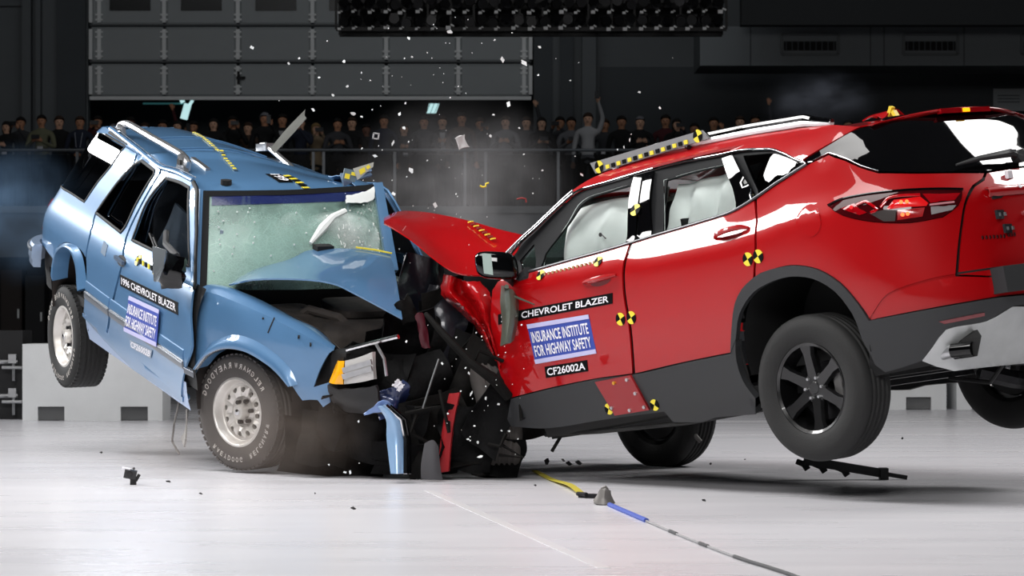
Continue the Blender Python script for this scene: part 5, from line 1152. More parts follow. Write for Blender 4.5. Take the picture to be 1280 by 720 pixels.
# roof, buckled on its far side
def blue_roof(x, y):
    zn = cub(x, [-3.1, -2.8, -2.2, -1.4, -1.0, -.84], [1.58, 1.615, 1.635, 1.615, 1.585, 1.545])
    s = min(1, max(0, (y+.15)/.70)); s = s*s*(3-2*s); dr = cub(x, [-2.95, -2.4, -1.9, -1.4, -.9], [.165, .145, .13, .085, 0])
    fold = .022*math.exp(-((x+1.62-.35*y)/.07)**2)
    return (x, y, zn-.05*(abs(y)/.63)**2.6-dr*s+fold)
brf = patch('roof', [(-.86, -.60, 1), (-1.2, -.625), (-2.0, -.635), (-2.72, -.62), (-2.86, -.57, 1), (-2.92, 0), (-2.86, .57, 1), (-2.72, .62), (-2.0, .635), (-1.2, .625), (-.86, .60, 1), (-.80, 0)], blue_roof, BLUE_PAINT, blue, res=.07, ref=Vector((-2, 0, 0)), th=.02)
rr_ = [Vector(p) for p in FREE['roof_rail']]
mb = MB(); mb.tube([Vector(p) for p in spline([tuple(p)+(0,) for p in rr_], False, .05, 3)], .024, 8); brl = mb.build('roof_rail', SILVER, blue)
for k, x in enumerate((-2.52, -1.37)):
    mb = MB(); V, F_ = netmesh([[(x-.09, -.55, 1.56), (x, -.55, 1.57), (x+.09, -.55, 1.56)], [(x-.06, -.55, 1.62), (x, -.55, 1.64), (x+.05, -.55, 1.63)], [(x-.05, -.55, 1.68), (x, -.55, 1.69), (x+.03, -.55, 1.67)]], 3, .03); mb.add(V, F_); ft = mb.build('rail_foot', SILVER, brl)
    mb = MB(); mb.box((x-.005, -.575, 1.635), (.055, .03, .035)); mb.build('foot_pad', DARK_PANEL, ft, smooth=False)
mb = MB(); mb.tube([Vector(p) for p in FREE['far_rail']], .020, 8); far_r = mb.build('roof_rail', SILVER, blue)
mb = MB(); mb.bar(Vector(FREE['far_rail'][0])+Vector((-.03, 0, -.02)), Vector(FREE['far_rail'][1])+Vector((.08, 0, .0)), .06, .05); mb.build('rail_foot', SILVER, far_r)
mb = MB(); mb.bar(blue_roof(-1.30, -.42), blue_roof(-1.62, -.40), .03, .03); mb.build('cross_bar_end', SILVER, blue)
for x in (-1.95, -2.35):
    mb = MB(); L_ = [Vector(blue_roof(x+.02*j, -.45+.1*j))+Vector((0, 0, .004)) for j in range(9)]; mb.tube(L_, .006, 6); mb.build('roof_bead', BLUE_PAINT, brf)
def strip_checks(name, a, b, n, w_, parent, cols, sz=.03):
    mb = MB()
    for k in range(n):
        t = (k+.5)/n; x, y = a[0]+(b[0]-a[0])*t, a[1]+(b[1]-a[1])*t; p = Vector(blue_roof(x, y)); L = math.dist(a, b)/n
        mb.box(p+Vector((0, 0, .006)), (L*.96 if abs(b[0]-a[0]) > abs(b[1]-a[1]) else w_, w_ if abs(b[0]-a[0]) > abs(b[1]-a[1]) else L*.96, .004), Matrix.Rotation(math.atan2(b[1]-a[1], b[0]-a[0]) if abs(b[0]-a[0]) > abs(b[1]-a[1]) else 0, 3, 'Z'), k % 2)
    return mb.build(name, cols, parent, smooth=False)
OLIVE = mat('dull_blue_paint', '5a6c78', .5)
strip_checks('checker_tape', (-2.60, -.02), (-1.22, -.26), 40, .022, brf, [YELLOW_DECAL, OLIVE])
strip_checks('checker_tape', (-1.10, .03), (-.85, .075), 7, .045, brf, [YELLOW_DECAL, BLACK_DECAL])
rq = [(-1.18, .02), (-1.18, .15), (-.98, .17), (-.98, .05)]
fnr = blue_roof
nb = decal_quad('roof_number_decal', [(-1.12, -.10), (-.95, -.08), (-.95, .02), (-1.12, .0)], fnr, BLACK_DECAL, brf, off=.006, ref=Vector((-2, 0, 0)))
lettering('lettering', '199', [(-1.12, .0), (-.95, .02), (-.95, -.08), (-1.12, -.10)], fnr, WHITE_DECAL, nb, box=(.08, .2, .92, .85), off=.009, ref=Vector((-2, 0, 0)))
mb = MB(); mb.disc(Vector(blue_roof(-.98, -.42))+Vector((0, 0, .012)), (0, 0, 1), .035, 14, 0, .03); mb.build('antenna_base', DARK_PANEL, brf)
net('torn_header', [[F3(0, 0, 0)*0+Vector((-1.25, .50, 1.50)), Vector((-1.05, .54, 1.56)), Vector((-.88, .58, 1.53))], [Vector((-1.18, .36, 1.57)), Vector((-1.0, .40, 1.60)), Vector((-.86, .42, 1.56))]], BLUE_PAINT, brf, sub=4, jitter=.004)
# header bar, windscreen
wn = [Vector(p) for p in FREE['wind']]
def wpt(s, t, off=0):
    # s across (near to far), t down
    a, b = along(wn[:5], s), along(wn[5:], s); d = (b-a); n = Vector((.66, 0, .75)); bulge = .05*math.sin(math.pi*min(1, max(0, s)))*math.sin(math.pi*min(1, max(0, t)))
    return a.lerp(b, t)+n*(bulge+off)
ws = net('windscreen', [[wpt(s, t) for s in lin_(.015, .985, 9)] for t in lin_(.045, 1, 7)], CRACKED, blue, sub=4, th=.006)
net('windscreen_frame', [[wpt(s, t, .006) for s in lin_(-.01, 1.01, 7)] for t in (-.01, .025, .05)], SEAL, blue, sub=3, th=.01)
net('sun_band', [[wpt(s, t, .004) for s in lin_(.04, .98, 9)] for t in (.05, .10, .15)], mat('blue_sun_band', '1d2566', .15, alpha=.5), ws, sub=3, th=.003)  # tinted band; its blue reflection glow is put into the colour
net('windscreen_frame', [[wpt(s, t, .006) for s in (-.02, .005, .026)] for t in lin_(0, 1.02, 6)], SEAL, blue, sub=3, th=.012)
net('windscreen_pillar', [[wpt(s, t, .012) for s in (.985, 1.01, 1.04)] for t in lin_(-.02, .9, 5)], BLUE_PAINT, blue, sub=3, th=.03)
net('windscreen_pillar', [[wpt(-.06, t, .0), wpt(-.035, t, .012), wpt(-.012, t, .008)] for t in lin_(-.02, 1.0, 5)], BLUE_PAINT, blue, sub=3, th=.03)
R_ = random.Random(4)
mb = MB(); p_ = [wpt(.57, .60, .015), wpt(.64, .45, .02), wpt(.70, .34, .02), wpt(.78, .27, .015)]; mb.tube(p_, [.012, .03, .022, .018], 7); mb.build('torn_glass_fold', mat('white_glass_dust', 'e4e8e6', .6), ws)
net('torn_glass_fold', [[wpt(.80, .10, .016), wpt(.9, .08, .02), wpt(.985, .02, .016)], [wpt(.79, .19, .02), wpt(.9, .20, .03), wpt(.97, .16, .02)]], MATS['white_glass_dust'], ws, sub=5, jitter=.004)
mb = MB()
for k in range(26):
    s, t = R_.uniform(.72, .97), R_.uniform(.35, .9); mb.tube([wpt(s, t, .01), wpt(s+R_.uniform(-.008, .008), t+R_.uniform(.01, .05), .01)], .003, 4)
for k in range(60):
    mb.box(wpt(R_.uniform(.05, .97), R_.uniform(.2, .97), .012), (.008, .008, .008))
mb.build('glass_crumbs', MATS['white_glass_dust'], ws, smooth=False, kind='stuff')
# cabin
mb = MB(); mb.box((-1.9, 0, .45), (2.5, 1.5, .06)); mb.box((-2.80, 0, .85), (.03, 1.3, .8)); mb.build('cabin_floor', DARK_PANEL, blue, smooth=False)
net('dashboard', [[(-.42, y, .98), (-.55, y, 1.02), (-.72, y, .99), (-.76, y, .80)] for y in lin_(-.66, .66, 6)], mat('dash_grey', '6d7a76', .8), blue, sub=3, th=.03)
ab = blob('driver_airbag', Vector((-.80, .26, 1.16)), (Vector((.16, 0, 0)), Vector((0, .30, 0)), Vector((.04, 0, .26))), AIRBAG, blue, .8)
blob('passenger_airbag', Vector((-.78, -.05, 1.26)), (Vector((.10, 0, 0)), Vector((0, .10, .03)), Vector((.05, -.03, .17))), AIRBAG, blue, .9)
net('window_haze_sheet', [[Vector(bp_(u, z))+Vector((0, .16+.03*math.sin(u*9+z*7), 0)) for u in lin_(-.65, -1.55, 6)] for z in (1.06, 1.2, 1.34)], mat('window_haze_grey', '8794a2', .9), blue, sub=4, th=.02)  # added sheet, its grey-blue colour stands in for smoke haze in the window
for y in (.36, -.36):
    mb = MB(); V, F_ = netmesh([[(-1.65, y-.24, .72), (-1.65, y, .76), (-1.65, y+.24, .72)], [(-1.15, y-.25, .76), (-1.15, y, .80), (-1.15, y+.25, .76)]], 4, .14); mb.add(V, F_); mb.build('seat', SEAT, blue)
    mb = MB(); V, F_ = netmesh([[(-1.66, y-.24, .74), (-1.61, y, .74), (-1.66, y+.24, .74)], [(-1.82, y-.22, 1.2), (-1.78, y, 1.22), (-1.82, y+.22, 1.2)], [(-1.86, y-.12, 1.38), (-1.84, y, 1.4), (-1.86, y+.12, 1.38)]], 4, .12); mb.add(V, F_); mb.build('backrest', SEAT, blue)
mb = MB(); mb.tube([Vector((-.86+.06*math.sin(t), .36+.19*math.cos(t), 1.02+.17*math.sin(t))) for t in lin_(0, 6.28, 24)], .016, 6); mb.bar((-.86, .18, 1.02), (-.86, .54, 1.02), .03, .03); mb.build('steering_wheel', DARK_PANEL, blue)
# tail: bumper, hatch, lamps
bl_ = [(-3.15, .655), (-3.4, .65), (-3.6, .648), (-3.8, .648), (UB, .648), (2*UB+3.8, .648), (2*UB+3.4, .65), (2*UB+3.15, .655)]
ribbon('rear_bumper', [(p[0], p[1]) for p in bl_], bp_, mat('bumper_satin', 'a9b9cf', .3, .5, .5), blue, wid=.16, hgt=.07, off=.015, prof=[(-.5, 0), (-.5, .8), (-.35, 1), (.1, 1), (.2, .85), (.4, .85), (.5, .7), (.5, 0)])
ribbon('bumper_pad', [(p[0], p[1]+.05) for p in bl_], bp_, MOLD, blue, wid=.03, hgt=.012, off=.085)
patch('hatch', [(UB+.55, .72, 1), (UB+.5, 1.1), (UB+.5, 1.58, 1), (UB-.5, 1.58, 1), (UB-.5, 1.1), (UB-.55, .72, 1)], hatch_pt, BLUE_PAINT, blue, off=.006, res=.08)
patch('hatch_glass', [(UB+.44, 1.1, 1), (UB+.42, 1.52, 1), (UB-.42, 1.52, 1), (UB-.44, 1.1, 1)], hatch_pt, TINT_GLASS, blue, off=.012, th=.004, res=.1)
for s in (1, -1): patch('tail_lamp', [(UB+s*.68, .80, 1), (UB+s*.66, 1.02, 1), (UB+s*.57, 1.02, 1), (UB+s*.57, .80, 1)], bp_, RED_LENS, blue, off=.012, smooth2=False)
# door details
for k, (u, z, _) in enumerate(D['blue_handle'][:1]):
    patch('handle_recess', [(u+.08*math.cos(t), z+.035*math.sin(t)) for t in lin_(0, 6.0, 16)], bp_, DARK_PANEL, bfd, off=.002, smooth2=False)
    mb = MB(); mb.bar(Vector(bp_(u-.08, z+.01))+Vector((0, -.018, 0)), Vector(bp_(u+.08, z+.0))+Vector((0, -.018, 0)), .02, .024); mb.build('door_handle', mat('handle_blue_grey', '4c5a6c', .4), bfd, smooth=False)
patch('handle_patch', [(-2.02, 1.00, 1), (-1.93, .99, 1), (-1.93, .915, 1), (-2.02, .925, 1)], bp_, mat('grey_blue_tape', '55697e', .6), brd, off=.003, smooth2=False)
word_decal(bfd, 'blue_name_decal', '1996 CHEVROLET BLAZER', bp_)
institute_decal(bfd, 'blue_inst_decal', bp_, .017)
word_decal(bfd, 'blue_num_decal', 'CF26002B', bp_, off=.006, frm=mat('silver_grey_decal', '8d98a8', .5), txt=WHITE_DECAL, nm='number_decal', box=(.04, .1, .96, .9))
for i in range(3):
    u, z, _ = D['blue_targets'][i]; target('target_marker', (u, z), bp_, .038, bfd, rot=.5+i)
u0, z0_, _ = D['blue_targets'][0]; u1, z1_, _ = D['blue_targets'][2]
mb = MB()
for k in range(10):
    t = k/9; u, z = u0+(u1-u0)*t, z0_+(z1_-z0_)*t; mb.box(Vector(bp_(u, z))+Vector((0, -.006, 0)), (.026, .006, .03), None, k % 2)
mb.build('checker_tape', [YELLOW_DECAL, BLACK_DECAL], bfd, smooth=False)
u, z, _ = D['blue_mirror'][0]; mc = Vector(bp_(u, z))+Vector((.46, -.13, .05))
mb = MB(); V, F_ = netmesh([[mc+Vector((-.14, -.02, .10)), mc+Vector((0, -.07, .12)), mc+Vector((.13, .02, .10))], [mc+Vector((-.16, -.05, 0)), mc+Vector((0, -.12, .02)), mc+Vector((.15, 0, 0))], [mc+Vector((-.08, -.02, -.10)), mc+Vector((.02, -.07, -.11)), mc+Vector((.12, .02, -.09))]], 4, .04, .006, 2); mb.add(V, F_); bm_ = mb.build('broken_door_mirror', GLOSS_BLACK, blue)
mb = MB(); V, F_ = netmesh([[mc+Vector((.0, -.14, .15)), mc+Vector((.13, -.10, .15))], [mc+Vector((.05, -.15, .04)), mc+Vector((.12, -.11, .04))], [mc+Vector((.08, -.15, -.05)), mc+Vector((.10, -.13, -.05))]], 3, .008); mb.add(V, F_); mb.build('mirror_shard', mat('mirror_shard', 'c3ccd2', .12, .8), bm_)
for k in range(6):
    mb = MB(); a = Vector(bp_(u-.30+.10*k, z+.10-.035*k)); mb.tube([a+Vector((0, -.01, 0)), a+Vector((.06, -.06, .03+.03*(k % 2))), mc+Vector((-.1+.04*k, -.02, -.03+.02*(k % 3)))], .006, 6); mb.build('mirror_wire', DARK_PANEL, bm_)
mb = MB(); mb.tube([Vector(bp_(u-.12, z+.16))+Vector((0, -.01, 0)), Vector(bp_(u+.04, z+.12))+Vector((0, -.06, 0)), mc+Vector((-.02, .03, .08))], .020, 7); mb.tube([Vector(bp_(u-.05, z-.02))+Vector((0, -.01, 0)), Vector(bp_(u+.1, z-.03))+Vector((0, -.07, 0)), mc+Vector((.02, .03, -.06))], .016, 7); mb.build('mirror_arm', BLACK_PLASTIC, bm_)
# wheels
MW = FR
make_wheel('wheel', blue, FT+FR @ Vector((-.085, -.665, .352)), FR @ Matrix.Rotation(-.02, 3, 'X'), .355, .235, .205, 'silver', DUSTY_RUBBER)
make_wheel('wheel', blue, Vector((-2.905, -.675, .150)), Matrix.Identity(3), .355, .235, .205, 'silver', RUBBER)
make_wheel('wheel', blue, Vector((-2.905, .675, .18)), turn, .355, .235, .205, 'silver', RUBBER)
make_wheel('wheel', blue, Vector((-.12, .70, .43)), turn @ Matrix.Rotation(-.3, 3, 'Z'), .355, .235, .205, 'silver', RUBBER)
for (cx_, cz_, fnq, ref_, r_) in ((-2.70, .46, None, 0, .40), (0, .46, 1, 0, .42)):
    for s in ((-1, 1) if fnq is None else (-1,)):
        mb = MB(); n = 15; vs = []
        for i in range(n):
            a = math.radians(-20+220*i/(n-1)); q = [Vector((cx_+r_*math.cos(a), s*.81, cz_+r_*math.sin(a))), Vector((cx_+r_*math.cos(a), s*.38, cz_+r_*math.sin(a)))]
            vs += [F3(*p) if fnq else p for p in q]
        mb.add(vs, [(2*i, 2*i+1, 2*i+3, 2*i+2) for i in range(n-1)]+[tuple(range(1, 2*n, 2))]); mb.build('wheel_well', mat('dusty_well', '2b2523', .9), blue)
mb = MB(); mb.box((-1.85, 0, .36), (2.0, 1.4, .12)); mb.box((-3.0, 0, .50), (.9, 1.2, .12)); mb.build('underbody', DARK_PANEL, blue, smooth=False)
mb = MB(); mb.bar((-2.905, -.6, .15), (-2.905, .6, .18), .12, .12); mb.bar((-2.905, -.5, .2), (-2.2, -.48, .34), .06, .05); mb.bar((-2.905, -.5, .2), (-3.3, -.48, .45), .06, .05); mb.tube([(-2.5, -.62, .30), (-2.2, -.64, .24), (-2.0, -.62, .26)], .07, 8); mb.build('rear_axle', DARK_STEEL, blue, smooth=False)
mb = MB(); mb.tube([(-2.3, -.70, .33), (-1.6, -.72, .30), (-.9, -.70, .27)], .035, 8); mb.build('fuel_line', DARK_PANEL, blue)
mb = MB(); mb.tube([(-.75, -.74, .28), (-.68, -.80, .12), (-.70, -.80, .0), (-.62, -.78, -.06)], .007, 6); mb.build('hanging_hose', mat('hose_dusty', '6b6866', .8), blue)
mb = MB(); V, F_ = netmesh([[(-.62, -.74, .26), (-.55, -.78, .24)], [(-.60, -.76, .10), (-.48, -.80, .10)], [(-.66, -.76, .04), (-.5, -.8, .02)]], 3, .01); mb.add(V, F_); mb.build('hanging_flap', mat('grey_flap', '8b8885', .8), blue)
# folded hood and the lamp corner
bh = net('hood', NET['blue_hood'], BLUE_PAINT, blue, sub=6, th=.010)
mb = MB(); e0 = [Vector(p) for p in NET['blue_hood'][0]]
mb.tube([e0[4].lerp(e0[5], .1)+Vector((0, 0, .012)), e0[4].lerp(e0[5], .6)+Vector((0, 0, .014)), e0[5]+Vector((.02, 0, .01))], .006, 5); mb.build('yellow_tape', YELLOW_DECAL, bh)
mb = MB(); mb.box(e0[3].lerp(e0[4], .25)+Vector((0, 0, .012)), (.08, .11, .03)); mb.build('washer_nozzle', DARK_PANEL, bh, smooth=False)
hl = [Vector(p) for p in FREE['headlamp']]   # amber BL, TL, TR, BR, lens TR, BR (front clip frame)
hl = [FR @ p+FT for p in hl]
hw = bpy.data.objects.new('headlamp', None); COL.objects.link(hw); hw.parent = blue
net('amber_lens', [[hl[1], hl[1].lerp(hl[2], .5)+Vector((.01, -.02, 0)), hl[2]], [hl[1].lerp(hl[0], .5), hl[1].lerp(hl[3], .5)+Vector((.02, -.03, 0)), hl[2].lerp(hl[3], .5)+Vector((.01, -.01, 0))], [hl[0], hl[0].lerp(hl[3], .5)+Vector((.01, -.02, 0)), hl[3]]], AMBER, hw, sub=5, th=.03)
net('clear_lens', [[hl[2].lerp(hl[4], t)+Vector((.015*math.sin(3.1*t), 0, 0)) for t in (0.02, .33, .66, 1)], [hl[2].lerp(hl[3], .5).lerp(hl[4].lerp(hl[5], .5), t)+Vector((.03*math.sin(3.1*t), 0, 0)) for t in (.02, .33, .66, 1)], [hl[3].lerp(hl[5], t)+Vector((.015*math.sin(3.1*t), 0, 0)) for t in (0.02, .33, .66, 1)]], CLEAR_LENS, hw, sub=5, th=.03)
mb = MB()
for t in (.35, .62): mb.bar(hl[2].lerp(hl[3], t)+Vector((.03, -.02, 0)), hl[4].lerp(hl[5], t*.9)+Vector((.03, -.02, 0)), .010, .03)
mb.build('reflector_bar', SILVER, hw, smooth=False)
mb = MB(); c_ = (hl[2]+hl[5])/2+FR @ Vector((-.20, .14, 0)); mb.box(c_, (.12, .22, .14), FR); mb.build('lamp_housing', DARK_PANEL, hw, smooth=False)
gb = [FR @ Vector(p)+FT for p in FREE['grille_bar']]; mb = MB(); mb.tube([gb[0], gb[0].lerp(gb[1], .6), gb[1], gb[2]], .014, 8); gr = mb.build('grille_bar', CHROME, blue)
gl = [FR @ Vector(p)+FT for p in FREE['grille_leg']]; mb = MB(); mb.tube(gl, .010, 6); mb.build('grille_leg', SILVER, gr)
net('bumper_end', [[hl[0]+Vector((-.02, 0, -.02)), hl[3]+Vector((.02, 0, -.03)), hl[5]+Vector((.03, 0, -.03))], [hl[0]+Vector((-.02, .02, -.10)), hl[3]+Vector((.04, 0, -.10)), hl[5]+Vector((.05, .02, -.12))], [hl[0]+Vector((0, .06, -.15)), hl[3]+Vector((.02, .05, -.17)), hl[5]+Vector((.03, .05, -.2))]], mat('dark_bumper', '18181a', .55), blue, sub=4, th=.02, jitter=.004)

# ------------------------------------------------------------------ the crushed zone between the cars
def inv_pose(pose):
    (yaw, pitch, roll), T = pose
    return (Matrix.Translation(T) @ Euler([math.radians(a) for a in (roll, pitch, yaw)]).to_matrix().to_4x4()).inverted()
IR, IB = inv_pose(RED_POSE), inv_pose(CAB_POSE)
def crumple(name, c, size, rot, m, car, inv, seed, amp=.25, n=4, th=.006, sub=3, **props):
    """Buckled sheet at a place in the hall (metres), kept in the car's own frame."""
    R = random.Random(seed); M = Euler(rot).to_matrix(); rows_ = []
    for i in range(n):
        rows_.append([inv @ (Vector(c)+M @ Vector(((j/(n-1)-.5)*size[0]+R.uniform(-1, 1)*size[0]*.06, R.uniform(-1, 1)*amp*min(size), (i/(n-1)-.5)*size[1]+R.uniform(-1, 1)*size[1]*.06))) for j in range(n)])
    return net(name, rows_, m, car, sub=sub, th=th, jitter=.002, seed=seed, **props)
PLASTIC_NAVY = mat('navy_black_sheet', '14161f', .35, .3, .4, noise=.3, nscale=6, bump=.3, bscale=18)
BAY = mat('engine_bay_dust', '3c3632', .8, 0, noise=.35, nscale=10, bump=.4, bscale=25)
# blue car: engine bay behind the fender
def Wb(*p): return IB @ Vector(p)
def Wr(*p): return IR @ Vector(p)
for (nm, c, s, m) in [('engine_block', (.02, .02, .72), (.62, .55, .45), BAY), ('battery', (.05, -.40, .86), (.24, .17, .18), BAY), ('air_box', (-.15, -.28, .90), (.30, .28, .12), BAY), ('firewall', (-.42, 0, .80), (.05, 1.40, .50), DARK_PANEL), ('engine_cover', (-.05, .10, .97), (.40, .36, .06), BAY)]:
    blob(nm, Vector(c), (Vector((s[0]/2, 0, 0)), Vector((0, s[1]/2, 0)), Vector((0, 0, s[2]/2))), m, blue, .35)
mb = MB(); mb.tube([F3(.0, -.50, .88), F3(.15, -.45, 1.00), F3(.35, -.40, .98), F3(.45, -.3, .86)], .028, 8); mb.build('intake_hose', BAY, blue)
mb = MB(); mb.tube([F3(-.2, -.52, .93), F3(.05, -.40, .98), F3(.3, -.5, .86), F3(.5, -.55, .80)], .012, 6); mb.build('wire_loom', DARK_PANEL, blue)
net('inner_fender', [[along(inn, t)+Vector((0, .02, -.01)) for t in lin_(0, 1, 5)], [along(inn, t)+Vector((0, .12, -.28)) for t in lin_(0, 1, 5)], [along(inn, t)+Vector((0, .2, -.5)) for t in lin_(0, 1, 5)]], BAY, blue, sub=4, jitter=.004)
net('inner_fender', [[crest[int(t*(len(crest)-1))]+Vector((.02, .10, -.09)) for t in lin_(.3, 1, 5)], [crest[int(t*(len(crest)-1))]+Vector((.02, .12, -.36)) for t in lin_(.3, 1, 5)], [crest[int(t*(len(crest)-1))]+Vector((-.05, .2, -.62)) for t in lin_(.3, 1, 5)]], DARK_PANEL, blue, sub=4)
mb = MB(); mb.tube([F3(.62, -.7, .50), F3(.72, -.4, .46), F3(.70, -.05, .44), F3(.52, .3, .46), F3(.2, .55, .50)], .06, 8); mb.build('bumper_beam', DARK_STEEL, blue)
mb = MB(); mb.bar(F3(.62, -.45, .80), F3(.60, .05, .82), .05, .12); mb.bar(F3(.60, -.45, .42), F3(.60, .05, .44), .05, .08); mb.bar(F3(.6, -.44, .42), F3(.62, -.44, .82), .05, .04); mb.build('radiator_support', WRECK, blue, smooth=False)
mb = MB()
for k in range(12): mb.bar(F3(.56, -.40, .46+.03*k), F3(.55, .02, .47+.03*k), .02, .012)
mb.build('radiator_fins', DARK_STEEL, blue, smooth=False, kind='stuff')
mb = MB(); mb.bar(F3(.3, -.5, .30), F3(.6, -.42, .36), .07, .10); mb.bar(F3(-.4, -.5, .28), F3(.3, -.5, .30), .07, .1); mb.build('frame_rail', WRECK, blue, smooth=False)
mb = MB(); mb.tube([F3(.0, -.55, .33), F3(.05, -.3, .30), F3(.05, .1, .32)], .04, 8); mb.tube([F3(-.02, -.5, .40), F3(.0, -.35, .60)], .035, 8); mb.build('front_axle', WRECK, blue)
# red car: engine, beam, torn bumper cover
for (nm, c, s, m) in [('engine_block', (-.05, -.05, .72), (.60, .80, .50), WRECK), ('firewall', (-.62, 0, .85), (.05, 1.50, .60), DARK_PANEL), ('battery', (.05, .42, .90), (.24, .18, .18), WRECK2)]:
    blob(nm, Vector(c), (Vector((s[0]/2, 0, 0)), Vector((0, s[1]/2, 0)), Vector((0, 0, s[2]/2))), m, red, .35)
mb = MB(); mb.tube([(.40, .60, .52), (.48, .2, .55), (.52, -.3, .55), (.45, -.75, .54)], .06, 8); mb.build('bumper_beam', DARK_STEEL, red)
mb = MB(); mb.bar((.1, .50, .50), (-.55, .62, .42), .08, .12); mb.bar((.5, -.45, .5), (-.55, -.45, .42), .08, .12); mb.bar((-.05, .74, .455), (.1, -.74, .4), .08, .08); mb.build('frame_rail', WRECK, red, smooth=False)
net('front_bumper_cover', [[(.62, -.90, .75), (.72, -.5, .80), (.60, 0, .78), (.42, .35, .74)], [(.70, -.88, .55), (.80, -.5, .55), (.66, 0, .50), (.46, .38, .52)], [(.62, -.86, .34), (.70, -.5, .32), (.58, 0, .30), (.40, .36, .32)]], WRECK, red, sub=5, jitter=.006)
net('front_fender', [[(.55, -.86, .98), (.1, -.92, 1.05), (-.5, -.93, 1.12)], [(.60, -.92, .80), (.1, -.95, .92), (-.52, -.95, .85)], [(.62, -.90, .60), (.42, -.95, .62), (-.5, -.95, .55)]], RED_PAINT, red, sub=5)
# buckled sheets: place in the hall, size, turn, look
sheets = [
 ((-.56, 16.75, 1.06), (.34, .46), (.2, .1, .7), PLASTIC_NAVY, 1), ((-.45, 16.60, .86), (.30, .50), (-.2, .25, -.3), PLASTIC_NAVY, 2),
 ((-.62, 16.45, .78), (.36, .40), (.3, -.2, .4), WRECK, 3), ((-.36, 16.55, .62), (.40, .52), (.0, .3, .2), WRECK, 4), ((-.22, 16.40, .52), (.26, .56), (.1, .38, -.2), WRECK2, 5),
 ((-.55, 16.35, .48), (.44, .46), (.1, -.3, .3), WRECK, 6), ((-.80, 16.32, .55), (.40, .40), (.0, .2, .1), WRECK, 7), ((-.72, 16.28, .28), (.46, .36), (.2, .1, -.1), WRECK, 8),
 ((-.45, 16.30, .26), (.40, .44), (-.1, -.2, .2), WRECK2, 9), ((-.28, 16.25, .24), (.34, .40), (.1, .1, .3), WRECK, 10), ((-.08, 16.15, .40), (.24, .50), (.0, .55, .2), WRECK, 11),
 ((-.95, 16.36, .34), (.34, .34), (.3, .1, .0), WRECK, 12), ((-1.10, 16.42, .22), (.30, .30), (.0, .1, .2), WRECK2, 13), ((-.62, 16.60, .62), (.5, .5), (.1, .0, .1), WRECK, 14),
 ((-1.05, 16.55, .16), (.60, .34), (.1, .1, .1), WRECK, 21), ((-.30, 16.75, .80), (.5, .5), (.2, .1, .0), WRECK, 15), ((-.38, 16.70, 1.00), (.36, .30), (.3, -.3, .5), WRECK2, 16), ((-.18, 16.55, .74), (.26, .34), (.0, .5, .4), WRECK2, 17),
 ((-.55, 16.25, .12), (.5, .2), (.4, .0, .1), WRECK, 18), ((-.15, 16.30, .15), (.42, .24), (.3, .1, .2), WRECK, 19), ((-.90, 16.50, .62), (.3, .3), (.2, .5, .3), WRECK2, 20)]
for c, s, r_, m, sd in sheets:
    a = c[0] < -.42; crumple('buckled_sheet', c, s, r_, m, blue if a else red, IB if a else IR, sd)
crumple('buckled_sheet', (-.70, 16.20, .47), (.22, .14), (.2, -.5, .3), mat('torn_blue_sheet', '26335c', .35, .3, 1), blue, IB, 31, .3)
crumple('buckled_sheet', (-.62, 16.3, .98), (.10, .16), (.2, -.5, .3), WRECK2, blue, IB, 33, .3)
crumple('red_tape_scrap', (-.52, 16.3, .86), (.05, .20), (.1, -.2, .2), mat('dark_crimson', '4a0d1c', .5), blue, IB, 34, .2)
mb = MB(); mb.tube([Wr(-.50, 16.2, .96), Wr(-.40, 16.1, .85), Wr(-.24, 16.05, .68), Wr(-.10, 16.05, .58), Wr(-.02, 16.1, .48)], [.014, .022, .026, .036, .03], 7); mb.build('bent_pillar_strip', WRECK2, red)
mb = MB(); mb.tube([Wr(-.42, 16.05, .70), Wr(-.46, 16.02, .58), Wr(-.51, 16.0, .42)], .006, 5); mb.build('bent_rod', mat('rod_grey', '77797b', .4, .6), red)
mb = MB()
for k in range(9): p = (-.55+.10*k+rnd.uniform(-.03, .03), 16.1, .18+rnd.uniform(0, .6)); mb.tube([Wr(*p), Wr(p[0]+rnd.uniform(-.15, .15), 16.05, p[2]+rnd.uniform(-.1, .1)), Wr(p[0]+rnd.uniform(-.2, .2), 16.1, p[2]+rnd.uniform(-.2, .2))], .011, 5)
mb.build('torn_wiring', WRECK2, red, kind='stuff')
net('grey_flap', [[Wr(-.50, 16.0, .22), Wr(-.45, 15.98, .24), Wr(-.42, 16.0, .20)], [Wr(-.52, 16.0, .10), Wr(-.45, 15.97, .11), Wr(-.41, 16.0, .09)], [Wr(-.52, 16.0, .015), Wr(-.45, 15.98, .012), Wr(-.395, 16.0, .01)]], mat('dust_grey_flap', '48474a', .8), red, sub=4)
rs = [Vector(p) for p in FREE['red_strip']]
net('red_bumper_strip', [[p+Vector((.03, 0, 0)) for p in rs], [p+Vector((0, .03, 0)) for p in rs], [p+Vector((-.05, .01, 0)) for p in rs]], mat('dusty_red_paint', '96131a', .5, 0, .3), red, sub=4, th=.02)
bs = [Vector(p) for p in FREE['blue_strip']]; ax = IB.to_3x3() @ Vector((1, 0, 0))
bst = net('hanging_bumper_skin', [[p-ax*w_ for p, w_ in zip(bs[1:], (.02, .035, .05, .03))], [p+IB.to_3x3() @ Vector((0, -.03, 0)) for p in bs[1:]], [p+ax*w_ for p, w_ in zip(bs[1:], (.01, .03, .03, .03))]], mat('pale_blue_skin', '86a8cc', .35, .2, .8), blue, sub=5, th=.012)
mb = MB(); mb.tube([p+ax*w_+IB.to_3x3() @ Vector((0, -.02, 0)) for p, w_ in zip(bs[1:], (.02, .045, .05, .045))], .013, 8); mb.build('chrome_edge', CHROME, bst)
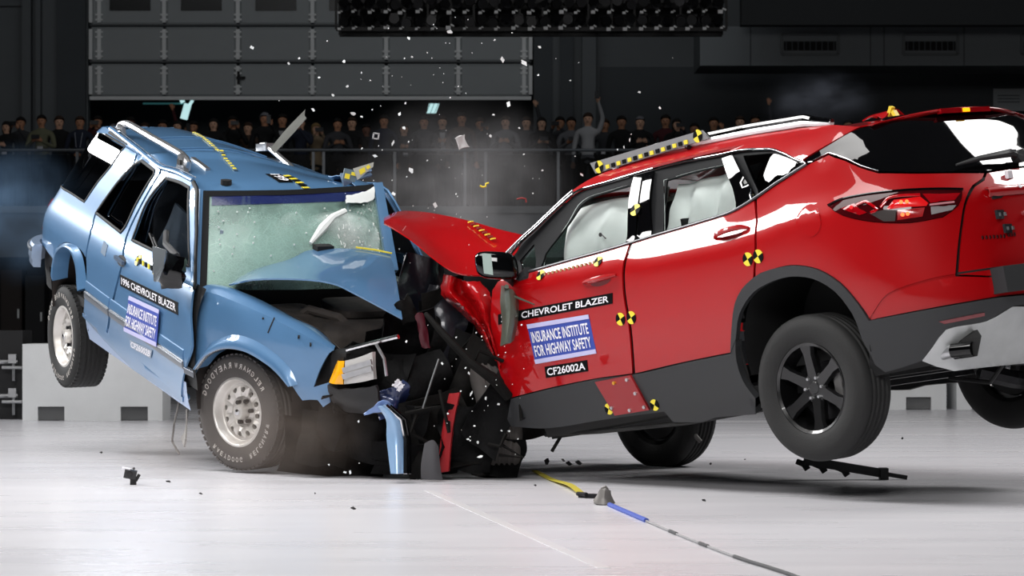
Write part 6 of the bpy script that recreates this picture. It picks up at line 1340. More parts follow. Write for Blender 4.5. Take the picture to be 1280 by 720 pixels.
mb = MB(); mb.tube([p+ax*w_+IB.to_3x3() @ Vector((0, -.02, 0)) for p, w_ in zip(bs[1:], (.045, .07, .075, .07))], .009, 8); mb.build('rubber_edge', GLOSS_BLACK, bst)
mb = MB(); V, F_ = netmesh([[bs[0]+Vector((0, 0, .0)), bs[1]+Vector((0, 0, .03)), bs[1]+ax*.06], [bs[0]+Vector((0, 0, -.01)), bs[1]+Vector((0, 0, -.04)), bs[1]+ax*.05+Vector((0, 0, -.09))]], 4, .008, .004, 6); mb.add(V, F_); mb.build('torn_bracket', mat('torn_blue_bracket', '6f88b8', .35, .3, .6), bst)
crumple('white_chip', (-.66, 16.05, .56), (.03, .05), (.2, .6, .2), WHITE_DECAL, blue, IB, 41, .2)
crumple('white_chip', (-.64, 16.05, .54), (.02, .05), (.2, .6, .2), WHITE_DECAL, blue, IB, 42, .2)

# ------------------------------------------------------------------ the crowd on the gallery
def seg_dist(p, a, b):
    ab = b-a; t = max(0, min(1, (p-a).dot(ab)/max(1e-9, ab.length_squared))); return (p-a-ab*t).length
def pose_mesh(kind):
    """One continuous standing figure grown from a skeleton; faces sorted into skin, shirt, trousers and shoes."""
    V, Rr, Es, Tg = [], [], [], []
    def v(p, r, parent=None, t=0):
        V.append(Vector(p)); Rr.append(r)
        if parent is not None: Es.append((parent, len(V)-1)); Tg.append(t)
        return len(V)-1
    pel = v((0, 0, .95), .135); ab_ = v((0, .0, 1.12), .125, pel, 1); ch = v((0, .01, 1.30), .145, ab_, 1); up = v((0, .015, 1.42), .10, ch, 1); nk = v((0, .01, 1.49), .052, up, 0)
    jw = v((0, -.015, 1.545), .062, nk, 0); md = v((0, -.005, 1.61), .078, jw, 0); cr_ = v((0, .0, 1.675), .066, md, 0)
    v((0, -.10, 1.595), .012, md, 0)
    for s in (-1, 1):
        v((s*.083, .005, 1.605), .012, md, 0)                     # ear
        h = v((s*.095, 0, .88), .095, pel, 2); k = v((s*.105, -.01, .50), .062, h, 2); a = v((s*.11, .01, .10), .042, k, 2); f = v((s*.115, -.06, .045), .04, a, 3); v((s*.12, -.15, .035), .032, f, 3)
        sh = v((s*.19, .01, 1.385), .062, up, 1)
        ra = {'film': ((s*.25, -.16, 1.22), (s*.075, -.30, 1.50)), 'chest': ((s*.26, -.05, 1.13), (s*.08, -.27, 1.24)), 'down': ((s*.25, .03, 1.10), (s*.26, -.04, .86)),
              'clasp': ((s*.26, .0, 1.10), (s*.05, -.22, 1.02)), 'up': ((.27, -.05, 1.62), (.20, -.18, 1.90)) if s > 0 else ((s*.25, .03, 1.10), (s*.26, -.04, .86)),
              'one': ((.25, -.17, 1.24), (.11, -.30, 1.50)) if s > 0 else ((s*.25, .03, 1.10), (s*.25, -.06, .87))}[kind]
        el, wr = Vector(ra[0]), Vector(ra[1]); e = v(el, .046, sh, 1); w_ = v(wr, .030, e, 1)
        d = (wr-el).normalized(); pm_ = v(wr+d*.05, .034, w_, 0)
        sd = d.cross(Vector((0, 1, 0)) if abs(d.y) < .8 else Vector((1, 0, 0))).normalized(); cu = Vector((0, -1, 0)) if kind in ('down',) else Vector((-s*.6, -.2, .2))
        for i in range(4):
            b = wr+d*(.085+.004*(i in (1, 2)))+sd*((i-1.5)*.019); q = v(b, .0095, pm_, 0); v(b+(d*.8+cu*.5).normalized()*(.04 if i in (1, 2) else .032), .008, q, 0)
        q = v(wr+d*.045-sd*.040*s, .0105, pm_, 0); v(wr+d*.08-sd*.052*s, .009, q, 0)
    me = bpy.data.meshes.new('figure'); me.from_pydata([tuple(p) for p in V], Es, [])
    o = bpy.data.objects.new('figure', me); COL.objects.link(o)
    m = o.modifiers.new('s', 'SKIN'); m.use_smooth_shade = True
    for i, r in enumerate(Rr):
        d = me.skin_vertices[0].data[i]; d.radius = (r*(1.0 if i not in (1, 2, 3) else 1.0), r*(.72 if i in (0, 1, 2, 3) else 1)); d.use_root = (i == 0)
    o.modifiers.new('d', 'SUBSURF').levels = 1; o.modifiers['d'].render_levels = 1
    dg = bpy.context.evaluated_depsgraph_get(); dg.update()
    r = bpy.data.meshes.new_from_object(o.evaluated_get(dg)); bpy.data.objects.remove(o)
    segs = [(V[a], V[b], t, max(.03, (Rr[a]+Rr[b])/2)) for (a, b), t in zip(Es, Tg)]
    idx = []
    for p in r.polygons: c = p.center; idx.append(min(segs, key=lambda s: seg_dist(c, s[0], s[1])/s[3])[2])
    r.polygons.foreach_set('material_index', idx); r.polygons.foreach_set('use_smooth', [True]*len(idx))
    return r
POSES = {k: pose_mesh(k) for k in ('film', 'chest', 'down', 'clasp', 'up', 'one')}
SKINS = [mat('skin_light', 'd8a88c', .6), mat('skin_tan', 'b98364', .6), mat('skin_brown', '7a5240', .6)]
SHOE = mat('shoe_black', '111112', .5)
CLOTH = {'black': '131315', 'navy': '1f2536', 'grey': '6a6a6e', 'light grey': 'a9a8aa', 'dark grey': '3b3b3f', 'white': 'cfcfd1', 'olive': '6f6f58', 'maroon': '4b1c22', 'brown': '4a372c', 'blue': '3a4d6e', 'tan': '8d7a62'}
HAIRC = {'dark': '17110e', 'brown': '3b271b', 'blond': '8d7148', 'grey': '77757a'}
_cache = {}
def cloth(c): return mat('cloth_'+c.replace(' ', '_'), CLOTH[c], .9)
def body_mesh(pose, shirt, trouser, skin):
    k = (pose, shirt, trouser, skin)
    if k not in _cache:
        m = POSES[pose].copy()
        for x in (SKINS[skin], cloth(shirt), cloth(trouser), SHOE): m.materials.append(x)
        _cache[k] = m
    return _cache[k]
def hair_mesh(long):
    mb = MB(); n, k = 14, 7; vs = []
    for i in range(k+1):
        a = math.pi*.5-(math.pi*(.62 if not long else .75))*i/k
        for j in range(n):
            b = 2*math.pi*j/n; back = .5+.5*math.sin(b)      # +y is the back of the head
            aa = a if back > .35 else max(a, .42)
            dz = -(.20*back*max(0, i-4)/3 if long else 0)
            vs.append((.090*math.cos(aa)*math.cos(b)*(1.05), .006+.100*math.cos(aa)*math.sin(b), 1.635+.10*math.sin(aa)+dz))
    mb.add(vs, [(i*n+j, i*n+(j+1) % n, (i+1)*n+(j+1) % n, (i+1)*n+j) for i in range(k) for j in range(n)]); return mb
HAIR = {}
mb = MB()
for s in (-1, 1): mb.disc((s*.030, -.077, 1.618), (0, 1, 0), .010, 8, 0, .008)
mb.box((0, -.078, 1.558), (.042, .008, .009)); FACE = None
def person(px, row, hgt, pose, shirt, trouser, skin, hair, long, extra, label):
    global FACE
    d = 50.8+row*.8+rnd.uniform(-.06, .06); s = hgt/1.74
    o = link('person', body_mesh(pose, shirt, trouser, skin)); o.location = ((px-640)*d/3500, d, GZ); o.scale = (s, s, s); o.rotation_euler = (0, 0, rnd.uniform(-.25, .25)); tag(o, label, 'person', 'crowd on the gallery')
    if long not in HAIR: HAIR[long] = hair_mesh(long).build('hair', mat('hair_'+hair, HAIRC[hair], .8), o).data; h = None
    k = (long, hair)
    if k not in HAIR:
        m = HAIR[long].copy(); m.materials.clear(); m.materials.append(mat('hair_'+hair, HAIRC[hair], .8)); HAIR[k] = m
        for c in o.children: bpy.data.objects.remove(c)
    if not o.children: link('hair', HAIR[k], o)
    if FACE is None: FACE = mb_face.build('face_features', mat('dark_features', '2a1512', .7), o, smooth=False).data
    else: link('face_features', FACE, o)
    if 'badge' in extra:
        b = MB(); b.box((.02, -.165, 1.12), (.10, .008, .075)); b.build('name_badge', WHITE_DECAL, o, smooth=False)
    if 'lanyard' in extra:
        b = MB()
        for q in (-1, 1): b.bar((q*.07, -.12, 1.42), (q*.035, -.165, 1.15), .014, .006)
        b.build('lanyard', mat('pale_lanyard', 'b9bcc8', .8), o, smooth=False)
    if 'tie' in extra or 'shirtfront' in extra:
        b = MB(); b.prism([(-.05, 1.42), (.05, 1.42), (.012, 1.13), (-.012, 1.13)], lambda p: Vector((p[0], -.150, p[1])), lambda p: Vector((p[0], -.10, p[1]))); b.build('shirt_front', cloth('light grey'), o, smooth=False)
    if 'phone' in extra:
        hp = {'film': (0, -.42, 1.58), 'chest': (0, -.39, 1.31), 'up': (.19, -.30, 2.02), 'one': (.06, -.42, 1.58), 'clasp': (0, -.29, 1.0), 'down': (0, -.3, 1)}[pose]
        M = Matrix.Translation(o.location) @ o.rotation_euler.to_matrix().to_4x4() @ Matrix.Scale(s, 4)
        b = MB(); b.box((0, 0, 0), (.075, .01, .15) if 'tall' in extra else (.15, .01, .075)); ph = b.build('phone', mat('phone_case', 'b9bcbf' if 'bright' in extra else '26272a', .4), None, smooth=False); ph.location = M @ Vector(hp); ph.rotation_euler = o.rotation_euler
        b = MB(); b.disc((.025, -.007, .05) if 'tall' in extra else (.05, -.007, .02), (0, 1, 0), .012, 8, 0, .004); b.build('camera_lens', DARK_PANEL, ph, smooth=False)
        tag(ph, 'phone held up by the '+label, 'phone', 'phones held by the crowd')
        if len(ph['label'].split()) > 16: ph['label'] = 'phone held by '+' '.join(label.split()[:12])
    return o
mb_face = mb
F_, C_h, Dn, Cl, Up, On = 'film', 'chest', 'down', 'clasp', 'up', 'one'
crowd = [
 (8, 0, 1.64, C_h, 'black', 'black', 0, 'dark', 1, 'badge', 'person in black with long dark hair and badge, first at the far left'),
 (26, 1, 1.78, F_, 'dark grey', 'black', 1, 'dark', 0, 'phone', 'person in dark grey filming behind the far left railing'),
 (52, 0, 1.76, C_h, 'olive', 'navy', 1, 'dark', 0, 'badge phone bright', 'person in olive shirt with white badge at far left'),
 (74, 1, 1.80, Dn, 'black', 'black', 0, 'brown', 0, '', 'person in black standing behind the navy shirt at left'),
 (100, 0, 1.74, Cl, 'navy', 'dark grey', 1, 'brown', 0, 'lanyard', 'person in navy shirt with white lanyard left of the blue car'),
 (122, 1, 1.80, F_, 'maroon', 'black', 1, 'dark', 0, 'phone', 'person in maroon filming over the blue car tail'),
 (142, 0, 1.70, Dn, 'grey', 'black', 0, 'grey', 0, '', 'person in grey with grey hair above the blue car tail'),
 (163, 1, 1.72, Dn, 'black', 'black', 2, 'dark', 0, '', 'person in black right of the grey haired person'),
 (181, 0, 1.68, C_h, 'dark grey', 'black', 0, 'brown', 0, '', 'person in dark grey over the roof rail of the blue car'),
 (203, 1, 1.78, Up, 'maroon', 'black', 1, 'dark', 0, '', 'person in maroon with a raised arm above the blue roof'),
 (222, 0, 1.66, C_h, 'black', 'black', 0, 'dark', 1, '', 'person in black with long hair left of the bright phone'),
 (242, 0, 1.70, F_, 'black', 'navy', 1, 'dark', 0, 'phone tall bright', 'person in black filming with bright upright phone'),
 (267, 0, 1.70, Dn, 'black', 'black', 0, 'dark', 1, '', 'person in black with long dark hair over blue roof centre'),
 (291, 0, 1.80, F_, 'black', 'black', 1, 'dark', 0, 'phone', 'person in black filming, right of the long haired one'),
 (310, 0, 1.74, Cl, 'brown', 'black', 0, 'brown', 0, '', 'person in brown with clasped hands over the blue roof'),
 (331, 1, 1.80, On, 'black', 'black', 1, 'grey', 0, 'phone bright tall', 'person in black lifting one bright phone over blue roof'),
 (353, 0, 1.84, Dn, 'black', 'black', 1, 'dark', 0, 'shirtfront', 'person in black jacket and pale shirt beside flying strip'),
 (376, 1, 1.72, F_, 'navy', 'black', 0, 'dark', 0, 'phone', 'person in navy filming behind the flying grey strip'),
 (395, 0, 1.72, F_, 'tan', 'black', 0, 'blond', 1, 'phone', 'person in tan with long blond hair filming'),
 (422, 0, 1.70, C_h, 'dark grey', 'black', 1, 'dark', 0, '', 'person in dark grey right of the blond filming person'),
 (440, 1, 1.78, Dn, 'black', 'black', 0, 'brown', 0, '', 'person in black second right of the blond filming person'),
 (458, 0, 1.70, C_h, 'black', 'navy', 2, 'dark', 0, '', 'person in black above the windscreen corner of blue car'),
 (480, 1, 1.76, Dn, 'navy', 'black', 1, 'dark', 0, '', 'person in navy behind the flying white ring'),
 (505, 0, 1.66, C_h, 'black', 'black', 0, 'brown', 1, 'badge', 'person in black with badge in the grey smoke'),
 (530, 0, 1.74, Dn, 'dark grey', 'black', 1, 'dark', 0, '', 'person in dark grey below the teal lamp'),
 (553, 0, 1.80, C_h, 'black', 'black', 0, 'brown', 0, 'shirtfront badge', 'person in black jacket and badge right of teal lamp'),
 (577, 1, 1.80, Dn, 'brown', 'black', 1, 'dark', 0, '', 'person in brown behind the large flying white plate'),
 (600, 1, 1.76, F_, 'dark grey', 'black', 1, 'brown', 0, 'phone', 'person in dark grey filming above the red hood'),
 (632, 0, 1.74, C_h, 'grey', 'black', 0, 'brown', 1, '', 'person in grey sweater with long brown hair and joined hands'),
 (658, 1, 1.78, Up, 'dark grey', 'black', 0, 'brown', 0, '', 'person in dark grey with raised arm by the wall corner'),
 (677, 0, 1.72, C_h, 'black', 'black', 0, 'dark', 1, 'phone', 'person in black with long dark hair holding a phone'),
 (700, 1, 1.84, F_, 'dark grey', 'black', 1, 'dark', 0, 'phone', 'person in dark grey filming behind the pale shirt'),
 (714, 0, 1.78, C_h, 'grey', 'navy', 1, 'dark', 0, 'phone', 'person in grey shirt reading a phone, left of raised arm'),
 (735, 1, 1.80, Up, 'light grey', 'black', 0, 'brown', 0, 'phone tall', 'person in light grey with phone raised high overhead'),
 (756, 0, 1.80, Dn, 'dark grey', 'black', 1, 'brown', 0, 'badge', 'person in dark grey sweater with badge above red windscreen'),
 (777, 1, 1.80, Dn, 'black', 'black', 1, 'dark', 0, '', 'person in black right of the dark grey sweater'),
 (800, 0, 1.74, C_h, 'black', 'black', 0, 'grey', 0, '', 'person in black with grey hair above the roof board'),
 (806, 0, 1.40, C_h, 'maroon', 'black', 0, 'brown', 0, '', 'short person in maroon just above the roof board'),
 (832, 1, 1.82, Dn, 'maroon', 'black', 1, 'dark', 0, '', 'tall person in maroon behind the roof board'),
 (846, 0, 1.70, F_, 'black', 'black', 0, 'dark', 1, 'phone', 'person in black filming above the right end of roof board'),
 (868, 0, 1.72, Dn, 'navy', 'black', 1, 'dark', 0, 'lanyard', 'person in navy with lanyard above the red roof'),
 (892, 1, 1.78, On, 'black', 'black', 1, 'dark', 0, '', 'person in black lifting one hand above the red roof'),
 (925, 0, 1.74, C_h, 'grey', 'black', 0, 'brown', 0, '', 'person in grey above the red roof rail'),
 (944, 1, 1.82, Up, 'dark grey', 'black', 1, 'dark', 0, '', 'person in dark grey raising an arm above the red roof'),
 (966, 0, 1.72, Dn, 'blue', 'black', 0, 'brown', 0, '', 'person in blue left of the smoke above the red roof'),
 (1000, 1, 1.76, Dn, 'blue', 'black', 1, 'dark', 0, '', 'person in blue inside the thin smoke above red roof'),
 (1024, 0, 1.72, C_h, 'navy', 'black', 0, 'dark', 0, '', 'person in navy inside the thin smoke above red roof'),
 (1060, 1, 1.74, Dn, 'black', 'black', 1, 'dark', 0, '', 'person in black left of the red roof fin'),
 (1240, 0, 1.76, Dn, 'black', 'black', 1, 'dark', 0, '', 'person in black at the far right above the spoiler')]
last = {}
for c in sorted(crowd):
    row = c[1]
    for r_ in (row, 0, 1, 2, 3):
        if c[0]-last.get(r_, -99) >= 44: row = r_; break
    last[row] = c[0]; person(c[0], row, *c[2:])

# ------------------------------------------------------------------ loose things on the floor and in the air
def flo(px, py, z=0):
    d = CAM_H*3500/(py-390); return Vector(((px-640)*d/3500, d, z))
def air(px, py, d): return Vector(((px-640)*d/3500, d, CAM_H+(390-py)*d/3500))
# action camera blown loose on the floor
c = flo(163, 606); t = thing('action_camera', 'small black camera block with white cap, tumbling on the floor below the blue car', 'camera', c); t.scale = (.8, .8, .8)
mb = MB(); mb.box((0, 0, .075), (.085, .06, .06), Euler((.1, .2, .1)).to_matrix()); mb.build('body', mat('camera_black', '1e1f21', .45), t, smooth=False)
mb = MB(); mb.box((-.03, 0, .112), (.06, .05, .014), Euler((.1, .2, .1)).to_matrix()); mb.build('white_cap', WHITE_DECAL, t, smooth=False)
mb = MB(); mb.tube([(0, -.03, .075), (0, -.045, .075)], .018, 12); mb.build('lens', GLOSS_BLACK, t)
mb = MB(); mb.box((.02, 0, .025), (.04, .04, .05)); mb.box((.05, 0, .05), (.02, .03, .05), Euler((0, .5, 0)).to_matrix()); mb.build('mount', DARK_PANEL, t, smooth=False)
# strap, weight and rope along the runway
def strap(name, pts, w_, m, label, cat):
    P = [Vector(p) for p in spline([tuple(p)+(0,) for p in pts], False, .08, 3)]; mb = MB(); vs = []
    for i, p in enumerate(P):
        d = (P[min(i+1, len(P)-1)]-P[max(i-1, 0)]); d.z = 0; d.normalize(); s = Vector((-d.y, d.x, 0))*w_/2
        vs += [p-s, p+s, p+s+Vector((0, 0, .006)), p-s+Vector((0, 0, .006))]
    n = len(P); mb.add(vs, [(i*4+j, i*4+(j+1) % 4, (i+1)*4+(j+1) % 4, (i+1)*4+j) for i in range(n-1) for j in range(4)]+[(0, 1, 2, 3), (4*n-4, 4*n-3, 4*n-2, 4*n-1)])
    return tag(mb.build(name, m, None, smooth=False), label, cat)
ys = strap('tow_strap', [flo(668, 590, .005), flo(690, 601, .005), flo(712, 611, .02), flo(727, 620, .01)], .035, mat('yellow_webbing', 'b9ac35', .8), 'yellow webbing strap lying on the floor left of the grey tow hook', 'strap')
mb = MB(); mb.box(flo(735, 622.5, .012), (.09, .05, .02), Matrix.Rotation(-.6, 3, 'Z')); mb.tube([flo(722, 622, .02), flo(733, 623, .02)], .012, 6); mb.build('strap_buckle', DARK_STEEL, ys, smooth=False)
c = flo(755, 631); t = thing('tow_hook', 'grey metal tow hook standing on the floor between the yellow strap and blue rope', 'hook', c); t.scale = (.85, .85, .85)
mb = MB(); V, F_q = netmesh([[(-.045, 0, 0), (0, -.03, 0), (.05, 0, 0)], [(-.018, 0, .05), (0, -.02, .055), (.022, 0, .045)], [(-.012, 0, .085), (.005, -.01, .09), (.02, 0, .085)]], 4, .03); mb.add(V, F_q); mb.build('base', mat('hook_grey', '7d7a77', .5, .5), t)
mb = MB(); mb.tube([(-.005, 0, .075), (-.012, 0, .098), (.008, 0, .108), (.02, 0, .095), (.018, 0, .075)], .008, 8); mb.tube([(-.06, -.01, .02), (-.035, -.01, .055), (-.012, -.01, .07)], .008, 6); mb.build('hook', mat('hook_grey', '7d7a77', .5, .5), t)
rp_ = [flo(762, 633, .008), flo(785, 643, .008), flo(808, 653, .008)]
mb = MB(); mb.tube([Vector(p) for p in spline([tuple(p)+(0,) for p in rp_], False, .05, 3)], [.013]*len(spline([tuple(p)+(0,) for p in rp_], False, .05, 3)), 8); tag(mb.build('rope', mat('blue_rope', '3d53a8', .7, bump=.5, bscale=200), None), 'short blue rope on the floor tied to the grey tow hook', 'rope')
pts = [flo(808, 653, .006), flo(850, 671, .006), flo(890, 687, .006), flo(930, 702, .006), flo(975, 716, .006), flo(1020, 733, .006)]
sp_ = [Vector(p) for p in spline([tuple(p)+(0,) for p in pts], False, .08, 3)]
mb = MB(); mb.tube(sp_, .006, 6); cab = tag(mb.build('cable', mat('thin_grey_cable', '8d8c8e', .6), None), 'thin grey cable running from the blue rope to the bottom edge', 'cable')
for a, b in ((.06, .12), (.20, .26), (.42, .47), (.62, 1)):
    k = [sp_[min(len(sp_)-1, int(q*(len(sp_)-1)))] for q in lin_(a, b, 6)]; mb = MB(); mb.tube([p+Vector((0, 0, .001)) for p in k], .0085, 6); mb.build('dark_sleeve', mat('cable_sleeve', '3c3c3e', .6), cab)
# black guide bar under the raised wheel
t = thing('guide_bar', 'black guide bar with clips lying on the floor under the raised red car wheel', 'bar', (1.95, 16.2, 0))
mb = MB(); mb.bar((-.26, 0, .112), (.20, 0, .036), .06, .05); mb.box((.20, 0, .035), (.045, .10, .066)); mb.build('bar', mat('bar_black', '202022', .6), t, smooth=False)
mb = MB(); mb.bar((.215, 0, .032), (.335, 0, .012), .03, .024); mb.build('bar_end', mat('bar_black', '202022', .6), t, smooth=False)
for x, z in ((-.27, .105), (-.17, .09), (-.04, .07)):
    mb = MB(); mb.bar((x, 0, z), (x+.03, 0, z-.045), .05, .035); mb.bar((x-.03, .02, z), (x+.02, 0, z-.02), .03, .03); mb.build('clip', DARK_PANEL, t, smooth=False)
# crumbs and chips
CHIP = mat('white_glass_chip', 'e2e6e6', .3); DARKCHIP = mat('dark_plastic_chip', '2b2a2a', .7); CHIPM = [mat('grey_chip', 'a5a7a8', .4), CHIP]
def chip_mesh(seed, flat=.35):
    R = random.Random(seed); n = R.choice((4, 5, 6)); a = [(math.cos(2*math.pi*i/n+R.uniform(-.4, .4))*R.uniform(.35, .55), math.sin(2*math.pi*i/n+R.uniform(-.4, .4))*R.uniform(.35, .55)) for i in range(n)]
    mb = MB(); vs = [(x, -.5*flat*.4, z) for x, z in a]+[(x*.8, .5*flat*.4, z*.8) for x, z in a]; mb.add(vs, [tuple(range(n)), tuple(range(n, 2*n))[::-1]]+[(i, (i+1) % n, (i+1) % n+n, i+n) for i in range(n)]); return mb
CM = []
for k in range(6): CM.append(chip_mesh(k).build('glass_chip', CHIP, None, smooth=False).data)
for o in [o for o in bpy.data.objects if o.name.startswith('glass_chip')]: bpy.data.objects.remove(o)
ORD = 'first second third fourth fifth sixth seventh eighth ninth tenth eleventh twelfth thirteenth fourteenth fifteenth'.split()
def chips(lst, d, where, group, name='glass_chip', adj='white glass chip', m=CHIP):
    lst = sorted(lst)
    for i, (px, py, w_, h_) in enumerate(lst):
        me = CM[rnd.randrange(6)]
        if m is not CHIP:
            me = me.copy(); me.materials.clear(); me.materials.append(m)
        dd = d+rnd.uniform(-.5, .5); o = link(name, me); o.location = air(px, py, dd); s = dd/3500
        o.scale = (w_*s*1.1, .5*(w_+h_)*s, h_*s*1.1); o.rotation_euler = (rnd.uniform(-.3, .3), rnd.uniform(-.6, .6), rnd.uniform(-.5, .5))
        tag(o, 'small %s flying %s, %s from the left' % (adj, where, ORD[i]), 'chip' if 'chip' in name else name.split('_')[-1], group)
chips([(315, 59, 5, 6), (374, 73, 4, 4), (361, 79, 4, 4), (430, 77, 5, 4), (452, 91, 3, 4), (399, 97, 5, 3), (434, 108, 5, 3), (416, 119, 5, 3), (511, 48, 5, 4), (515, 71, 3, 3)], 17.2, 'before the raised door', 'glass flying before the raised door')
chips([(562, 40, 8, 6), (628, 74, 5, 9), (655, 78, 6, 11), (674, 59, 5, 4), (673, 94, 3, 3)], 17.0, 'at the door right half', 'glass flying at the right of the door')
chips([(392, 137, 6, 4), (441, 142, 9, 4), (507, 129, 4, 4), (499, 143, 4, 6), (505, 160, 5, 5), (491, 179, 4, 10), (514, 213, 8, 8), (492, 242, 5, 6), (544, 256, 6, 8), (469, 195, 9, 5), (452, 146, 4, 3)], 16.9, 'before the crowd', 'glass flying before the crowd')
chips([(636, 130, 6, 8), (613, 170, 4, 4), (617, 143, 4, 3), (649, 160, 3, 3)], 16.8, 'above the red hood tip', 'glass flying above the red hood')
chips([(799, 115, 4, 4), (825, 135, 3, 5), (787, 175, 2, 5), (780, 184, 2, 5), (772, 187, 2, 3), (678, 213, 3, 3), (727, 218, 3, 6)], 16.0, 'above the red windscreen', 'glass flying above the red car')
chips([(576, 489, 3, 3), (607, 498, 3, 6), (623, 505, 4, 4), (586, 466, 3, 5), (582, 460, 4, 3), (593, 532, 3, 3), (585, 549, 4, 3), (597, 553, 4, 4), (627, 538, 3, 3), (636, 539, 4, 3), (553, 454, 4, 4), (589, 492, 3, 9), (600, 571, 9, 3), (560, 517, 3, 3)], 15.7, 'by the red car nose', 'glass flying before the crushed noses')
chips([(448, 527, 3, 4), (431, 590, 4, 4), (438, 590, 4, 6), (449, 579, 2, 2), (411, 581, 3, 3), (508, 427, 4, 4)], 15.6, 'by the blue car nose', 'glass flying before the blue nose')
chips([(167, 586, 4, 4), (1128, 548, 4, 4), (704, 575, 6, 4)], 16.0, 'low over the floor', 'dark bits in the air', 'plastic_chip', 'dark plastic chip', DARKCHIP)
# bigger pieces in the air
def flyer(name, px, py, d, wpx, hpx, rot, m, label, cat='fragment', seed=3, th=.02):
    s = d/3500; W, Hh = wpx*s/2, hpx*s/2; R = random.Random(seed); rows_ = [[Vector((a*W*(1+R.uniform(-.15, .15)), R.uniform(-.2, .2)*W, b*Hh*(1+R.uniform(-.15, .15)))) for a in (-1, 0, 1)] for b in (-1, 0, 1)]
    o = net(name, rows_, m, None, sub=4, th=th); o.location = air(px, py, d); o.rotation_euler = rot; return tag(o, label, cat)
flyer('trim_strip', 363, 164, 16.8, 9, 60, (.1, .72, .2), mat('olive_grey_strip', '6d6f6a', .6), 'long grey trim strip flying slanted above the blue roof', 'strip', 5)
o = flyer('torn_plate', 577, 178, 17, 12, 16, (.1, -.35, .2), mat('pale_plate', 'b5b4b4', .6), 'large pale torn plate flying in the smoke between the cars', 'plate', 8)
flyer('torn_sheet_metal', 446, 219, 17.3, 44, 12, (.2, -.25, .5), mat('blue_grey_scrap', '5d728c', .5), 'crumpled blue scrap flying off the far roof corner of the blue car', 'scrap', 11)
t = thing('target_plate', 'pale pointed plate with yellow marker flying off the blue roof corner', 'plate', air(455, 212, 17.0), (0, -.65, .3))
mb = MB(); mb.prism([(-.07, -.025), (.055, -.02), (.075, .0), (-.05, .045)], lambda p: Vector((p[0], -.006, p[1])), lambda p: Vector((p[0], .006, p[1]))); mb.build('plate', mat('plate_pale_grey', 'a7a9a2', .6), t, smooth=False)
mb = MB(); mb.prism([(-.04, -.012), (.0, -.014), (.01, .012), (-.03, .018)], lambda p: Vector((p[0], -.010, p[1])), lambda p: Vector((p[0], -.006, p[1]))); mb.box((.028, -.009, -.002), (.024, .004, .02)); mb.build('marker', YELLOW_DECAL, t, smooth=False)
t = thing('target_plate', 'dark scrap with yellow marker flying below the pale pointed plate', 'plate', air(437, 219, 17.0), (0, .2, .3))
mb = MB(); mb.box((0, 0, 0), (.08, .012, .07)); mb.build('plate', OLIVE, t, smooth=False)
mb = MB(); mb.box((-.015, -.009, -.01), (.03, .006, .03)); mb.box((.022, -.009, .012), (.03, .006, .02)); mb.build('marker', YELLOW_DECAL, t, smooth=False)
t = thing('ring_fragment', 'small square pale ring flying before the crowd between the cars', 'fragment', air(470, 170, 17.0), (.2, .1, .2))
mb = MB()
for a in (-1, 1): mb.box((a*.016, 0, 0), (.008, .01, .04)); mb.box((0, 0, a*.016), (.04, .01, .008))
mb.build('ring', CHIPM[0], t, smooth=False)
t = thing('yellow_clip', 'tiny yellow curved clip flying above the red hood', 'fragment', air(605, 232, 17.0))
mb = MB(); mb.tube([(-.025, 0, .0), (-.01, 0, -.008), (.01, 0, -.006), (.012, 0, .012), (.03, 0, .016)], .006, 5); mb.build('clip', YELLOW_DECAL, t)
t = thing('red_wire', 'thin red bent wire flying below the gallery, right of the red hood', 'wire', air(652, 249, 17.0))
mb = MB(); mb.tube([(-.03, 0, 0), (0, 0, .008), (.025, 0, .002), (.028, 0, -.02)], .005, 5); mb.build('wire', mat('dull_red_wire', '8d2a2a', .6), t)
# bits on the floor
spots = [(210, 602, 8, 3, 'thin dark chip on the floor right of the camera block'), (251, 617, 5, 3, 'small dark chip on the floor below the blue car front wheel'), (442, 636, 8, 5, 'large dark chip on the floor in front of the blue bumper skin'),
 (394, 617, 4, 3, 'small dark chip on the floor left of the large chip'), (669, 607, 5, 3, 'small dark chip on the floor beside the yellow strap'), (888, 580, 5, 3, 'small dark chip on the floor right of the far front tire'),
 (880, 626, 6, 4, 'dark round chip on the floor below the red sill'), (711, 581, 9, 7, 'black plastic lump on the floor behind the yellow strap'), (724, 580, 12, 7, 'larger black plastic lump on the floor left of the far front tire'), (931, 574, 4, 2, 'tiny dark chip on the floor left of the raised red wheel'), (126, 566, 5, 3, 'tiny dark chip on the floor behind the camera block'), (683, 580, 8, 9, 'grey torn lump on the floor beside the red front tire')]
for k, (px, py, w_, h_, lab) in enumerate(spots):
    p = flo(px, py+1); s = p.y/3500; me = CM[k % 6].copy(); me.materials.clear(); me.materials.append(DARKCHIP); o = link('plastic_chip', me); o.scale = (w_*s*1.1, w_*s*1.2, h_*s*1.1); o.rotation_euler = (.2, .1, rnd.uniform(-1, 1)); o.location = p+Vector((0, 0, h_*s*.45)); tag(o, lab, 'chip', 'dark chips on the floor')
h0 = air(868, 540, 17.35); mb = MB(); mb.tube([IR @ (h0+Vector(q)) for q in ((-.02, 0, .07), (-.012, 0, .01), (.01, 0, -.03), (.04, 0, -.06))], [.012, .014, .016, .012], 8); mb.build('torn_liner_end', mat('hose_grey', '6d6a68', .6), red)
mb = MB()
for k in range(100):
    px, py = rnd.gauss(560, 90), rnd.uniform(20, 340); s = rnd.choice((.003, .004, .004, .006)); mb.box(air(px, py, rnd.uniform(16.3, 17.8)), (s, s, s*rnd.uniform(.6, 2)), Euler((rnd.random(), rnd.random(), rnd.random())).to_matrix())
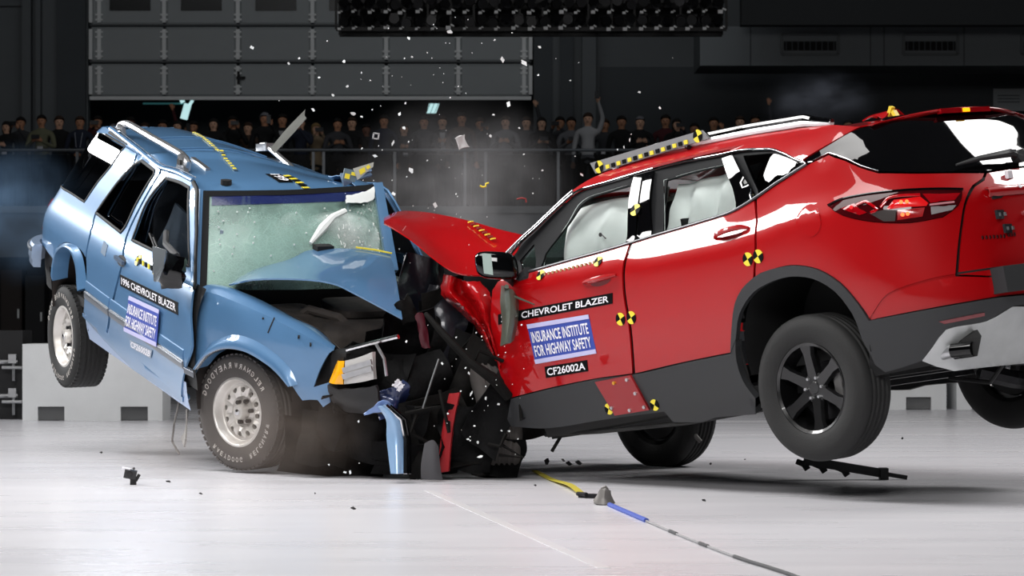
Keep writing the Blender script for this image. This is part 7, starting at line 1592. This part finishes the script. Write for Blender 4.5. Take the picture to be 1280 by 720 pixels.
for k in range(30):
    px, py = rnd.gauss(590, 40), rnd.uniform(400, 580); s = rnd.choice((.003, .004, .005)); mb.box(air(px, py, rnd.uniform(15.5, 15.8)), (s, s, s*rnd.uniform(.6, 2)), Euler((rnd.random(), rnd.random(), rnd.random())).to_matrix())
tag(mb.build('glass_spray', CHIP, None, smooth=False, kind='stuff'), 'fine spray of glass crumbs hanging in the air between the cars', 'debris')
# ------------------------------------------------------------------ smoke and dust
def puff(name, c, s, dens, col, scale, seed, label, lo=.45, hi=.75):
    m = bpy.data.materials.new(name+'_air'); m.use_nodes = True; nt = m.node_tree; nt.nodes.clear(); L = nt.links.new
    out = nt.nodes.new('ShaderNodeOutputMaterial'); v = nt.nodes.new('ShaderNodeVolumePrincipled'); v.inputs['Color'].default_value = (*col, 1); v.inputs['Anisotropy'].default_value = .1
    tc = nt.nodes.new('ShaderNodeTexCoord'); n = nt.nodes.new('ShaderNodeTexNoise'); n.noise_dimensions = '4D'; n.inputs['W'].default_value = seed; n.inputs['Scale'].default_value = scale; n.inputs['Detail'].default_value = 3
    L(tc.outputs['Object'], n.inputs['Vector']); ln = nt.nodes.new('ShaderNodeVectorMath'); ln.operation = 'LENGTH'; L(tc.outputs['Object'], ln.inputs[0])
    f = nt.nodes.new('ShaderNodeMapRange'); f.interpolation_type = 'SMOOTHSTEP'; f.inputs[1].default_value = .25; f.inputs[2].default_value = 1.0; f.inputs[3].default_value = 1; f.inputs[4].default_value = 0; L(ln.outputs['Value'], f.inputs[0])
    r = nt.nodes.new('ShaderNodeMapRange'); r.inputs[1].default_value = lo; r.inputs[2].default_value = hi; r.inputs[3].default_value = .12; r.inputs[4].default_value = 1; L(n.outputs['Fac'], r.inputs[0])
    a = nt.nodes.new('ShaderNodeMath'); a.operation = 'MULTIPLY'; L(f.outputs[0], a.inputs[0]); L(r.outputs[0], a.inputs[1])
    b = nt.nodes.new('ShaderNodeMath'); b.operation = 'MULTIPLY'; L(a.outputs[0], b.inputs[0]); b.inputs[1].default_value = dens; L(b.outputs[0], v.inputs['Density']); L(v.outputs[0], out.inputs['Volume'])
    bm = bmesh.new(); bmesh.ops.create_icosphere(bm, subdivisions=3, radius=1); me = bpy.data.meshes.new(name); bm.to_mesh(me); bm.free(); me.materials.append(m)
    o = link(name, me); o.location = c; o.scale = s; o['kind'] = 'stuff'; tag(o, label, 'smoke')
puff('smoke', (-.35, 18.5, 1.75), (.85, 1.0, .75), .8, (.72, .70, .72), 2.2, 1, 'grey smoke drifting between the cars in front of the crowd')
puff('smoke', (-3.45, 19.6, 1.65), (.55, .6, .55), 1.1, (.30, .50, .80), 1.8, 4, 'blue grey smoke drifting behind the tail of the blue car')
puff('smoke', (1.95, 17.8, 2.32), (.42, .4, .22), .35, (.62, .68, .85), 2.5, 7, 'thin pale smoke drifting above the red roof')
puff('dust', (-1.32, 15.95, .28), (.62, .30, .40), 1.1, (.62, .50, .43), 2.2, 11, 'brown dust hanging round the front wheel of the blue car', .35, .7)
puff('dust', (-2.05, 16.6, .12), (.34, .45, .22), 1.0, (.66, .58, .54), 2.4, 13, 'pale dust low over the floor behind the blue front wheel', .35, .7)
